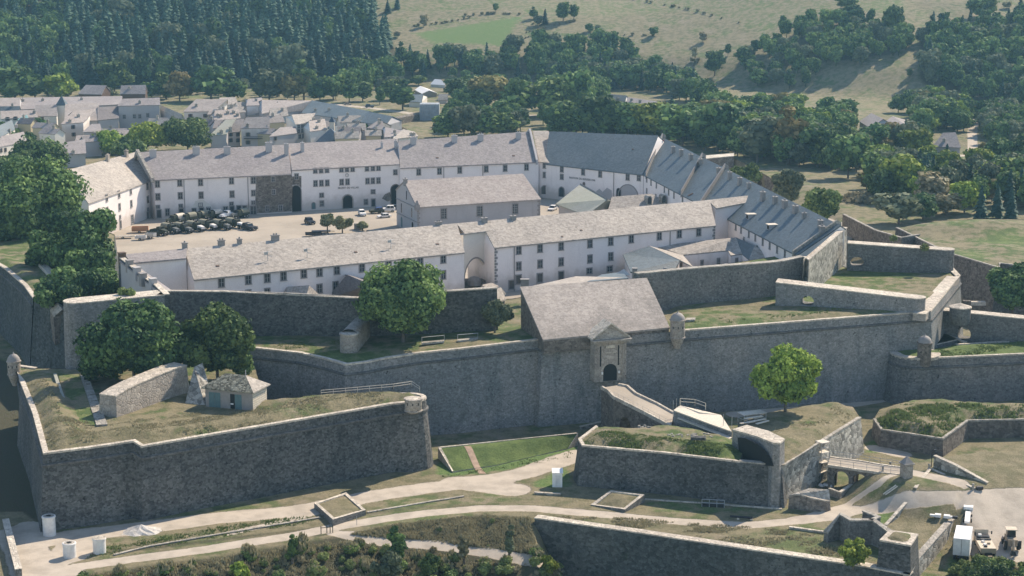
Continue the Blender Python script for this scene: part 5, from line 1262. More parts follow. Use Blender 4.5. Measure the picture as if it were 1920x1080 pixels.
for (px, py) in ((18, 214), (52, 236), (86, 244), (98, 256), (170, 262), (214, 250), (300, 236), (318, 228), (404, 205), (420, 222), (442, 214), (455, 206), (478, 212), (515, 230), (530, 226), (546, 205), (600, 214), (606, 236), (628, 246), (655, 232), (668, 246), (700, 256), (650, 262), (388, 232), (500, 246)):
    P = W(px, py, 2.5); a = rh.uniform(-.6, .6); L_, w_, h_ = rh.uniform(6, 10), rh.uniform(5, 7), rh.uniform(1.6, 2.6); u = Vector((math.cos(a), math.sin(a), 0)); v = Vector((-u.y, u.x, 0)); zt_ = rh.uniform(1.5, 4.0)
    e1, e2 = P-u*L_/2-v*w_/2, P+u*L_/2-v*w_/2; e1.z = e2.z = zt_; q1, q2 = P-u*L_/2, P+u*L_/2; q1.z = q2.z = zt_+h_
    b = Block('town_house', 'small pale house in the tightly packed jumble of town roofs', 'house', [e1, e2], [q1, q2], -5.5, rh.choice(['plaster2', 'plaster3', 'plaster', 'plaster4']), rh.choice(['roof_p', 'roof_g', 'roof_l', 'roof_b', 'roof_d', 'roof_l']), over=.3, th=.22, group='small houses of the packed town centre')
    cpx = PX(q1.lerp(q2, rh.uniform(.2, .8))+Zv*.2-v*.4); b.chim([(cpx[0], cpx[1], 1.2, .9)], d=.7, mat='copeg', h=1.2)
bh = [b for n, l, b in TOWN if n == 'balcony_house'][0]
mb = MB(); A = bh.onwall(457, 260); B = bh.onwall(499, 260); n = bh.N*1.2
mb.hexa([A, B, B+n, A+n], [p+Zv*.2 for p in (A, B, B+n, A+n)])
for k in range(22): p = (A+n).lerp(B+n, k/21); mb.bar(p, p+Zv*1.1, .04)
mb.bar(A+n+Zv*1.1, B+n+Zv*1.1, .06); mb.build('balcony', M['black'], bh.root)
def pyramid_tower(name, label, px, py0, py1, pya, wpx, wall, roof, zt):
    P = W(px, py1, zt); s = scale_at(P); w_ = wpx/s; t = thing(name, label, 'tower', (P.x, P.y+w_/2, -5)); mb = MB(); mb.box((P.x, P.y+w_/2, -5), (w_, w_, zt+5)); mb.build('wall', M[wall], t)
    h = (py1-pya)/s*1.0; mb = MB(); mb.box((P.x, P.y+w_/2, zt), (w_+.5, w_+.5, h), top=.01); mb.build('roof', M[roof], t)
pyramid_tower('bell_tower', 'square stone tower with a pointed slate roof in the left part of the town', 114, 216, 198, 180, 18, 'plaster2', 'roof_b', 7)
pyramid_tower('pyramid_roof_house', 'large navy pyramid roof just above the barracks ridge', 618, 270, 266, 243, 50, 'plaster3', 'roof_n', 1.5)
pyramid_tower('lantern_turret', 'little open turret with a navy pointed roof in the town', 622, 236, 229, 218, 9, 'board', 'roof_n', 7)
# wrapped scaffold building
P = G(805, 226); s = scale_at(P); t = thing('wrapped_building', 'tall building wrapped in pale grey scaffold netting', 'building', tuple(P)); mb = MB(); mb.box((P.x, P.y+5, P.z-1), (36/s, 9, 30/s+1)); mb.build('netting', M['gridw'], t)
mb = MB()
for k in range(8):
    x = P.x-18/s+36/s*k/7; mb.bar((x, P.y+.4, P.z-1), (x, P.y+.4, P.z+31/s), .1)
for k in range(5): z = P.z+31/s*k/4; mb.bar((P.x-18/s, P.y+.4, z), (P.x+18/s, P.y+.4, z), .08)
mb.build('scaffold', M['steel'], t)
f = [G(716, 240), G(805, 222)]
mb = MB(); t = thing('field_wall', 'low brown wall and shed roof slanting up to the wrapped building', 'wall', tuple(f[0])); a, b = f; n = Vector((0, 1, 0)); mb.hexa([a, b, b+n*4, a+n*4], [a+Zv*3, b+Zv*3, b+n*4+Zv*3.6, a+n*4+Zv*3.6]); mb.build('masonry', M['stone_brown'], t)

# ------------------------------------------------------------ vegetation
def leaf_mesh(name, lobes, n_per, size, mat, trunk=None, core=True, droop=0.0, seed=1, limbs=None, split=False):
    """crown of many leaf-clump faces spread over overlapping lobes; tint attribute per face"""
    r = np.random.default_rng(seed); V = []; F = []; TI = []; nv = 0
    vols = np.array([max(l[3]*l[4], .1) for l in lobes])
    for (cx, cy, cz, rx, rz) in lobes:
        n = int(n_per*(rx*rz)/vols.mean()); n = max(n, 12)
        d = r.normal(size=(n, 3)); d /= np.linalg.norm(d, axis=1)[:, None]
        lump = 1+.13*np.sin(d[:, 0]*5+cx)*np.sin(d[:, 1]*5+cy*2)+.10*np.sin(d[:, 2]*8+cz)
        rad = r.uniform(.72, 1.06, n)*lump; p = d*rad[:, None]*np.array([rx, rx, rz])+np.array([cx, cy, cz])
        nn = d+r.normal(size=(n, 3))*.55; nn /= np.linalg.norm(nn, axis=1)[:, None]
        ax = np.cross(nn, r.normal(size=(n, 3))); ax /= np.linalg.norm(ax, axis=1)[:, None]; bx = np.cross(nn, ax)
        s = size*r.uniform(.6, 1.35, n)[:, None]
        q = np.stack([p-ax*s-bx*s*.55, p+ax*s*.2-bx*s, p+ax*s+bx*s*.5, p-ax*s*.15+bx*s], 1)
        V.append(q.reshape(-1, 3)); F.append(np.arange(n*4).reshape(n, 4)+nv); nv += n*4
        base = r.uniform(.08, .72); TI.append(np.repeat(np.clip(base+r.normal(0, .22, n), 0, 1), 4))  # tone per lobe spread wide to paint lit and shaded clumps
    V = np.concatenate(V); Fq = np.concatenate(F); TI = np.concatenate(TI)
    mb = MB()
    verts = V.tolist(); faces = Fq.tolist(); tint = TI.tolist(); mats = [0]*len(faces)
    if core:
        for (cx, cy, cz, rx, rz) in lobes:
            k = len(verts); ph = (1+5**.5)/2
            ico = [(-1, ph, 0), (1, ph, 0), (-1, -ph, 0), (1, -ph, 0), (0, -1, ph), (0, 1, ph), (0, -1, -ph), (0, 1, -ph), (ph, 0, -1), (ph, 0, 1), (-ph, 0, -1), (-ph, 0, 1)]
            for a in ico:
                l = (1+ph*ph)**.5; verts.append([cx+a[0]/l*rx*.66, cy+a[1]/l*rx*.66, cz+a[2]/l*rz*.66]); tint.append(.1)  # core coloured near the dark leaf tone, painting shade inside the crown
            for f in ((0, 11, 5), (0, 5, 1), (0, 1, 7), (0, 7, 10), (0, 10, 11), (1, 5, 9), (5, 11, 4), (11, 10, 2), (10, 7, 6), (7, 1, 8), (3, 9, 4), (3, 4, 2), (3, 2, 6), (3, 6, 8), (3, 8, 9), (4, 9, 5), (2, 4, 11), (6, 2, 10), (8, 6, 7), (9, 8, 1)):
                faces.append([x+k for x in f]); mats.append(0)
    tk = MB()
    if trunk:
        h, rr = trunk; tk.bar((0, 0, -.5), (0, 0, h), rr, n=7, r2=rr*.7)
        for (cx, cy, cz, rx, rz) in lobes[:8]: tk.bar((0, 0, h*.75), (cx*.8, cy*.8, cz-rz*.3), rr*.5, n=5, r2=rr*.15)
    def mk(nm, vv, ff, tt, ms, mlist):
        me = bpy.data.meshes.new(nm); me.from_pydata(vv, [], ff)
        for m_ in mlist: me.materials.append(m_)
        me.polygons.foreach_set('material_index', ms)
        a = me.attributes.new('tint', 'FLOAT', 'POINT'); a.data.foreach_set('value', tt); return me
    if split:
        return mk('crown', verts, faces, tint, mats, [mat]), mk('trunk', tk.v, tk.f, [0]*len(tk.v), [0]*len(tk.f), [M['bark']])
    k = len(verts)
    if trunk:
        verts += [list(v) for v in tk.v]; faces += [[i+k for i in f] for f in tk.f]; tint += [0]*len(tk.v); mats += [1]*len(tk.f)
    return mk(name, verts, faces, tint, mats, [mat, M['bark']])
def round_lobes(seed, n, R=.5, H0=.22, H1=1.0, fl=.36):
    """unit-height tree: lobes within an ellipsoid of half width R"""
    r = np.random.default_rng(seed); out = []; cz, hz = (H0+H1)/2, (H1-H0)/2
    for i in range(n):
        d = r.normal(size=3); d /= np.linalg.norm(d); k = r.uniform(.5, 1.12)
        if d[2] < -.5: k *= .6
        lr = fl*R*r.uniform(.75, 1.25)
        x, y, z = d[0]*k*(R-lr*.8), d[1]*k*(R-lr*.8), cz+d[2]*k*(hz-lr*.7)
        out.append((x, y, z, lr, lr*r.uniform(.75, 1.0)))
    out.append((0, 0, cz, R*.5, hz*.6)); return out
def scl(lobes, H): return [tuple(c*H for c in l) for l in lobes]
# near trees: crown and trunk as parts
def near_tree(label, px, py, pyt, wpx, leaf, zg=None, n=24, dens=520, size=.34, seed=3, trunk_frac=.16, name='broadleaf_tree', group=None, P=None, fl=.33):
    P = P or (W(px, py, zg) if zg is not None else G(px, py)); s = scale_at(P); Hm = (py-pyt)/s/.97; R = wpx/s/2*1.12
    t = thing(name, label, 'tree', tuple(P), group); k = R/Hm
    n = int(n*1.35); lob = scl(round_lobes(seed, n, k, trunk_frac, 1.0, fl), Hm)
    cr, tr = leaf_mesh('x', lob, dens, size, M[leaf], (Hm*.5, max(.22, Hm*.022)), True, seed=seed, split=True)
    for nm, me in (('crown', cr), ('trunk', tr)):
        o = bpy.data.objects.new(nm, me); COL.objects.link(o); o.parent = t; o.rotation_euler = (0, 0, 0)
    return t
near_tree('large dark green tree behind the hut bastion, left of its twin', 252, 722, 562, 164, 'leaf_c', 3.2, 40, 620, .34, 11, .0)
near_tree('dark green tree just behind the hipped hut on the lower bastion', 408, 712, 574, 130, 'leaf_c', 3.2, 34, 560, .34, 12, .0)
near_tree('low leafy growth at the foot of the large left tree', 215, 715, 632, 110, 'leaf_c', 3.0, 14, 420, .32, 13, .0)
near_tree('low leafy growth right of the tree behind the hut', 452, 712, 640, 66, 'leaf_c', 3.0, 10, 300, .3, 14, .0)
near_tree('big bright green tree on the rampart in front of the front barracks', 756, 641, 490, 156, 'leaf_a', 6.5, 34, 640, .33, 15, .02)
near_tree('small grey green tree beside the gatehouse shadow', 928, 628, 558, 56, 'leaf_g', 6.6, 14, 420, .25, 16, .12)
near_tree('light yellow green tree standing alone on the outwork', 1472, 783, 640, 122, 'leaf_b', -2.4, 30, 560, .28, 17, .10)
near_tree('dark green tree against the right edge of the picture', 1898, 590, 492, 100, 'leaf_c', 1.5, 24, 520, .32, 18, .05)
near_tree('grey green tree just beyond the blue slate range', 1476, 392, 316, 62, 'leaf_g', None, 16, 300, .4, 19, .08, P=W(1476, 392, 4))
near_tree('round deep green tree beside the end of the blue slate range', 1541, 424, 350, 70, 'leaf_a', None, 18, 360, .4, 20, .06, P=W(1541, 424, 4))
near_tree('small bright tree in front of the tan bank beyond the slate range', 1394, 352, 305, 56, 'leaf_a', None, 12, 260, .38, 21, .06, P=W(1394, 352, 5))
near_tree('tallest tree of the dark mass at the left edge, beside the barracks wing', 62, 470, 300, 175, 'leaf_a', 2, 30, 560, .42, 22, .02)
near_tree('tree of the dark mass behind the rounded wall end', 158, 545, 385, 125, 'leaf_c', 2, 24, 480, .4, 23, .02)
near_tree('lower tree pressed against the retaining wall at the left', 175, 556, 452, 100, 'leaf_a', 3, 22, 460, .36, 24, .02)
near_tree('dark tree at the left edge above the shaded bastion', 20, 470, 370, 110, 'leaf_c', 4, 18, 420, .4, 25, .02)
near_tree('dark tree filling the gap between the left edge trees', 108, 520, 430, 100, 'leaf_c', 4, 18, 420, .4, 26, .02)
near_tree('low dark growth between the shaded bastion and the rounded wall end', 128, 580, 505, 120, 'leaf_c', 5, 18, 420, .34, 36, .0)
near_tree('dark undergrowth right under the lowest left tree', 190, 562, 500, 80, 'leaf_c', 5, 14, 380, .34, 37, .0)
near_tree('broad tree behind the left barracks wing', 75, 340, 262, 120, 'leaf_c', -3, 22, 420, .5, 27, .02)
near_tree('leafy tree at the far left behind the barracks wing', 10, 365, 290, 110, 'leaf_a', -3, 20, 420, .5, 28, .02)
near_tree('mid green tree at the left edge above the barracks wing', -20, 420, 330, 110, 'leaf_c', 0, 18, 380, .45, 29, .02)
# courtyard shrubs
near_tree('small pale courtyard tree, taller one on the left', 614, 436, 399, 34, 'leaf_p', 0, 10, 130, .26, 31, .15)
near_tree('small pale courtyard tree right of the taller one', 642, 437, 404, 36, 'leaf_p', 0, 10, 120, .26, 32, .1)
near_tree('pale courtyard shrub beside the dark box', 680, 432, 414, 22, 'leaf_p', 0, 7, 110, .24, 33, .05)
# town trees
for q in (('rounded green tree in front of the cream villa', 352, 282, 218, 90, 'leaf_a', 41), ('yellow green tree just left of the rounded green one', 275, 284, 231, 86, 'leaf_b', 42),
          ('yellow green tree above the left end of the barracks wing', 205, 290, 248, 62, 'leaf_b', 43), ('dark round tree between the town roofs at the left', 68, 262, 225, 50, 'leaf_c', 44),
          ('small round town tree just above the barracks ridge', 685, 266, 235, 38, 'leaf_a', 45), ('green tree behind the barracks wing chimneys', 240, 300, 262, 60, 'leaf_a', 46)):
    near_tree(q[0], q[1], q[2], q[3], q[4], q[5], -4, 18, 260, .5, q[6], .04)
# protos for the mid distance and forests
PRO = {}
for i in range(4):
    PRO['round', i] = leaf_mesh('broadleaf_tree', scl(round_lobes(60+i, 16, .44, .0, 1.0, .42), 10), 95, .5, M['leaf_a'], (4, .22), True, seed=60+i)
    PRO['tall', i] = leaf_mesh('broadleaf_tree', scl(round_lobes(70+i, 14, .28, .0, 1.0, .5), 10), 85, .45, M['leaf_a'], (4, .2), True, seed=70+i)
def conifer_mesh(seed, tiers=11, blades=11):
    r = np.random.default_rng(seed); vs = []; fs = []; ti = []; ms = []
    for t in range(tiers):
        f = t/(tiers-1); z = 1.2+8.0*f; R = (1-f)**.85*2.0+.18; nb = max(5, int(blades*(1-f*.5)))
        for b in range(nb):
            a = 2*math.pi*(b+r.uniform(-.3, .3))/nb+t*1.3; rr = R*r.uniform(.7, 1.25); z = 1.2+8.0*f+r.uniform(-.4, .4); k = len(vs); wd = .42*R**.5+.12; dz = -.35*rr-.1
            ca, sa = math.cos(a), math.sin(a)
            vs += [(0, 0, z+.55), (ca*rr*.6-sa*wd, sa*rr*.6+ca*wd, z+dz*.5), (ca*rr, sa*rr, z+dz), (ca*rr*.6+sa*wd, sa*rr*.6-ca*wd, z+dz*.5)]
            fs.append((k, k+1, k+2, k+3)); ms.append(0); q = min(1, max(0, r.normal(.4, .25))); ti += [q*.3, q, min(1, q+.25), q]
    for f0 in (0,):
        k = len(vs)
        for j, (rr, z) in enumerate(((1.45, 1.2), (.1, 9.2))):
            for b in range(7): a = 2*math.pi*b/7; vs.append((rr*math.cos(a)*.8, rr*math.sin(a)*.8, z)); ti.append(.1)
        for b in range(7): fs.append((k+b, k+(b+1) % 7, k+7+(b+1) % 7, k+7+b)); ms.append(0)
    k = len(vs); mb = MB(); mb.bar((0, 0, -.5), (0, 0, 2), .22, n=5); vs += mb.v; fs += [tuple(i+k for i in f) for f in mb.f]; ms += [1]*len(mb.f); ti += [0]*len(mb.v)
    me = bpy.data.meshes.new('conifer'); me.from_pydata(vs, [], fs); me.materials.append(M['leaf_k']); me.materials.append(M['bark']); me.polygons.foreach_set('material_index', ms)
    a = me.attributes.new('tint', 'FLOAT', 'POINT'); a.data.foreach_set('value', ti); return me
for i in range(4): PRO['con', i] = conifer_mesh(80+i)
LEAFV = {}
def variant(kind, i, leaf):
    k = (kind, i, leaf)
    if k not in LEAFV:
        me = PRO[kind, i].copy(); me.materials[0] = M[leaf]; LEAFV[k] = me
    return LEAFV[k]
SP = {}   # spots: (kind, leaf, P, H, rot, width factor, label, group)
spots = []
def spot(kind, leaf, P, Hm, lab, grp, wf=1.0, px=None):
    spots.append(dict(kind=kind, leaf=leaf, P=P, H=Hm, lab=lab, grp=grp, wf=wf))
# singled-out trees of the middle distance
def lone(px, py, pyt, wpx, kind, leaf, lab, grp=None):
    P = G(px, py); s = scale_at(P); Hm = (py-pyt)/s*1.03; base = {'round': .80, 'tall': .54, 'con': .42}[kind]
    wf = (wpx/s)/(Hm*base)*1.1; spot(kind, leaf, P, Hm, lab, grp, wf)
for q in [
 (28, 190, 124, 84, 'round', 'leaf_a', 'large green tree behind the far left end of the town'), (66, 188, 142, 40, 'tall', 'leaf_a', 'narrow green tree between the large left tree and the yellow green one'),
 (113, 188, 138, 54, 'round', 'leaf_b', 'yellow green tree behind the town, left of the grey-roofed farm'), (215, 176, 114, 58, 'round', 'leaf_a', 'tall green tree rising between the two halves of the grey-roofed farm'),
 (200, 184, 162, 34, 'round', 'leaf_g', 'small grey green tree in front of the grey-roofed farm'), (251, 183, 160, 14, 'con', 'leaf_k', 'single small dark fir in front of the grey-roofed farm'),
 (285, 186, 152, 40, 'round', 'leaf_c', 'dark rounded tree right of the grey-roofed farm'), (312, 186, 132, 42, 'tall', 'leaf_a', 'green tree left of the rust coloured one'), (337, 190, 130, 48, 'round', 'leaf_o', 'rust coloured tree behind the town'),
 (396, 190, 118, 78, 'round', 'leaf_c', 'broad dark tree right of the rust coloured one'), (440, 190, 152, 40, 'round', 'leaf_c', 'low dark tree right of the broad dark one'), (505, 190, 130, 56, 'round', 'leaf_g', 'grey green tree behind the terrace house'),
 (552, 190, 138, 48, 'round', 'leaf_o', 'pale brown tree behind the long grey roof'), (570, 188, 116, 50, 'tall', 'leaf_a', 'tall green tree behind the pale brown one'), (600, 190, 150, 40, 'round', 'leaf_c', 'dark tree above the slate hall'),
 (625, 188, 140, 44, 'round', 'leaf_a', 'green tree above the left end of the road'), (655, 192, 150, 30, 'tall', 'leaf_c', 'slim dark tree beside the road'), (680, 190, 152, 40, 'round', 'leaf_a', 'bushy tree behind the road, left of the chalets'),
 (712, 196, 163, 18, 'tall', 'leaf_a', 'small roadside tree on a thin stem'), (735, 188, 146, 44, 'round', 'leaf_a', 'light green tree with an orange tinge behind the roadside'), (755, 206, 152, 46, 'tall', 'leaf_c', 'dark oval tree standing by the road'),
 (862, 186, 148, 46, 'round', 'leaf_a', 'round dark green tree between the chalets'), (785, 160, 140, 30, 'round', 'leaf_a', 'green tree behind the white roofed chalet'), (915, 200, 140, 72, 'round', 'leaf_o', 'brownish tree left of the big round one'),
 (903, 202, 165, 46, 'round', 'leaf_c', 'dark tree in front of the brownish one'), (970, 218, 144, 68, 'round', 'leaf_a', 'big round tree beside the pale clearing'), (1043, 218, 140, 70, 'round', 'leaf_a', 'tall round tree right of the pale clearing'),
 (1075, 215, 132, 60, 'round', 'leaf_a', 'green tree behind the tall round one'), (700, 228, 210, 26, 'round', 'leaf_c', 'small dark bush below the road'), (752, 262, 236, 30, 'round', 'leaf_s', 'brown bush above the barracks ridge'),
 (840, 258, 210, 54, 'round', 'leaf_a', 'leafy tree right of the wrapped building'), (870, 258, 196, 50, 'round', 'leaf_g', 'grey green tree right of the wrapped building'), (905, 256, 198, 60, 'round', 'leaf_a', 'bright tree just above the barracks roof'),
 (942, 254, 208, 56, 'round', 'leaf_a', 'bright tree just left of the shaded clearing'), (1045, 252, 222, 40, 'round', 'leaf_a', 'low tree right of the shaded clearing'), (1080, 252, 190, 66, 'round', 'leaf_a', 'tree behind the left end of the slate roof'),
 (1125, 255, 178, 72, 'round', 'leaf_a', 'broad tree above the middle of the slate roof'), (1178, 258, 188, 74, 'round', 'leaf_a', 'broad tree above the right part of the slate roof'), (1228, 262, 190, 66, 'round', 'leaf_b', 'light green tree above the corner of the slate roof'),
 (1280, 272, 196, 78, 'round', 'leaf_a', 'tree behind the first firewall of the slate range'), (1345, 285, 190, 90, 'round', 'leaf_c', 'large tree above the capped outer wall'), (1420, 305, 212, 70, 'tall', 'leaf_g', 'tall willow-like tree above the tan bank'),
 (1480, 308, 206, 60, 'tall', 'leaf_o', 'yellowing tree above the tan bank'), (1530, 312, 232, 70, 'round', 'leaf_c', 'dark tree above the shaded slope'), (1590, 335, 250, 70, 'round', 'leaf_a', 'green tree on the shaded slope'),
 (1625, 355, 318, 36, 'tall', 'leaf_o', 'small yellow tree on the dry slope'), (1650, 365, 286, 60, 'round', 'leaf_a', 'green tree right of the small yellow one'), (1692, 375, 292, 80, 'round', 'leaf_b', 'bright green tree above the right meadow'),
 (1745, 395, 322, 60, 'tall', 'leaf_s', 'brownish tall tree at the meadow edge'), (1685, 420, 360, 80, 'round', 'leaf_g', 'grey green tree with a bare leaning trunk at the meadow edge'), (1730, 412, 362, 50, 'round', 'leaf_c', 'dark low tree at the meadow edge'),
 (1775, 405, 362, 50, 'round', 'leaf_s', 'olive brown tree above the meadow'), (1808, 400, 335, 60, 'round', 'leaf_b', 'light green tree right of the olive brown one'), (1838, 415, 345, 36, 'con', 'leaf_k', 'dark fir at the right meadow edge'),
 (1868, 410, 340, 34, 'con', 'leaf_k', 'second dark fir near the right meadow edge'), (1895, 415, 348, 34, 'con', 'leaf_k', 'dark fir closest to the right edge of the picture'), (1860, 335, 290, 60, 'round', 'leaf_g', 'grey green tree below the right hand lane'),
 (1340, 142, 92, 32, 'tall', 'leaf_c', 'dark pointed tree alone on the tan meadow'), (1365, 104, 82, 14, 'tall', 'leaf_c', 'small upright tree on the tan meadow'), (1302, 112, 88, 11, 'tall', 'leaf_s', 'thin small bush on the tan meadow, upper one'), (1303, 118, 106, 18, 'round', 'leaf_s', 'low dark bush on the tan meadow'),
 (1318, 79, 60, 16, 'tall', 'leaf_s', 'little bush high on the tan meadow'), (1226, 68, 50, 17, 'round', 'leaf_c', 'round bush with a shadow high on the meadow'), (1105, 60, 44, 16, 'round', 'leaf_c', 'small pair tree beside the meadow path'), (1122, 62, 46, 16, 'round', 'leaf_g', 'small grey bush beside the meadow path'),
 (1056, 40, 3, 26, 'tall', 'leaf_a', 'oval tree in the meadow, left of two'), (1076, 37, 9, 18, 'tall', 'leaf_c', 'smaller dark tree right of the oval one in the meadow'), (1000, 35, 14, 14, 'tall', 'leaf_c', 'little leafy tree in the four-tree clump'),
 (1008, 48, 28, 20, 'round', 'leaf_g', 'grey tree in the four-tree clump'), (1022, 46, 16, 18, 'con', 'leaf_k', 'fir in the four-tree clump'), (795, 50, 26, 14, 'tall', 'leaf_s', 'thin lone tree on the left meadow'), (709, 60, 46, 8, 'tall', 'leaf_s', 'tiny thin tree near the conifer edge'),
 (745, 70, 58, 12, 'round', 'leaf_s', 'brown bush on the left meadow'), (930, 22, 5, 12, 'round', 'leaf_c', 'round bush at the top of the meadow'), (727, 24, 0, 18, 'con', 'leaf_k', 'fir at the top left of the meadow'), (745, 16, -12, 16, 'con', 'leaf_k', 'fir right of the top left meadow fir'),
 (1706, 145, 127, 10, 'round', 'leaf_c', 'small bush on the right hand clearing'), (1590, 18, -8, 40, 'round', 'leaf_a', 'tree at the top edge of the meadow'), (1840, 36, -6, 48, 'round', 'leaf_a', 'tree at the top right of the picture'), (1888, 16, 2, 14, 'round', 'leaf_s', 'small bush at the top right corner'),
 (1675, 72, 12, 40, 'round', 'leaf_a', 'pale tree on the upper edge of the right wood'), (1552, 235, 178, 40, 'round', 'leaf_c', 'dark tree on a pale field, left of two'), (1588, 236, 184, 46, 'round', 'leaf_a', 'tree on a pale field, right of two'),
 (1645, 256, 234, 26, 'round', 'leaf_c', 'dark bush in front of the brick barn'), (1697, 262, 220, 16, 'con', 'leaf_k', 'dark cypress right of the brick barn')]:
    lone(*q)
def scatter(poly, sp_, kinds, h0, h1, lab, grp, jit=.42, seed=5, avoid=()):
    """jittered grid of trees over a surveyed patch of ground"""
    r = np.random.default_rng(seed); p = GP(poly); x0, y0 = p.min(0); x1, y1 = p.max(0)
    gx, gy = np.meshgrid(np.arange(x0, x1, sp_), np.arange(y0, y1, sp_)); gx, gy = gx.ravel(), gy.ravel()
    gx = gx+r.uniform(-jit, jit, gx.size)*sp_; gy = gy+r.uniform(-jit, jit, gy.size)*sp_; ok = inside(gx, gy, p)
    for a in avoid: ok &= ~inside(gx, gy, GP(a))
    gx, gy = gx[ok], gy[ok]; gz = T(gx, gy)
    for x, y, z in zip(gx, gy, gz):
        k = kinds[min(int(r.random()*len(kinds)), len(kinds)-1)]
        if k[0] == 'con' and lab[1] is None: continue
        spot(k[0], k[1], Vector((x, y, z)), r.uniform(h0, h1)*(.62 if k[1] in ('leaf_s',) else 1), lab[1] if k[0] == 'con' else lab[0], grp[1] if k[0] == 'con' else grp[0], r.uniform(1.1, 1.55) if k[0] == 'con' else r.uniform(.85, 1.2))
PRO_W = 1.3
CON = ('con', 'leaf_k'); RA = ('round', 'leaf_a'); RC = ('round', 'leaf_c'); RG = ('round', 'leaf_g'); TA = ('tall', 'leaf_a'); TC = ('tall', 'leaf_c'); RO = ('round', 'leaf_o'); TS = ('tall', 'leaf_s'); RB_ = ('round', 'leaf_b')
LB1 = ('broadleaf tree mixed into the dense left hillside forest', 'dark conifer in the dense forest on the left hillside'); GB1 = ('broadleaf trees of the left hillside forest', 'conifers of the left hillside forest')
scatter([(150, -130), (690, -130), (700, 20), (702, 62), (742, 96), (700, 130), (640, 160), (140, 166), (120, 90)], 7.4, [CON]*22+[TC, RG], 14, 24, LB1, GB1, seed=1)
scatter([(-160, -130), (150, -130), (120, 90), (140, 166), (-160, 168)], 7.5, [CON]*7+[RA, TA, RC, RC], 10, 17, LB1, GB1, seed=2, avoid=[[(40, 38), (80, 38), (80, 52), (40, 52)]])
LB2 = ('mid green tree in the mixed wood below the meadow', 'dark conifer in the mixed wood below the meadow'); GB2 = ('broadleaf trees of the mixed wood below the meadow', 'conifers of the mixed wood below the meadow')
scatter([(650, 175), (640, 150), (700, 120), (760, 122), (790, 116), (900, 114), (940, 112), (1000, 96), (1100, 92), (1160, 98), (1220, 130), (1250, 152), (1300, 175), (1330, 200), (1330, 210), (1240, 175), (1130, 170), (1000, 150), (840, 146), (760, 150), (700, 165)],
        8.0, [RC, RC, RA, TC, TC, CON, CON, RG, TA], 11, 16, LB2, GB2, seed=3, avoid=[[(762, 146), (846, 146), (846, 215), (762, 215)]])
LB3 = ('tree of the rounded wood in the upper right meadow', 'conifer of the rounded wood in the upper right meadow'); GB3 = ('broadleaf trees of the upper right wood', 'conifers of the upper right wood')
scatter([(1450, 70), (1480, 55), (1560, 40), (1640, 50), (1710, 75), (1712, 92), (1690, 112), (1620, 122), (1560, 126), (1532, 112), (1500, 84)], 7.8, [RA, RC, TA, TA, RG, RA], 9, 13, LB3, GB3, seed=4)
scatter([(1385, 118), (1430, 92), (1500, 92), (1530, 130), (1535, 150), (1500, 168), (1430, 168), (1400, 150)], 8.5, [RC, RA, TA, RG], 8, 13, LB3, GB3, seed=5)
LB4 = ('tree of the dense wood at the right edge', 'conifer of the dense wood at the right edge'); GB4 = ('broadleaf trees of the right edge wood', 'conifers of the right edge wood')
scatter([(1728, 70), (1800, 52), (1850, 56), (1930, 30), (2060, 20), (2060, 205), (1900, 200), (1820, 190), (1740, 160), (1722, 120)], 8.2, [CON, CON, TC, RC, TA, RG, RA], 10, 16, LB4, GB4, seed=6)
LB5 = ('green tree in the broad belt of trees beyond the citadel on the right', 'conifer in the broad belt of trees beyond the citadel on the right'); GB5 = ('broadleaf trees of the belt beyond the citadel', 'conifers of the belt beyond the citadel')
AV = [[(1595, 212), (1712, 212), (1712, 288), (1595, 285)], [(1735, 248), (1840, 248), (1850, 325), (1735, 328)], [(1880, 195), (1990, 195), (1990, 240), (1880, 240)], [(1810, 200), (1880, 195), (1850, 310), (1815, 310)], [(1500, 208), (1610, 208), (1610, 240), (1500, 240)],
      [(1895, 200), (1990, 200), (1990, 225), (1895, 225)], [(1130, 178), (1310, 178), (1310, 236), (1130, 236)], [(1600, 330), (1640, 345), (1600, 400), (1500, 390), (1500, 330), (1560, 322)], [(1640, 390), (1800, 395), (1800, 450), (1640, 450)]]
scatter([(1130, 178), (1240, 205), (1330, 222), (1400, 214), (1480, 216), (1560, 218), (1640, 214), (1740, 206), (1800, 214), (1830, 236), (1830, 300), (1920, 305), (2060, 300), (2060, 330), (1830, 320), (1760, 325), (1700, 300), (1560, 295), (1440, 285), (1350, 268), (1270, 252), (1200, 244), (1130, 240)],
        6.8, [RA, RA, RC, TA, RG, RA, TC, RA, RC, RO, RB_], 8, 14, LB5, (GB5[0], GB5[1]), seed=7, avoid=AV)
scatter([(1840, 225), (2060, 225), (2060, 280), (1850, 285)], 7, [RA, RC, TA, RG], 9, 13, LB5, GB5, seed=8)
scatter([(1640, 325), (1760, 325), (1830, 325), (1920, 345), (2060, 350), (2060, 410), (1890, 392), (1800, 385), (1720, 395), (1650, 380)], 7.5, [RA, RC, TS, RG, RB_, CON], 8, 13, LB5, GB5, seed=9)
scatter([(990, 175), (1130, 172), (1130, 215), (1060, 220), (1010, 190)], 9, [RA, RC, TA], 10, 14, LB5, GB5, seed=10)
scatter([(-160, 168), (640, 168), (640, 186), (-160, 186)], 12, [RC, RA, RG], 6, 10, ('low tree in the line between the town and the conifer forest', LB1[1]), ('low trees between town and forest', GB1[1]), seed=11, avoid=[[(140, 165), (280, 165), (280, 190), (140, 190)]])
scatter([(1000, 232), (1240, 238), (1360, 260), (1480, 288), (1620, 300), (1640, 330), (1560, 322), (1470, 310), (1400, 300), (1330, 284), (1240, 262), (1060, 254)], 7.5, [RA, RA, RC, TA, RG, RA], 8, 13, LB5, GB5, seed=12)
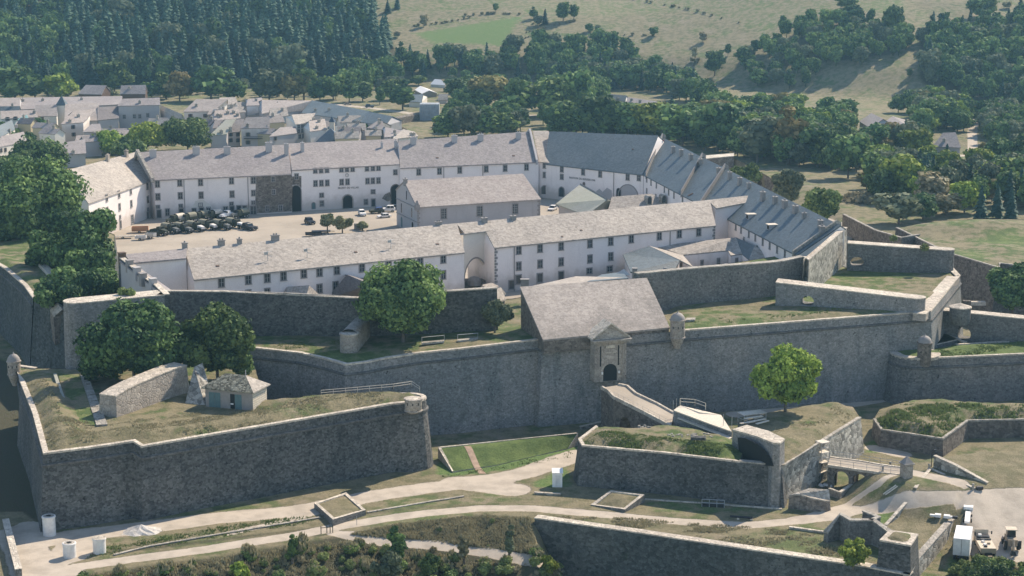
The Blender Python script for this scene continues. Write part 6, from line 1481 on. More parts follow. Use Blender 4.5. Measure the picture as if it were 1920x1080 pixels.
scatter([(822, 212), (990, 224), (1000, 254), (830, 258)], 8, [RA, RA, RC, RG, TA], 6, 11, LB2, GB2, seed=13)
scatter([(690, 150), (840, 150), (1000, 165), (1000, 205), (860, 205), (840, 190), (700, 172)], 10, [RA, RC, RC, TA, RG], 6, 10, LB2, GB2, seed=14, avoid=[[(762, 146), (846, 146), (846, 215), (762, 215)], [(930, 195), (1000, 195), (1000, 220), (930, 220)]])
scatter([(-80, 225), (30, 225), (60, 262), (100, 275), (100, 300), (-80, 300)], 14, [RC, RA], 5, 9, ('garden tree between the town houses at the left', None), ('garden trees in the town', None), seed=15)
# hedgerow bushes in the meadow
for pl in ([(870, 30), (930, 26), (985, 28)], [(770, 50), (830, 44), (880, 34)], [(1185, 0), (1260, 12), (1300, 20), (1420, 52)], [(985, 62), (1030, 50), (1080, 40)], [(1160, 66), (1225, 67)], [(1000, 45), (1020, 60), (985, 72)]):
    for i in range(len(pl)-1):
        for k in range(7):
            f = rng.random(); px = pl[i][0]+(pl[i+1][0]-pl[i][0])*f; py = pl[i][1]+(pl[i+1][1]-pl[i][1])*f
            spot('round', 'leaf_s', G(px, py), rng.uniform(1.0, 2.2), 'low bush in the hedge lines crossing the meadow', 'hedge bushes of the meadow', 1.5)
# roadside shrubs of the foreground slope
LBS = ('scrubby bush on the slope below the lower road', None); GBS = ('bushes of the foreground slope', None)
spots_all = spots; spots = []
scatter([(150, 1086), (250, 1072), (400, 1053), (560, 1030), (640, 1022), (700, 1028), (800, 1036), (900, 1048), (980, 1064), (1050, 1084), (1070, 1200), (100, 1200)], 1.9, [('round', 'leaf_s')]*6+[('round', 'leaf_sg')]*6+[('round', 'leaf_a')], .6, 2.4, LBS, GBS, seed=21)
scatter([(655, 1004), (720, 992), (800, 980), (900, 969), (990, 974), (1000, 1010), (1010, 1046), (900, 1026), (800, 1013), (700, 1006)], 2.0, [('round', 'leaf_s')]*7+[('round', 'leaf_sg')]*2, .4, 1.1, LBS, GBS, seed=22)
scatter([(1790, 1068), (1860, 1056), (1950, 1062), (2000, 1200), (1760, 1200)], 1.5, [('round', 'leaf_sg'), ('round', 'leaf_a'), ('round', 'leaf_s')], 1.0, 2.6, ('bush below the parked vehicles', None), ('bushes below the parked vehicles', None), seed=23)
near_b = spots; spots = spots_all
for s_ in near_b: s_['bush'] = True
# realise: the 300 nearest of each kind singly, the rest joined
def realise(lst, name, protos, base, limit=295, cat='tree', stuffname=None, smallleaf=False):
    lst.sort(key=lambda s: s['P'].y if s['grp'] else -1)
    rr = np.random.default_rng(99)
    for s in lst[:limit]:
        i = int(rr.integers(0, 4)); me = variant(protos(s), i, s['leaf']); o = bpy.data.objects.new(name(s), me); COL.objects.link(o)
        o.location = s['P']-Zv*.15; k = s['H']/10; o.scale = (k*s['wf'], k*s['wf'], k); o.rotation_euler = (0, 0, rr.uniform(0, 6.28)); tag(o, s['lab'], cat, s['grp'])
    rest = lst[limit:]
    by = {}
    for s in rest: by.setdefault(s['leaf'], []).append(s)
    V = []; Fl = []; Fs = []; TI = []; MI = []; nv = 0; mats = []
    for leaf, ss_ in by.items():
        mi = len(mats); mats.append(M[leaf])
        for s in ss_:
            me = PRO[protos(s), int(rr.integers(0, 4))]; n = len(me.vertices); co = np.empty(n*3); me.vertices.foreach_get('co', co); co = co.reshape(-1, 3)
            a = rr.uniform(0, 6.28); k = s['H']/10; c_, s_ = math.cos(a), math.sin(a)
            x = (co[:, 0]*c_-co[:, 1]*s_)*k*s['wf']+s['P'].x; y = (co[:, 0]*s_+co[:, 1]*c_)*k*s['wf']+s['P'].y; z = co[:, 2]*k+s['P'].z-.15
            V.append(np.stack([x, y, z], 1)); li = np.empty(len(me.loops), np.int32); me.loops.foreach_get('vertex_index', li)
            lt = np.empty(len(me.polygons), np.int32); me.polygons.foreach_get('loop_total', lt); Fl.append(li+nv); Fs.append(lt); nv += n
            ti = np.empty(n); me.attributes['tint'].data.foreach_get('value', ti); TI.append(np.clip(ti+rr.uniform(-.15, .3), 0, 1)); MI.append(np.full(len(lt), mi))
    if not rest: return
    V = np.concatenate(V); Fl = np.concatenate(Fl); Fs = np.concatenate(Fs); me = bpy.data.meshes.new(stuffname)
    me.vertices.add(len(V)); me.vertices.foreach_set('co', V.ravel()); me.loops.add(len(Fl)); me.loops.foreach_set('vertex_index', Fl); me.polygons.add(len(Fs))
    me.polygons.foreach_set('loop_start', np.concatenate([[0], np.cumsum(Fs)[:-1]])); me.polygons.foreach_set('material_index', np.concatenate(MI))
    for m_ in mats: me.materials.append(m_)
    me.update(); at = me.attributes.new('tint', 'FLOAT', 'POINT'); at.data.foreach_set('value', np.concatenate(TI))
    o = bpy.data.objects.new(stuffname, me); COL.objects.link(o); tag(o, kind='stuff')
cons = [s for s in spots if s['kind'] == 'con']; brd = [s for s in spots if s['kind'] != 'con']
realise(cons, lambda s: 'conifer', lambda s: 'con', None, 296, stuffname='distant_conifer_forest')
realise(brd, lambda s: 'bush' if s['grp'] and 'hedge' in s['grp'] else 'broadleaf_tree', lambda s: s['kind'], None, 296, stuffname='distant_woodland')
for i in range(4): PRO['bush', i] = leaf_mesh('bush', scl(round_lobes(90+i, 7, .62, .0, 1.0, .45), 10), 150, .62, M['leaf_s'], None, True, seed=90+i)
for s in near_b: s['kind'] = 'bush'; s['lab'] = s['lab']
realise(near_b, lambda s: 'bush', lambda s: 'bush', None, 290, 'bush', stuffname='roadside_scrub')
# a few taller saplings on the slope
for (px, py, pyt, w_, lf, lab) in ((746, 1072, 984, 40, 'leaf_a', 'tallest slim sapling on the foreground slope'), (870, 1058, 998, 24, 'leaf_s', 'thin brownish sapling right of the tallest one'), (1028, 1086, 1032, 34, 'leaf_b', 'bright green sapling at the foot of the shaded wall'),
    (728, 1092, 1030, 54, 'leaf_g', 'grey green sapling at the bottom edge below the tallest one'), (805, 1090, 1028, 44, 'leaf_a', 'green sapling at the bottom edge, middle of three'), (955, 1050, 985, 22, 'leaf_g', 'thin sapling at the left end of the shaded wall'),
    (452, 1092, 1052, 36, 'leaf_b', 'bright little sapling at the bottom edge'), (548, 1056, 1002, 18, 'leaf_a', 'slim sapling beside the road verge'), (1850, 1098, 1046, 90, 'leaf_c', 'broad bush at the bottom right below the lorries'),
    (1590, 1096, 1030, 40, 'leaf_sg', 'straggly bush hanging over the shaded wall')):
    if 'hanging' in lab: near_tree(lab, 1600, 1064, 1012, 62, 'leaf_b', None, 12, 190, .2, int(px), .0, 'sapling', P=W(1600, 1062, -9)); continue
    near_tree(lab, px, py, pyt, w_, lf, None, 12, 170, .2, int(px), .05, 'sapling')
# tufts of grass and weeds roughening the earthworks, one mass per kind of ground
def tufts(name, poly, z, n, h, mat, seed, zfun=None, dens=None):
    r = np.random.default_rng(seed); p = np.array([tuple(W(q[0], q[1], z))[:2] for q in poly]) if z is not None else GP(poly); x0, y0 = p.min(0); x1, y1 = p.max(0)
    x = r.uniform(x0, x1, n*3); y = r.uniform(y0, y1, n*3); ok = inside(x, y, p); x, y = x[ok][:n], y[ok][:n]; cl = pseudo(x, y, 1.7, seed)+pseudo(x, y, .6, seed+3)*.6
    ok = cl > -.1 if dens is None else cl > dens; x, y, cl = x[ok], y[ok], cl[ok]
    return x, y, np.clip(.5+cl*.6, .2, 1.2)*h
bpy.context.view_layer.update(); DG = bpy.context.evaluated_depsgraph_get()
def tuft_mass(name, specs, mat):
    V = []; TI = []; r = np.random.default_rng(3)
    for poly, z, n, h, seed, dens in specs:
        x, y, hh = tufts(name, poly, z, n, h, mat, seed, dens=dens)
        for a, b, c in zip(x, y, hh):
            hit, loc, nor, _, ob, _ = sc.ray_cast(DG, (a, b, 40), (0, 0, -1))
            if not hit or nor.z < .5 or abs(loc.z-(z if z is not None else Ts(a, b))) > 2.5 or ob.name.split('.')[0] in ('crown', 'roof', 'coping', 'trunk', 'bush', 'wall', 'slab', 'deck'): continue
            for k in range(3):
                an = r.uniform(0, 6.28); w_ = c*r.uniform(.25, .5); dx, dy = math.cos(an)*w_, math.sin(an)*w_; lx, ly = r.uniform(-.3, .3, 2)*c; ox, oy = r.uniform(-.25, .25, 2)
                V.append(((a+ox-dx, b+oy-dy, loc.z-.05), (a+ox+dx, b+oy+dy, loc.z-.05), (a+ox+lx, b+oy+ly, loc.z+c*r.uniform(.6, 1.1)))); TI += [r.uniform(0, .5), r.uniform(0, .5), r.uniform(.4, 1)]
    me = bpy.data.meshes.new(name); n = len(V); me.from_pydata([v for t in V for v in t], [], [(3*i, 3*i+1, 3*i+2) for i in range(n)]); me.materials.append(mat)
    a = me.attributes.new('tint', 'FLOAT', 'POINT'); a.data.foreach_set('value', TI); o = bpy.data.objects.new(name, me); COL.objects.link(o); tag(o, kind='stuff')
tuft_mass('dry_grass_tufts', [([(90, 845), (250, 822), (400, 808), (735, 752), (720, 736), (500, 756), (300, 780), (200, 795), (90, 790)], 3.4, 5200, .42, 1, -.3), ([(40, 715), (75, 790), (100, 830), (120, 800), (90, 710)], 3.3, 700, .4, 2, 0),
                              ([(1440, 815), (1540, 815), (1600, 775), (1560, 762), (1470, 785)], -1.5, 700, .3, 3, .1), ([(1640, 1010), (1230, 995), (1010, 968), (1200, 972), (1540, 1000)], -9, 2600, .45, 4, -.1), ([(1570, 1010), (1640, 1050), (1400, 1028), (1300, 1005)], -9, 900, .5, 14, -.2),
   ([(150, 1084), (250, 1070), (400, 1051), (560, 1027), (640, 1020), (800, 1034), (980, 1062), (1050, 1084), (1060, 1110), (140, 1110)], None, 9000, .9, 31, -.9), ([(655, 1002), (720, 990), (800, 978), (900, 967), (990, 972), (1000, 1010), (1010, 1046), (900, 1026), (800, 1013), (700, 1006)], None, 6000, .75, 32, -.9)], M['leaf_s'])
tuft_mass('green_weed_tufts', [([(1090, 830), (1380, 858), (1380, 838), (1250, 822), (1100, 808)], -1.2, 2600, .5, 5, -.3), ([(1650, 800), (1768, 818), (1815, 785), (1920, 783), (1920, 762), (1700, 760), (1645, 775)], -4.5, 3000, .75, 6, -.6),
                               ([(1745, 668), (1920, 660), (1920, 642), (1750, 655)], .6, 900, .4, 7, 0), ([(1280, 612), (1680, 580), (1660, 568), (1300, 600)], 8.2, 1200, .35, 8, .1), ([(830, 885), (1070, 850), (1080, 815), (830, 840)], -8, 800, .3, 9, .3),
                               ([(475, 655), (640, 668), (640, 640), (480, 640)], 6, 500, .35, 10, .1), ([(250, 1000), (600, 965), (600, 985), (160, 1045)], -9, 1300, .4, 12, 0)], M['leaf_sg'])
# ------------------------------------------------------------ turrets, hut, ruins
def turret(label, P, r, h, dome=True, mat='ashlar', below=2.2, base=True):
    t = thing('lookout_turret', label, 'turret', tuple(P)); mb = MB()
    mb.lathe(P, [(.35*r, -below), (.75*r, -below*.45), (r, 0), (r, h)], 16); mb.build('drum', M[mat], t, True)
    mb = MB(); mb.lathe(P, [(r, h-.18), (r+.18, h-.12), (r+.18, h+.06), (r, h+.1)], 16); mb.lathe(P, [(r, -.05), (r+.14, 0), (r+.14, .16), (r, .2)], 16); mb.build('moulding', M[mat], t)
    mb = MB()
    if dome: mb.lathe(P, [(r*1.02, h+.08), (r*.92, h+.6), (r*.6, h+1.15), (r*.2, h+1.4), (.1, h+1.45), (.12, h+1.7), (.01, h+1.85)], 16); mb.build('dome', M['surround'], t, True)
    else: mb.lathe(P, [(r+.1, h+.06), (.01, h+.22)], 16); mb.build('cap', M['cope'], t)
    for a in (230, 270, 310):
        ca, sa = math.cos(R_(a)), math.sin(R_(a)); mb = MB(); q = Vector((P.x+ca*r*1.005, P.y+sa*r*1.005, P.z+h*.55)); mb.box(q, (.05, .16, .45), R_(a)); mb.build('loophole', M['dark'], t)
    return t
turret('small domed lookout turret on the main rampart right of the gate', W(1270, 633, 6.6), 1.45, 3.6)
turret('weathered lookout turret at the far left corner of the lower bastion', W(27, 702, 2.6), 1.2, 2.6)
turret('grey brown domed lookout turret on the nose of the right bastion', W(1732, 682, -.6), 1.4, 4.4, True, 'stone_brown')
turret('open pale turret drum on the rounded end of the lower bastion', W(775, 770, 2.3), 1.5, 2.2, False, below=.5)
# long vaulted casemate turret left of the central tree
P = W(655, 664, 5.4); t = thing('casemate_tower', 'round-fronted stone casemate with a shaded vaulted back, left of the central tree', 'tower', tuple(P)); mb = MB(); r = 1.75
mb.lathe(P, [(r*1.05, -1), (r, 4.0)], 20); mb.build('drum', M['ashlar'], t, True); mb = MB(); mb.lathe(P, [(r+.12, 3.95), (r+.12, 4.2), (.01, 4.3)], 20); mb.build('cap', M['cope'], t)
mb = MB(); L0, L1 = Vector((P.x, P.y, P.z)), Vector((P.x+1.4, P.y+11, P.z)); u = (L1-L0).normalized(); v = Vector((-u.y, u.x, 0))
n = 8; pr = [(-r*math.cos(math.pi*k/n), 3.6+1.3*math.sin(math.pi*k/n)) for k in range(n+1)]; pr = [(-r, -1)]+pr+[(r, -1)]
mb.add([L0+v*a+Zv*b for a, b in pr]+[L1+v*a+Zv*b for a, b in pr], [(k, k+1, k+1+len(pr), k+len(pr)) for k in range(len(pr)-1)]+[tuple(range(len(pr), 2*len(pr)))]); mb.build('vault', M['ashlar'], t)
P = W(1800, 590, 5.8); t = thing('round_tower', 'short round stone tower with a flat conical cap at the right rampart corner', 'tower', tuple(P)); mb = MB(); mb.lathe(P, [(1.7, -2.0), (2.1, -1.2), (2.2, -.2), (2.2, 1.6)], 20); mb.build('drum', M['stone_right'], t, True)
mb = MB(); mb.lathe(P, [(2.35, 1.55), (2.35, 1.75), (.01, 2.5)], 20); mb.build('cap', M['cope'], t)
for i in range(2):
    P = W((1812, 1830)[i], (577, 572)[i], 4.5); mb = MB(); tt = thing('stone_block', ('dark small doorway block right of the round capped tower', 'low grassy stone ledge behind the round capped tower')[i], 'stone', tuple(P)); mb.box(P, ((1.6, 4)[i], 1.2, (1.6, .8)[i])); mb.build('block', M[('stone_brown', 'cope')[i]], tt)
# pointed stone spur and triangular walls beside it
t = thing('stone_spur', 'thin pointed stone buttress against the right rampart corner', 'buttress', tuple(W(1765, 595, 0))); a, b, c = W(1763, 592, 3.0), W(1768, 600, 2.5), W(1782, 614, .2); mb = MB()
mb.hexa([a-Zv*6, b-Zv*6, c-Zv*3, a-Zv*6+Vector((.8, .8, 0))], [a, b, c, a+Vector((.8, .8, 0))]); mb.build('masonry', M['cope'], t)
for nm, pts in (('low pale parapet slanting out from the foot of the right rampart corner', [(1719, 640), (1762, 623)]), ('upper low pale parapet in front of the right bastion turret', [(1742, 649), (1770, 625), (1795, 637)]), ('lower pale parapet ending behind the right bastion turret', [(1740, 650), (1795, 637), (1806, 642)])):
    wallsolid('low_parapet', nm, ringwall(WL([(*p, .4) for p in pts]), .8, 1), -8.5, 'stone_right', 'cope', .02)
t = thing('grass_bed', 'small triangular grass bed between pale parapets', 'bed', tuple(W(1768, 638, .2))); mb = MB(); mb.prism(WL([(1744, 650, .3), (1770, 625, .3), (1797, 637, .3)]), -9, .33); mb.prism(WL([(1719, 642, 0), (1763, 624, 0), (1745, 621, 0)]), -9, .1); mb.build('turf', M['top_green'], t)
# hut on the lower bastion
hz = 3.0; t = thing('brick_hut', 'small hut with blue green double doors and a mossy hipped roof', 'hut', tuple(W(440, 772, hz)))
A, B = W(386, 765, hz), W(474, 774, hz); U = (B-A).normalized(); N = Vector((U.y, -U.x, 0)); D = -N*5.2; h = 3.6; mb = MB()
C_, D_ = B+D, A+D
mb.prism([A, B, C_, D_], hz-.3, hz+h); mb.build('wall', M['surround'], t)
mb = MB(); o = .55; e = [A+N*o-U*o, B+N*o+U*o, C_-N*o+U*o, D_-N*o-U*o]; e = [Vector((p.x, p.y, hz+h)) for p in e]; L = (B-A).length
r1_, r2_ = A+U*2.6+D*.5+Zv*(h+2.1), B-U*2.6+D*.5+Zv*(h+2.1)
for q in ([e[0], e[1], r2_, r1_], [e[2], e[3], r1_, r2_]): mb.hexa(q, [p+Zv*.18 for p in q])
mb.build('roof', M['hutroof'] if 'hutroof' in M else M['roof_d'], t)
mb = MB()
for q in ([e[1], e[2], r2_, r2_-U*.02], [e[3], e[0], r1_, r1_+U*.02]): mb = MB(); mb.hexa(q, [p+Zv*.18 for p in q]); mb.build('hip_slope', M['roof_l'], t)
def leafpanel(u0, u1, z0, z1, mat, name, off=.04):
    mb = MB(); a = A+U*u0+N*off; b = A+U*u1+N*off; mb.hexa([a+Zv*z0, b+Zv*z0, b+Zv*z0-N*.05, a+Zv*z0-N*.05], [a+Zv*z1, b+Zv*z1, b+Zv*z1-N*.05, a+Zv*z1-N*.05]); return mb.build(name, M[mat], t)
for k in range(2): leafpanel(.7+k*1.15, 1.8+k*1.15, .1, 3.0, 'shutter_b', 'door')
leafpanel(4.9, 5.75, .3, 3.0, 'dark', 'doorway'); leafpanel(5.8, 7.1, .1, 3.0, 'shutter_b', 'door'); leafpanel(4.95, 5.5, 1.1, 1.35, 'white', 'poster', .06)
mb = MB()
for k in range(9): a = B+U*.03; mb.box((a.x+D.x/2, a.y+D.y/2, hz+.1+k*.38), (.1, 5.1, .3), math.atan2(U.y, U.x))
mb.build('board_cladding', M['board'], t)
mb = MB(); p = A+U*(L*.72)+D*.5+Zv*(h+1.2); mb.bar(p, p+Zv*2.0, .09); mb.build('flue', M['steel'], t)
# ruined thick wall
rw = [(217, 744, 7.1), (238, 731, 7.6), (262, 719, 7.8), (300, 703, 8.0), (330, 691, 8.2), (350, 686, 8.2)]
wallsolid('ruined_wall', 'thick ruined stone wall rising behind the hut, broken at its left end', ringwall(WL(rw), 3.4, 1), 2.6, 'ashlar', 'cope', .06)
t = thing('stone_buttress', 'sloping rubble end of the ruined wall beside the hut', 'wall', tuple(W(360, 750, 3))); mb = MB()
a, b, c = W(364, 688, 8.4), W(386, 766, 2.8), W(346, 760, 2.8); mb.add([a, b, c, a+Vector((1, 3, 0)), b+Vector((1, 3, 0)), c+Vector((1, 3, 0))], [(0, 1, 2), (3, 5, 4), (0, 3, 4, 1), (0, 2, 5, 3), (1, 4, 5, 2)]); mb.build('masonry', M['stone_rub'], t)
mb = MB(); t = thing('rubble_heap', 'jagged broken stones at the left end of the ruined wall', 'rubble', tuple(W(226, 770, 3)))
for k in range(26):
    q = W(213+rng.uniform(0, 24), 745+rng.uniform(0, 36), 3.0); q.z = 2.9+max(0, (785-(745+36*k/26))/36*2.2)*rng.uniform(.3, 1); mb.box(q, tuple(rng.uniform(.5, 1.3, 3)), rng.uniform(0, 3), top=.7)
mb.build('stones', M['stone_rub'], t)
# platforms on the lower bastion
t = thing('low_wall', 'long low grass-topped wall on the left part of the lower bastion', 'wall', tuple(W(120, 750, 3))); mb = MB(); q = WL([(100, 700, 3.9), (106, 700, 3.9), (140, 798, 3.9), (131, 800, 3.9)]); mb.hexa([p-Zv*1.2 for p in q], q); mb.build('masonry', M['roof_green'], t)
t = thing('stone_pavement', 'row of pale stone slabs lying in the grass of the lower bastion', 'pavement', tuple(W(170, 750, 3)))
p0, p1, p2, p3 = WL([(150, 700, 3.75), (163, 700, 3.75), (202, 796, 3.75), (181, 798, 3.75)])
for k in range(9):
    f0, f1 = k/9+.006, (k+1)/9-.006; q = [p0.lerp(p3, f0), p1.lerp(p2, f0), p1.lerp(p2, f1), p0.lerp(p3, f1)]; dz = Zv*rng.uniform(-.04, .04)
    mb = MB(); mb.hexa([p-Zv*.8 for p in q], [p+dz for p in q]); mb.build('slab', M['concrete2'] if 'concrete2' in M else M['copeg'], t)
t = thing('sunk_lawn', 'short trimmed lawn strip between the low wall and the stone slabs', 'lawn', tuple(W(150, 750, 3))); mb = MB(); q = WL([(108, 701, 3.6), (149, 701, 3.6), (180, 797, 3.6), (142, 797, 3.6)]); mb.hexa([p-Zv*1 for p in q], q); mb.build('turf', M['top_mix'], t)
t = thing('stone_path_strip', 'pale stone strip in the grass of the far left shaded bastion', 'pavement', tuple(W(90, 505, 7))); mb = MB(); q = WL([(68, 489, 7.9), (80, 487, 7.9), (110, 518, 7.9), (97, 521, 7.9)]); mb.hexa([p-Zv*1 for p in q], q); mb.build('slab', M['cope'], t)
# small lean-to roof on the flank wall
t = thing('sentry_shelter', 'little stone shelter with a pale pitched roof on the far left flank wall', 'shelter', tuple(W(112, 600, 4))); a, b, c, d, e_, f_ = WL([(94, 583, 5.5), (101, 595, 5.0), (116, 581, 6.8), (107, 569, 7.2), (132, 590, 5.2), (130, 583, 5.6)]); mb = MB()
mb.hexa([a, b, c, d], [p+Zv*.25 for p in (a, b, c, d)]); mb.hexa([c, e_, f_, d], [p+Zv*.25 for p in (c, e_, f_, d)]); mb.build('roof', M['copeg'], t); mb = MB(); mb.poly([b, e_, e_-Zv*5, b-Zv*6]); mb.tri(b, e_, c); mb.poly([a, b, b-Zv*6, a-Zv*6]); mb.build('wall', M['stone_brown'], t)
# ------------------------------------------------------------ things at the foot of the walls
def tank(label, px, py, r, h, mat='concrete', open_=True):
    P = G(px, py); t = thing('concrete_tank', label, 'tank', tuple(P)); mb = MB(); mb.lathe(P, [(r, -.3), (r, h), (r-.14, h), (r-.14, h-.5)] if open_ else [(r, -.3), (r, h)], 24); mb.build('shell', M[mat], t, False)
    mb = MB(); mb.lathe(P, [(r, h-.32), (r+.09, h-.28), (r+.09, h-.06), (r, h-.02)], 24); mb.build('rim', M[mat], t)
    mb = MB()
    if open_: mb.lathe(P+Zv*.0, [(r*.97, h-.02), (r*.42, h+.02)], 24); mb.build('lid', M['copeg'], t); mb = MB(); mb.lathe(P, [(r*.42, h+.03), (.01, h+.035)], 16); mb.build('opening', M['dark'], t)
    else: mb.lathe(P, [(r+.05, h), (.01, h+.15)], 24); mb.build('lid', M['cope'], t)
tank('tall slim white concrete tank at the corner of the lower bastion', 93, 1003, 1.0, 3.2); tank('squat white tank with an open top, leftmost by the road', 131, 1044, .98, 2.3); tank('closed white tank right of the squat open one', 187, 1036, .98, 2.4, 'concrete', False)
P = G(1045, 911); t = thing('portable_cabin', 'white portable cabin with a sloped roof standing on the grass', 'cabin', tuple(P)); mb = MB(); mb.box(P, (1.7, 1.6, 2.5), -.05); mb.build('body', M['white'], t)
mb = MB(); q = [P+Vector((x, y, 2.5+(.35 if y > 0 else 0))) for x, y in ((-.95, -.9), (.95, -.9), (.95, .9), (-.95, .9))]; mb.hexa([p-Zv*(p.z-P.z-2.5) for p in q], [p+Zv*.1 for p in q]); mb.build('roof', M['white'], t)
mb = MB(); mb.box(P+Vector((.1, -.83, .15)), (.9, .05, 2.0)); mb.build('door', M['concrete'], t)
P = G(265, 996); mb = MB(); t = thing('gravel_heap', 'pale heap of gravel at the roadside below the lower bastion', 'heap', tuple(P)); rr = np.random.default_rng(4); n = 18
vs = [(P.x, P.y, P.z+1.15)]
for j, f in enumerate((.3, .6, .85, 1.0)):
    for k in range(n): a = 2*math.pi*k/n; q = f*(1+rr.uniform(-.12, .12)); vs.append((P.x+3.6*q*math.cos(a), P.y+2.6*q*math.sin(a), P.z-.1+1.15*(1-f)**1.1+rr.uniform(-.08, .1)))
mb.add(vs, [(0, 1+k, 1+(k+1) % n) for k in range(n)]+[(1+j*n+k, 1+(j+1)*n+k, 1+(j+1)*n+(k+1) % n, 1+j*n+(k+1) % n) for j in range(3) for k in range(n)]); mb.build('gravel', M['gravel'], t)
# masonry boxes
def wedge(name, label, tops, zb, mat='stone_right', fill='top_dry', cat='planter', th=.55):
    ring = [w_ for w_ in tops]; 
    if not ccw(ring): ring = list(reversed(ring))
    c = sum(ring, Vector())/len(ring); t = thing(name, label, cat, (c.x, c.y, zb)); mb = MB(); n = len(ring); inn = offset(ring, -th); low_ = name == 'grass_platform'
    for i in range(n):
        j = (i+1) % n; a, b = ring[i], ring[j]; mb.quad((a.x, a.y, zb), (b.x, b.y, zb), b, a)
    mb.build('masonry', M[mat], t); mb = MB()
    for i in range(n):
        j = (i+1) % n
        if low_ and ring[i].z < -8.5 and ring[j].z < -8.5: continue
        mb.quad(ring[i], ring[j], inn[j], inn[i]); mb.quad(inn[i], inn[j], inn[j]-Zv*.5, inn[i]-Zv*.5)
    mb.build('coping', M['cope'], t); vs, fs = top_surface([p-Zv*(.2 if not low_ else .12) for p in (ring if low_ else inn)], .7, lambda x, y, d: .3*ss(0, 2, d)+pseudo(x, y, 1.2)*.12); mb = MB(); mb.add(vs, fs); mb.build('grass_top', M[fill], t, True)
wedge('masonry_box', 'square masonry box filled with dry grass beside the road, near the middle', WL([(589, 943, -8.1), (624, 974, -7.9), (686, 956, -8.1), (649, 923, -8.5)]), -9.8)
wedge('masonry_box', 'low masonry box of short green grass in front of the outwork wall', WL([(1107, 946, -8.8), (1172, 955, -8.4), (1209, 927, -7.6), (1145, 919, -7.6)]), -9.8, fill='top_mix')
wedge('grass_platform', 'green grass platform with a thin stone edge below the main rampart', WL([(821, 838, -6.8), (848, 884, -8.8), (930, 872, -8.9), (1066, 840, -8.8), (1084, 812, -6.6)]), -9.6, 'ashlar', 'top_green', 'platform', .45)
bpy.context.view_layer.update(); DG = bpy.context.evaluated_depsgraph_get(); mb = MB(); prev = None
for k in range(13):
    c_ = W(876, 838, -7).lerp(W(905, 886, -8.8), k/12); row = []
    for dx in (-.5, -.17, .17, .5):
        h_, l_, *_r = sc.ray_cast(DG, (c_.x+dx*1.25, c_.y, 20), (0, 0, -1)); row.append(l_+Zv*.05)
    if prev:
        for i in range(3): mb.quad(prev[i], prev[i+1], row[i+1], row[i])
    prev = row
o = mb.build('dirt_track', M['dirt']); tag(o, 'reddish worn track down the green grass platform', 'track')
def lowwall(label, pts, zoff=.8, th=.5, mat='stone_rub', cope='cope', name='low_wall', zs=None):
    P = [G(*p) for p in pts]; P = [Vector((p.x, p.y, p.z+(zoff if zs is None else zs[i]))) for i, p in enumerate(P)]
    return wallsolid(name, label, ringwall(P, th, 1), min(p.z for p in P)-2.2, mat, cope, .0, capth=.14)
lowwall('thin pale wall slanting up from the road beside the sentry turret', [(1718, 918), (1746, 882)], .25, .4); lowwall('pale low wall slanting down right from the turret lawn to the lane', [(1746, 882), (1826, 918)], .2, .35)
lowwall('grey retaining wall of the grassy hump near the right edge', [(1750, 876), (1790, 890), (1850, 908)], 1.3, .6, zs=[2.0, 1.6, .2]); lowwall('old stone edge of a ditch left of the parked lorry wall', [(1663, 985), (1700, 943)], .0, .4)
lowwall('half-buried pale kerb on the dry bank of the lowest outwork', [(1480, 992), (1545, 1001)], .3, .35); lowwall('thin stone kerb along the foot of the outwork front', [(1210, 938), (1330, 946), (1465, 956)], .12, .3)
lowwall('rough stone kerb line along the roadside scrub at the left', [(215, 1042), (280, 1026), (420, 1002), (600, 972)], .12, .3, 'stone_right', 'copeg'); lowwall('stone kerb curving along the dry verge above the lower road', [(690, 962), (800, 943), (870, 932)], .1, .3, 'stone_right', 'copeg')
lowwall('pale wall with a deep shadow at the bottom left corner', [(6, 990), (16, 1030), (30, 1085)], 1.4, .9, 'stone_right'); lowwall('short pale kerb by the grass near the cabin', [(1002, 927), (1050, 930)], .3, .4)
lowwall('thin parapet line at the foot of the gate rampart', [(1090, 806), (1128, 797)], .6, .4)
# small bunker and walled pit under the outer bridge
wallsolid('bunker', 'low angular stone bunker at the foot of the sunlit outwork face', WL([(1480, 930, -6.6), (1518, 917, -5.9), (1553, 920, -5.9), (1556, 940, -7.4), (1549, 940, -7.2), (1521, 935, -6.8), (1500, 928, -6.5)]), -9.5, 'stone_brown', 'copeg', .12, 'bunker')
wallsolid('pit_wall', 'pale low wall of the pit under the outer bridge, nearest side', ringwall(WL([(1554, 917, -7.9), (1576, 924, -7.9), (1604, 906, -7.9)]), .4, 1), -9.5, 'ashlar', 'cope', .0)
# rack, bench, planks, posts
P0, P1 = G(1316, 950), G(1358, 952); t = railing('steel_rack', 'steel rack with a dark base against the outwork wall', [P0, P1], 1.3, 1.2, .06); mb = MB(); mb.hexa([P0, P1, P1+Vector((0, .8, 0)), P0+Vector((0, .8, 0))], [p+Zv*.35 for p in (P0, P1, P1+Vector((0, .8, 0)), P0+Vector((0, .8, 0)))]); mb.build('tray', M['black'], t)
P0, P1 = G(1369, 973), G(1411, 976); t = thing('dark_beam', 'long dark beam lying on pale blocks beside the road', 'beam', tuple(P0)); mb = MB(); mb.bar(P0+Zv*.45, P1+Zv*.45, .2); mb.build('beam', M['black'], t)
for f in (.35, .95): mb = MB(); mb.box(P0.lerp(P1, f), (.4, .4, .3)); mb.build('block', M['cope'], t)
for i, q in enumerate(([(1656, 928), (1680, 911)], [(1660, 929), (1683, 913)])):
    a, b = G(*q[0]), G(*q[1]); t = thing('timber', 'pair of pale timbers lying on the turret lawn', 'timber', tuple(a), 'timbers on the turret lawn'); mb = MB(); mb.bar(a+Zv*.12, b+Zv*.12, .14); mb.build('beam', M['board'], t)
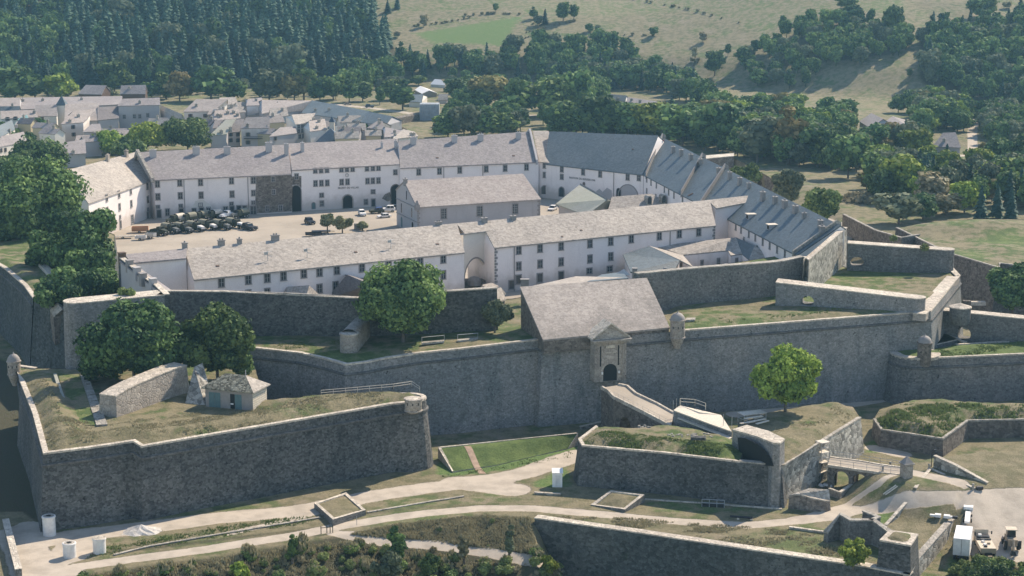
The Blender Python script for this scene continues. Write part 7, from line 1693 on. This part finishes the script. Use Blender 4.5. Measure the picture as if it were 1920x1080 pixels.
# sentry turret on the covered way
P = G(1699, 895); t = thing('sentry_box', 'square stone sentry box with a pointed roof at the end of the outer bridge', 'sentry box', tuple(P)); mb = MB(); mb.box(P-Zv*.2, (1.55, 1.55, 2.6), .35); mb.build('wall', M['ashlar'], t)
mb = MB(); mb.box(P+Zv*2.4, (1.95, 1.95, .18), .35); mb.box(P+Zv*2.58, (1.7, 1.7, 1.15), .35, top=.03); mb.build('roof', M['surround'], t); mb = MB(); mb.box(P+Vector((-.2, -.82, .9)), (.2, .1, .7), .35); mb.build('loophole', M['dark'], t)
for i, (px, py) in enumerate(((1655, 884), (1669, 876), (1742, 881), (1824, 918))):
    P = G(px, py); t = thing('stone_post', ('pale stone post at the near corner of the outer bridge', 'pale stone post at the far corner of the outer bridge', 'stone post where the two lawn walls meet', 'dark post at the lower end of the lawn wall')[i], 'post', tuple(P)); mb = MB(); mb.lathe(P, [(.22, 0), (.2, .8), (.26, .85), (.2, 1.05)], 10); mb.build('shaft', M['copeg'], t)
P = G(1746, 876); t = thing('street_lamp', 'dark lamp post beside the lawn walls near the right edge', 'lamp post', tuple(P)); mb = MB(); mb.bar(P, P+Zv*3, .07); mb.bar(P+Zv*3, P+Vector((.5, 0, 3.1)), .06); mb.build('post', M['black'], t); mb = MB(); mb.box(P+Vector((.5, 0, 2.85)), (.35, .25, .3)); mb.build('lantern', M['black'], t)
P = G(1836, 919); t = thing('dark_drum', 'dark rounded bollard lying beside the lane', 'drum', tuple(P)); mb = MB(); mb.bar(P+Vector((-.5, 0, .35)), P+Vector((.6, .1, .35)), .35, n=10); mb.build('body', M['black'], t)
# barrier at the fork
P = G(613, 1000); t = thing('road_barrier', 'small road barrier with posts where the paths fork', 'barrier', tuple(P)); mb = MB()
for dx in (-.9, 0, .5, .9): mb.bar(P+Vector((dx, dx*.3, -.1)), P+Vector((dx, dx*.3, 1.3)), .07)
mb.bar(P+Vector((-1, -.3, 1.0)), P+Vector((1, .3, 1.0)), .06); mb.build('posts', M['olive'], t)
P = G(669, 984); t = thing('signpost', 'thin post standing beside the lower road', 'post', tuple(P)); mb = MB(); mb.bar(P, P+Zv*1.5, .05); mb.build('post', M['steel'], t)
# bench frames on the rampart
for i, (a, b) in enumerate(((W(791, 644, 6.9), W(833, 640, 6.9)), (W(858, 639, 6.9), W(896, 636, 6.9)))):
    t = thing('rail_bench', ('low pale bench with a rail on the rampart, nearer the big tree', 'low pale bench with a rail on the rampart, farther from the big tree')[i], 'bench', tuple(a)); mb = MB(); n = Vector((0, -1.2, 0)); mb.hexa([a, b, b+n, a+n], [p+Zv*.35 for p in (a, b, b+n, a+n)]); mb.build('seat', M['copeg'], t)
    mb = MB(); mb.bar(a, a+Zv*1.3, .06); mb.bar(b, b+Zv*1.3, .06); mb.bar(a+Zv*1.2, b+Zv*1.2, .05); mb.build('rail', M['steel'], t)
t = thing('stone_table', 'long pale stone slab with stakes on the grass right of the domed turret', 'slab', tuple(W(1300, 597, 8))); mb = MB(); q = WL([(1286, 600, 8.5), (1303, 599, 8.5), (1304, 595, 8.5), (1287, 596, 8.5)]); mb.hexa([p-Zv*.7 for p in q], q); mb.build('slab', M['copeg'], t)
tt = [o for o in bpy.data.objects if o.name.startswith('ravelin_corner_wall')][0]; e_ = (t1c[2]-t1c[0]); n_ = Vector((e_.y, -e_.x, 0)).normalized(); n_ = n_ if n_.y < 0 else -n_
facade_panel(tt, t1c[0]+n_*.25, n_, 'vault_shade', [(1383, 820), (1398, 822), (1412, 828), (1426, 837), (1437, 848), (1446, 861), (1451, 874), (1388, 870)], 'dark', .03)  # flat dark panel: shade of the vaulted hollow painted on the solid wall
# ------------------------------------------------------------ wooden deck and scaffolding on the outwork
t = thing('wooden_ramp', 'plank-decked ramp on a dark masonry base behind the outwork', 'ramp', tuple(W(1300, 790, -2)))
d0, d1, d2, d3, d4, d5 = WL([(1263, 771, .2), (1275, 762, .4), (1312, 775, .1), (1352, 780, -.3), (1372, 811, -1.0), (1330, 796, -.4)]); mb = MB()
mb.hexa([d0, d5, d4, d3], [p+Zv*.2 for p in (d0, d5, d4, d3)]); mb.hexa([d0, d3, d2, d1], [p+Zv*.2 for p in (d0, d3, d2, d1)]); mb.build('deck', M['board'], t)
mb = MB(); mb.poly([Vector((d0.x, d0.y, -5)), Vector((d4.x, d4.y, -5)), d4, d5, d0]); mb.poly([Vector((d0.x, d0.y, -5)), d0, d1, Vector((d1.x, d1.y, -5))]); mb.build('base_wall', M['stone_mid'], t)
mb = MB(); a, b = W(1270, 785, -.8), W(1368, 824, -1.9); mb.hexa([a, b, b+Vector((.5, .9, 0)), a+Vector((.5, .9, 0))], [p+Zv*.15 for p in (a, b, b+Vector((.5, .9, 0)), a+Vector((.5, .9, 0)))]); mb.build('gangplank', M['board'], t)
railing('deck_railing', 'scaffold rail along the back of the plank-decked ramp', [d1+Zv*.2, W(1303, 762, .3), W(1323, 769, .2)], 1.3, 1.8, .06, 'board')
for k, (px, py) in enumerate(((1262, 768), (1268, 765), (1276, 768), (1356, 795), (1372, 800))):
    P = W(px, py+8, -1); t = thing('scaffold_pole', 'thin scaffold pole beside the plank-decked ramp', 'pole', tuple(P), 'poles beside the plank ramp'); mb = MB(); mb.bar(P-Zv*1, P+Zv*2.6, .05); mb.build('tube', M['steel'], t)
def scaffold(label, P, w_, d_, h_, lifts, rz=0, boards=True):
    t = thing('scaffold_tower', label, 'scaffold', tuple(P)); ca, sa = math.cos(rz), math.sin(rz); f3 = lambda x, y, z: Vector((P.x+x*ca-y*sa, P.y+x*sa+y*ca, P.z+z)); mb = MB()
    for x in (0, w_):
        for y in (0, d_): mb.bar(f3(x, y, 0), f3(x, y, h_), .06)
    for k in range(1, lifts+1):
        z = h_*k/lifts
        for a, b in (((0, 0), (w_, 0)), ((w_, 0), (w_, d_)), ((w_, d_), (0, d_)), ((0, d_), (0, 0))): mb.bar(f3(*a, z-.1), f3(*b, z-.1), .05); mb.bar(f3(*a, z-1.0), f3(*b, z-1.0), .04)
    mb.bar(f3(0, 0, 0), f3(w_, 0, h_/lifts), .04); mb.build('tubes', M['steel'], t)
    for k in range(1, lifts+1):
        mb = MB(); z = h_*k/lifts-.15; mb.hexa([f3(-.1, -.1, z), f3(w_+.1, -.1, z), f3(w_+.1, d_+.1, z), f3(-.1, d_+.1, z)], [f3(-.1, -.1, z+.08), f3(w_+.1, -.1, z+.08), f3(w_+.1, d_+.1, z+.08), f3(-.1, d_+.1, z+.08)]); mb.build('platform', M['board'], t)
    return t
scaffold('scaffold tower against the sunlit outwork face under the outer bridge', W(1538, 905, -9), 1.8, 1.6, 7.2, 4, .5)
scaffold('low scaffold with pale boards on the outwork top, left of the single tree', W(1395, 800, -2.2), 4.5, 2.2, 2.2, 1, .4); scaffold('small scaffold frame right of the low boarded one', W(1415, 800, -2.2), 2.2, 1.8, 1.6, 1, .7)
for i, (px, py, dx, dy) in enumerate(((1398, 786, 3.2, 1.4), (1408, 792, 3.0, 1.6), (1390, 795, 2.6, .9), (1420, 796, 2.4, 1.8))):
    P = W(px, py, -.4); t = thing('plank', 'pale plank lying among the scaffolding on the outwork', 'plank', tuple(P), 'planks among the scaffolding'); mb = MB(); q = Vector((dx, dy, .1)); n = Vector((-.3, .45, 0)); mb.hexa([P, P+q, P+q+n, P+n], [p+Zv*.1 for p in (P, P+q, P+q+n, P+n)]); mb.build('board', M['board'], t)
P = W(1309, 824, -.4); t = thing('tarpaulin', 'dark blue grey tarpaulin box lying on the grass of the outwork', 'box', tuple(P)); mb = MB(); mb.box(P, (2.6, 1.2, .5), -.1); mb.build('box', M['stone_dark'], t)
P = W(1302, 819, -.4); t = thing('debris_pile', 'pile of pale and blue debris behind the tarpaulin box', 'debris', tuple(P)); mb = MB()
for k in range(22): q = P+Vector((rng.uniform(-4.5, 3), rng.uniform(-.4, 1.2), rng.uniform(-.1, .25))); mb.box(q, (rng.uniform(.2, .8), rng.uniform(.2, .5), rng.uniform(.1, .25)), rng.uniform(0, 3))
mb.build('pieces', M['copeg'], t)
P = W(1206, 803, -1.4); t = thing('debris_pile', 'small heap of white sacks at the edge of the left outwork mound', 'debris', tuple(P)); mb = MB()
for k in range(7): q = P+Vector((rng.uniform(-.8, 1.2), rng.uniform(-.5, .5), rng.uniform(0, .3))); mb.box(q, (.6, .4, .3), rng.uniform(0, 3), top=.7)
mb.build('sacks', M['copeg'], t)
P = W(1541, 911, -9); t = thing('debris_pile', 'white sacks dumped at the foot of the scaffold tower', 'debris', tuple(P)); mb = MB()
for k in range(9): q = P+Vector((rng.uniform(-1, 1.6), rng.uniform(-1.2, -.2), rng.uniform(0, .3))); mb.box(q, (.6, .4, .35), rng.uniform(0, 3), top=.7)
mb.build('sacks', M['concrete'], t)
# ------------------------------------------------------------ vehicles (local: +X is the front, origin on the ground)
def wheel(root, x, y, r, w_=.3):
    mb = MB(); mb.bar((x, y-w_/2, r), (x, y+w_/2, r), r, n=14); o = mb.build('wheel', M['tyre'], root); mb = MB(); s = 1 if y > 0 else -1; mb.bar((x, y+s*(w_/2-.02), r), (x, y+s*(w_/2+.03), r), r*.5, n=10); h = mb.build('hub', M['steel'], o); return o
def army_truck(canvas=True, hood='hood', body='olive', cloth='olive2', L=6.4):
    t = thing('army_truck', '', 'truck'); mb = MB(); mb.box((-.2, 0, .65), (L-.6, 1.0, .25)); mb.build('chassis', M['black'], t)
    mb = MB(); mb.box((L/2-2.6, 0, .9), (1.5, 2.15, 1.0)); mb.box((L/2-2.7, 0, 1.9), (1.25, 2.0, .62), top=.88); mb.build('cab', M[body], t)
    mb = MB(); mb.box((L/2-2.02, 0, 1.93), (.06, 1.75, .45)); mb.build('windscreen', M['glass'], t)
    mb = MB(); hx = L/2-1.1
    mb.add([(hx-.9, -.85, .9), (hx+.95, -.7, .85), (hx+.95, .7, .85), (hx-.9, .85, .9), (hx-.9, -.75, 1.85), (hx+.95, -.5, 1.55), (hx+.95, .5, 1.55), (hx-.9, .75, 1.85)], [(0, 3, 2, 1), (4, 5, 6, 7), (0, 1, 5, 4), (1, 2, 6, 5), (2, 3, 7, 6), (3, 0, 4, 7)]); mb.build('bonnet', M[hood], t)
    mb = MB()
    for s in (-1, 1): mb.box((hx+.25, s*.9, .95), (1.3, .42, .28), top=.8)
    mb.build('mudguards', M[body], t)
    mb = MB(); mb.box((hx+1.15, 0, .55), (.15, 2.1, .25)); mb.build('bumper', M['black'], t)
    for s in (-1, 1): mb = MB(); mb.bar((hx+.97, s*.62, 1.05), (hx+1.05, s*.62, 1.05), .13, n=8); mb.build('headlight', M['white'], t)
    mb = MB(); bl = L-3.5; bx = -L/2+bl/2; mb.box((bx, 0, 1.0), (bl, 2.25, .12))
    for s in (-1, 1): mb.box((bx, s*1.1, 1.1), (bl, .07, .55))
    mb.box((bx-bl/2+.03, 0, 1.1), (.07, 2.2, .55)); mb.build('cargo_bed', M[body], t)
    if canvas:
        mb = MB(); n = 8; pr = [(-1.13, 1.55)]+[(-1.13*math.cos(math.pi*k/n), 2.1+.72*math.sin(math.pi*k/n)) for k in range(n+1)]+[(1.13, 1.55)]; k = len(pr)
        mb.add([(bx-bl/2, a, b) for a, b in pr]+[(bx+bl/2, a, b) for a, b in pr], [(i, i+1, i+1+k, i+k) for i in range(k-1)]); o = mb.build('canvas_tilt', M[cloth], t)
        mb = MB(); mb.poly([(bx-bl/2+.3, a*.97, b*.99) for a, b in pr]); mb.poly([(bx+bl/2-.02, a*.99, b*.99) for a, b in pr]); mb.build('tilt_opening', M['black'], t)
    for x in (L/2-.95, -L/2+.9, -L/2+1.95): 
        for y in (-.85, .85): wheel(t, x, y, .5, .32)
    return t
def car(kind, col, L=4.2, Wd=1.8, Hh=1.5, roof=None, rack=False, pick=False):
    t = thing(kind, '', 'car'); Hb = Hh*.52; mb = MB(); hw = Wd/2
    pr = {'saloon': [(-L/2, .3), (-L/2, Hb), (-L*.34, Hb+.08), (L*.2, Hb+.05), (L*.47, Hb-.12), (L/2, .45), (L/2-.05, .3)], 'jeep': [(-L/2, .4), (-L/2, Hb+.15), (L*.15, Hb+.15), (L*.47, Hb+.08), (L/2, .5), (L/2, .4)]}['jeep' if Hh > 1.65 else 'saloon']
    n = len(pr); mb.add([(x, -hw, z) for x, z in pr]+[(x, hw, z) for x, z in pr], [(i, (i+1) % n, n+(i+1) % n, n+i) for i in range(n)]+[tuple(range(n)), tuple(range(n, 2*n))]); mb.build('body', M[col], t)
    mb = MB(); x0, x1 = (-L*.44, L*.12) if Hh > 1.65 else (-L*.33, L*.2); z0 = Hb+.05; 
    mb.hexa([(x0, -hw*.94, z0), (x1, -hw*.94, z0), (x1, hw*.94, z0), (x0, hw*.94, z0)], [(x0+.2, -hw*.78, Hh-.07), (x1-.45, -hw*.78, Hh-.07), (x1-.45, hw*.78, Hh-.07), (x0+.2, hw*.78, Hh-.07)]); mb.build('cabin_glass', M['glass'], t)
    mb = MB(); mb.hexa([(x0+.16, -hw*.8, Hh-.09), (x1-.4, -hw*.8, Hh-.09), (x1-.4, hw*.8, Hh-.09), (x0+.16, hw*.8, Hh-.09)], [(x0+.25, -hw*.74, Hh), (x1-.5, -hw*.74, Hh), (x1-.5, hw*.74, Hh), (x0+.25, hw*.74, Hh)])
    for xx in (x0+.12, (x0+x1)/2, x1-.25):
        for s in (-1, 1): mb.bar((xx, s*hw*.93, z0), (xx*.96, s*hw*.79, Hh-.05), .05)
    mb.build('roof', M[roof or col], t)
    for x in (-L*.31, L*.31):
        for y in (-hw+.08, hw-.08): wheel(t, x, y, .33 if Hh < 1.65 else .38, .2)
    for s in (-1, 1): mb = MB(); mb.box((L/2-.02, s*hw*.68, Hb*.62), (.08, .3, .16)); mb.build('headlight', M['steel'], t); mb = MB(); mb.box((-L/2+.01, s*hw*.8, Hb*.62), (.06, .16, .2)); mb.build('taillight', M['redp'], t)
    return t
def place(t, P, deg, label, group=None):
    t.location = P; t.rotation_euler = (0, 0, R_(deg)); t['label'] = label
    if group: t['group'] = group
    return t
T_A = army_truck(); T_B = army_truck(hood='concrete'); T_C = army_truck(cloth='board', hood='olive')
index_children()
G1 = 'army trucks parked in two rows in the courtyard'
front = [(321, 437, T_A, 'front-row army truck with a grey bonnet, leftmost of the covered ones'), (345, 436, T_A, 'front-row army truck, second covered one from the left'), (368, 433, T_B, 'front-row army truck with a pale bonnet, third from the left'),
         (391, 430, T_B, 'front-row army truck with a pale bonnet, fourth from the left'), (417, 430, T_A, 'front-row army truck set slightly forward, fifth from the left'), (442, 427, T_B, 'front-row army truck with a pale bonnet, sixth from the left')]
back = [(328, 419, T_C, 'back-row army truck with its open canvas, leftmost of that row'), (350, 417, T_A, 'back-row army truck, second from the left of that row'), (374, 413, T_A, 'back-row army truck, third from the left of that row'),
        (398, 411, T_C, 'back-row army truck beside the white-topped one'), (449, 409, T_A, 'back-row army truck right of the white-topped one')]
used = set()
for i, (px, py, src, lab) in enumerate(front+back):
    t = src if src not in used else copy_tree(src); used.add(src); ang = -42 if i < 6 else 160
    P = W(px, py, 0); place(t, P, (-38 if i < 6 else -128), lab, G1)
def flat(label, px, py, L, Wd, Hh, mat, deg, wheels=True, sides=False, name='trailer', z=0, cat='trailer'):
    t = thing(name, label, cat); mb = MB(); mb.box((0, 0, .5), (L, Wd, .2)); mb.build('bed', M[mat], t)
    if sides:
        mb = MB()
        for s in (-1, 1): mb.box((0, s*Wd/2, .7), (L, .08, Hh))
        for s in (-1, 1): mb.box((s*L/2, 0, .7), (.08, Wd, Hh))
        mb.build('sides', M[mat], t)
    mb = MB(); mb.bar((L/2, 0, .55), (L/2+1.2, 0, .45), .07); mb.build('drawbar', M['black'], t)
    for y in (-Wd/2+.1, Wd/2-.1): wheel(t, -.2, y, .36, .22)
    P = W(px, py, z) if z is not None else G(px, py); return place(t, P, deg, label)
t = army_truck(canvas=False, hood='olive', body='olive', L=5.6); place(t, W(300, 441, 0), -30, 'open green military vehicle with a bare deck at the left end of the truck rows')
t = army_truck(canvas=False, hood='white', body='white', L=5.2); place(t, W(426, 410, 0), -128, 'white-topped open truck standing in the back row'); 
t = car('armoured_car', 'black', 5.0, 2.2, 2.0); place(t, W(468, 431, 0), -40, 'black off-roader closing the right end of the truck rows')
flat('rusty orange open trailer beside the barracks wing', 263, 436, 4.6, 2.2, 1.0, 'rust', 8, sides=True); flat('low grey trailer at the left end of the parked vehicles', 232, 447, 5.0, 2.0, .5, 'copeg', 10); flat('dark loaded trailer between the rusty one and the trucks', 290, 442, 4.2, 2.0, .8, 'olive', 20, sides=True)
flat('small pale trailer in front of the rusty one', 264, 450, 3.0, 1.6, .6, 'concrete', 5, sides=True); flat('pale grey tarpaulined trailer left of the military vehicle', 283, 447, 2.6, 1.7, .9, 'steel', -20, sides=True)
flat('black flat trailer beside the courtyard trees', 602, 437, 5.4, 2.2, .3, 'black', 6); flat('dark low trailer with wheels below the flat one', 588, 443, 4.6, 2.0, .4, 'black', 10, sides=True)
place(car('parked_car', 'black', 4.2, 1.9, 1.9), W(581, 420, 0), -60, 'small black off-roader alone near the courtyard trees'); place(car('parked_car', 'white', 4.6, 1.8, 1.7, rack=True), W(679, 404, 0), -75, 'white car with a dark roof rack parked alone by the facade')
place(car('parked_car', 'olive', 4.4, 1.9, 1.9, roof='bluep'), W(706, 400, 0), 200, 'dark green off-roader parked left of the white ones'); place(car('parked_car', 'white', 4.6, 1.9, 2.0), W(727, 397, 0), 188, 'white off-roader parked beside the chapel gable')
place(car('parked_car', 'white', 4.2, 1.75, 1.35), W(720, 408, 0), 205, 'low white sports car in front of the off-roaders'); place(car('parked_car', 'navy', 4.4, 1.8, 1.6), W(740, 393, 0), 190, 'dark car half hidden by the chapel corner')
place(car('parked_car', 'navy', 4.6, 1.9, 1.9), G(693, 202), 5, 'dark blue van driving on the road behind the town'); place(car('parked_car', 'sand2', 4.2, 1.8, 1.5), G(652, 197), 10, 'brown car on the road behind the town')
place(car('parked_car', 'white', 4.4, 1.8, 1.5), W(1036, 394, 0), 250, 'pale car between the chapel and the green-roofed hall')
P = W(672, 430, 0); t = thing('waste_container', 'dark grey box container in front of the courtyard shrubs', 'container', tuple(P)); mb = MB(); mb.box(P, (2.4, 1.6, 1.5), .05); mb.build('body', M['surround'], t); mb = MB(); mb.box(P+Zv*1.5, (2.5, 1.7, .12), .05); mb.build('lid', M['stone_dark'], t)
# lorries at the lower right
def box_truck():
    t = thing('box_lorry', '', 'lorry'); mb = MB(); mb.box((-.9, 0, 1.05), (6.4, 2.5, 2.75)); mb.build('cargo_box', M['white'], t); mb = MB(); mb.box((-.3, 0, .65), (8.0, 1.0, .4)); mb.build('chassis', M['black'], t)
    mb = MB(); mb.box((3.3, 0, .7), (1.7, 2.35, 1.1)); mb.box((3.2, 0, 1.8), (1.4, 2.25, .85), top=.9); mb.build('cab', M['white'], t); mb = MB(); mb.box((3.93, 0, 1.85), (.06, 2.0, .65)); mb.build('windscreen', M['glass'], t)
    for s in (-1, 1):
        mb = MB(); mb.box((-4.13, s*.62, 1.12), (.06, 1.2, 2.6)); mb.build('rear_door', M['concrete'], t); mb = MB(); mb.bar((3.7, s*1.2, 2.3), (3.7, s*1.6, 2.3), .03); mb.box((3.7, s*1.6, 1.95), (.08, .22, .5)); mb.build('mirror', M['black'], t)
        mb = MB(); mb.bar((-2.0, s*1.2, .8), (1.2, s*1.2, .8), .06); mb.build('side_guard', M['board'], t)
    mb = MB(); mb.bar((-4.18, 0, 1.15), (-4.18, 0, 3.7), .04); mb.build('door_rod', M['surround'], t)
    for x in (2.9, -2.2, -3.2):
        for y in (-1.0, 1.0): wheel(t, x, y, .48, .35)
    return t
place(box_truck(), G(1804, 1040)+Vector((.2, .6, 0)), 72, 'white box lorry parked beside the sunlit rubble wall')
t = thing('flatbed_truck', '', 'truck'); mb = MB(); mb.box((-1.2, 0, 1.0), (4.2, 2.4, .7)); mb.build('bed', M['sand'], t); mb = MB(); mb.box((-.2, 0, .6), (6.8, 1.0, .4)); mb.build('chassis', M['black'], t)
mb = MB(); mb.box((-3.3, 0, .85), (.1, 2.4, .85)); mb.build('tailgate', M['sand2'], t); mb = MB(); mb.box((2.2, 0, .8), (1.6, 2.3, 1.0)); mb.box((2.9, 0, 1.8), (.15, 2.2, .9)); mb.build('cab', M['sand'], t)
mb = MB(); mb.box((1.7, 0, 1.2), (1.2, 2.0, .9)); mb.build('seats', M['black'], t); mb = MB(); mb.box((1.4, .5, 1.9), (.5, .5, .5)); mb.build('cover', M['concrete'], t); mb = MB()
mb.box((.75, 0, 1.6), (.5, 2.2, .3)); mb.build('rear_bulkhead', M['stone_dark'], t)
for i in range(5): mb = MB(); mb.box((-2.6+i*.7, rng.uniform(-.7, .7), 1.7), (.5, .4, .25), rng.uniform(0, 2)); mb.build('load', M[('black', 'concrete', 'sand2', 'concrete', 'black')[i]], t)
for s in (-1, 1): mb = MB(); mb.bar((2.5, s*1.1, 2.4), (2.5, s*1.55, 2.4), .03); mb.box((2.5, s*1.55, 2.05), (.08, .2, .5)); mb.build('mirror', M['black'], t)
for x in (2.1, -1.6, -2.5):
    for y in (-1.0, 1.0): wheel(t, x, y, .5, .35)
place(t, G(1845, 1034), 86, 'sand coloured open military truck between the white lorry and the loader')
t = thing('loader', '', 'loader'); mb = MB(); mb.box((.2, 0, .9), (3.4, 1.5, 1.0)); mb.build('body', M['sand2'], t); mb = MB(); mb.box((.6, 0, 1.9), (1.3, 1.4, 1.1), top=.9); mb.build('cabin', M['glass'], t); mb = MB(); mb.box((.6, 0, 3.0), (1.6, 1.7, .14)); mb.build('cab_roof', M['sand'], t)
mb = MB(); mb.bar((-1.3, 0, 1.0), (-2.6, .1, 2.2), .22); mb.bar((-2.6, .1, 2.2), (-3.4, .2, .8), .2); mb.build('digging_arm', M['sand2'], t); mb = MB(); mb.box((-3.5, .2, .1), (.7, .9, .7), top=.6); mb.build('rear_bucket', M['black'], t)
mb = MB(); mb.box((2.6, 0, .3), (.9, 2.3, .8), top=.7); mb.build('front_bucket', M['surround'], t)
for s in (-1, 1): mb = MB(); mb.bar((1.2, s*.8, 1.4), (2.5, s*.8, .6), .12); mb.build('loader_arm', M['sand2'], t); mb = MB(); mb.box((-1.5, s*1.15, .5), (.25, .35, 1.3)); mb.build('stabiliser', M['black'], t)
for x, r in ((1.5, .5), (-.7, .75)):
    for y in (-1.0, 1.0): wheel(t, x, y, r, .4)
place(t, G(1895, 1028), 84, 'brown backhoe loader at the right edge of the vehicle park')
t = thing('launch_trailer', '', 'trailer'); mb = MB(); mb.box((0, 0, .6), (6.5, .8, .35)); mb.build('beam', M['white'], t); mb = MB(); mb.box((3.0, 0, .6), (1.2, 1.5, .9)); mb.build('head', M['white'], t)
for x in (-1, 1.2):
    for y in (-.6, .6): wheel(t, x, y, .35, .2)
place(t, G(1814, 976), 74, 'long narrow white trailer beyond the white lorry')
P = G(1768, 971); t = thing('small_boat', 'small white punt lying on the dry grass of the lowest outwork', 'boat', tuple(P)); mb = MB(); a = -.35
for (x, w_, h_) in ((-1.6, .5, .3), (-.8, .8, .45), (.6, .8, .45), (1.4, .4, .35)): mb.box(P+Vector((x*math.cos(a), x*math.sin(a), .1)), (.95, w_, h_), a)
mb.build('hull', M['white'], t); mb = MB(); mb.box(P+Vector((1.9*math.cos(a), 1.9*math.sin(a), .1)), (.8, .5, .4), a); mb.build('outboard', M['black'], t)
# court paving lines
# boulders and thorn heap on the meadow beyond the range
P = W(1615, 375, 3); P.z = Ts(P.x, P.y); me = leaf_mesh('x', [(0, 0, .8, 6.5, 2.2), (4, 1, .6, 4, 1.6)], 500, .55, M['leaf_s'], None, True, seed=77); o = bpy.data.objects.new('thorn_thicket', me); COL.objects.link(o); o.location = G(1618, 378); tag(o, 'grey brown thorn thicket heaped on the dry slope beyond the range', 'thicket')
for i, q in enumerate(((1733, 468, 'dark round bush standing on the far wall of the right terrace'), (1675, 450, 'small bush on the boundary wall behind the right terrace'), (229, 552, 'tuft of bush growing on the thick wall, left one'), (243, 553, 'low weeds growing on the thick wall, right one'))):
    P = W(q[0], q[1], (13.9, 5, 16, 16)[i]); me = leaf_mesh('x', [(0, 0, .5, .9, .8), (.5, .2, .4, .6, .6)], 120, .22, M['leaf_sg'], None, True, seed=78+i); o = bpy.data.objects.new('wall_bush', me); COL.objects.link(o); o.location = P; tag(o, q[2], 'bush')
# ------------------------------------------------------------ air
mb = MB(); mb.box((0, 2050, -25), (13400, 4300, 155)); hm = bpy.data.materials.new('haze'); hm.use_nodes = True; t = hm.node_tree
for n in list(t.nodes):
    if n.type != 'OUTPUT_MATERIAL': t.nodes.remove(n)
pv = t.nodes.new('ShaderNodeVolumePrincipled'); pv.inputs['Density'].default_value = .00010; pv.inputs['Color'].default_value = (.36, .74, 1.0, 1); pv.inputs['Anisotropy'].default_value = .2
t.links.new(pv.outputs[0], [n for n in t.nodes if n.type == 'OUTPUT_MATERIAL'][0].inputs['Volume'])
o = mb.build('haze', hm); tag(o, kind='stuff')
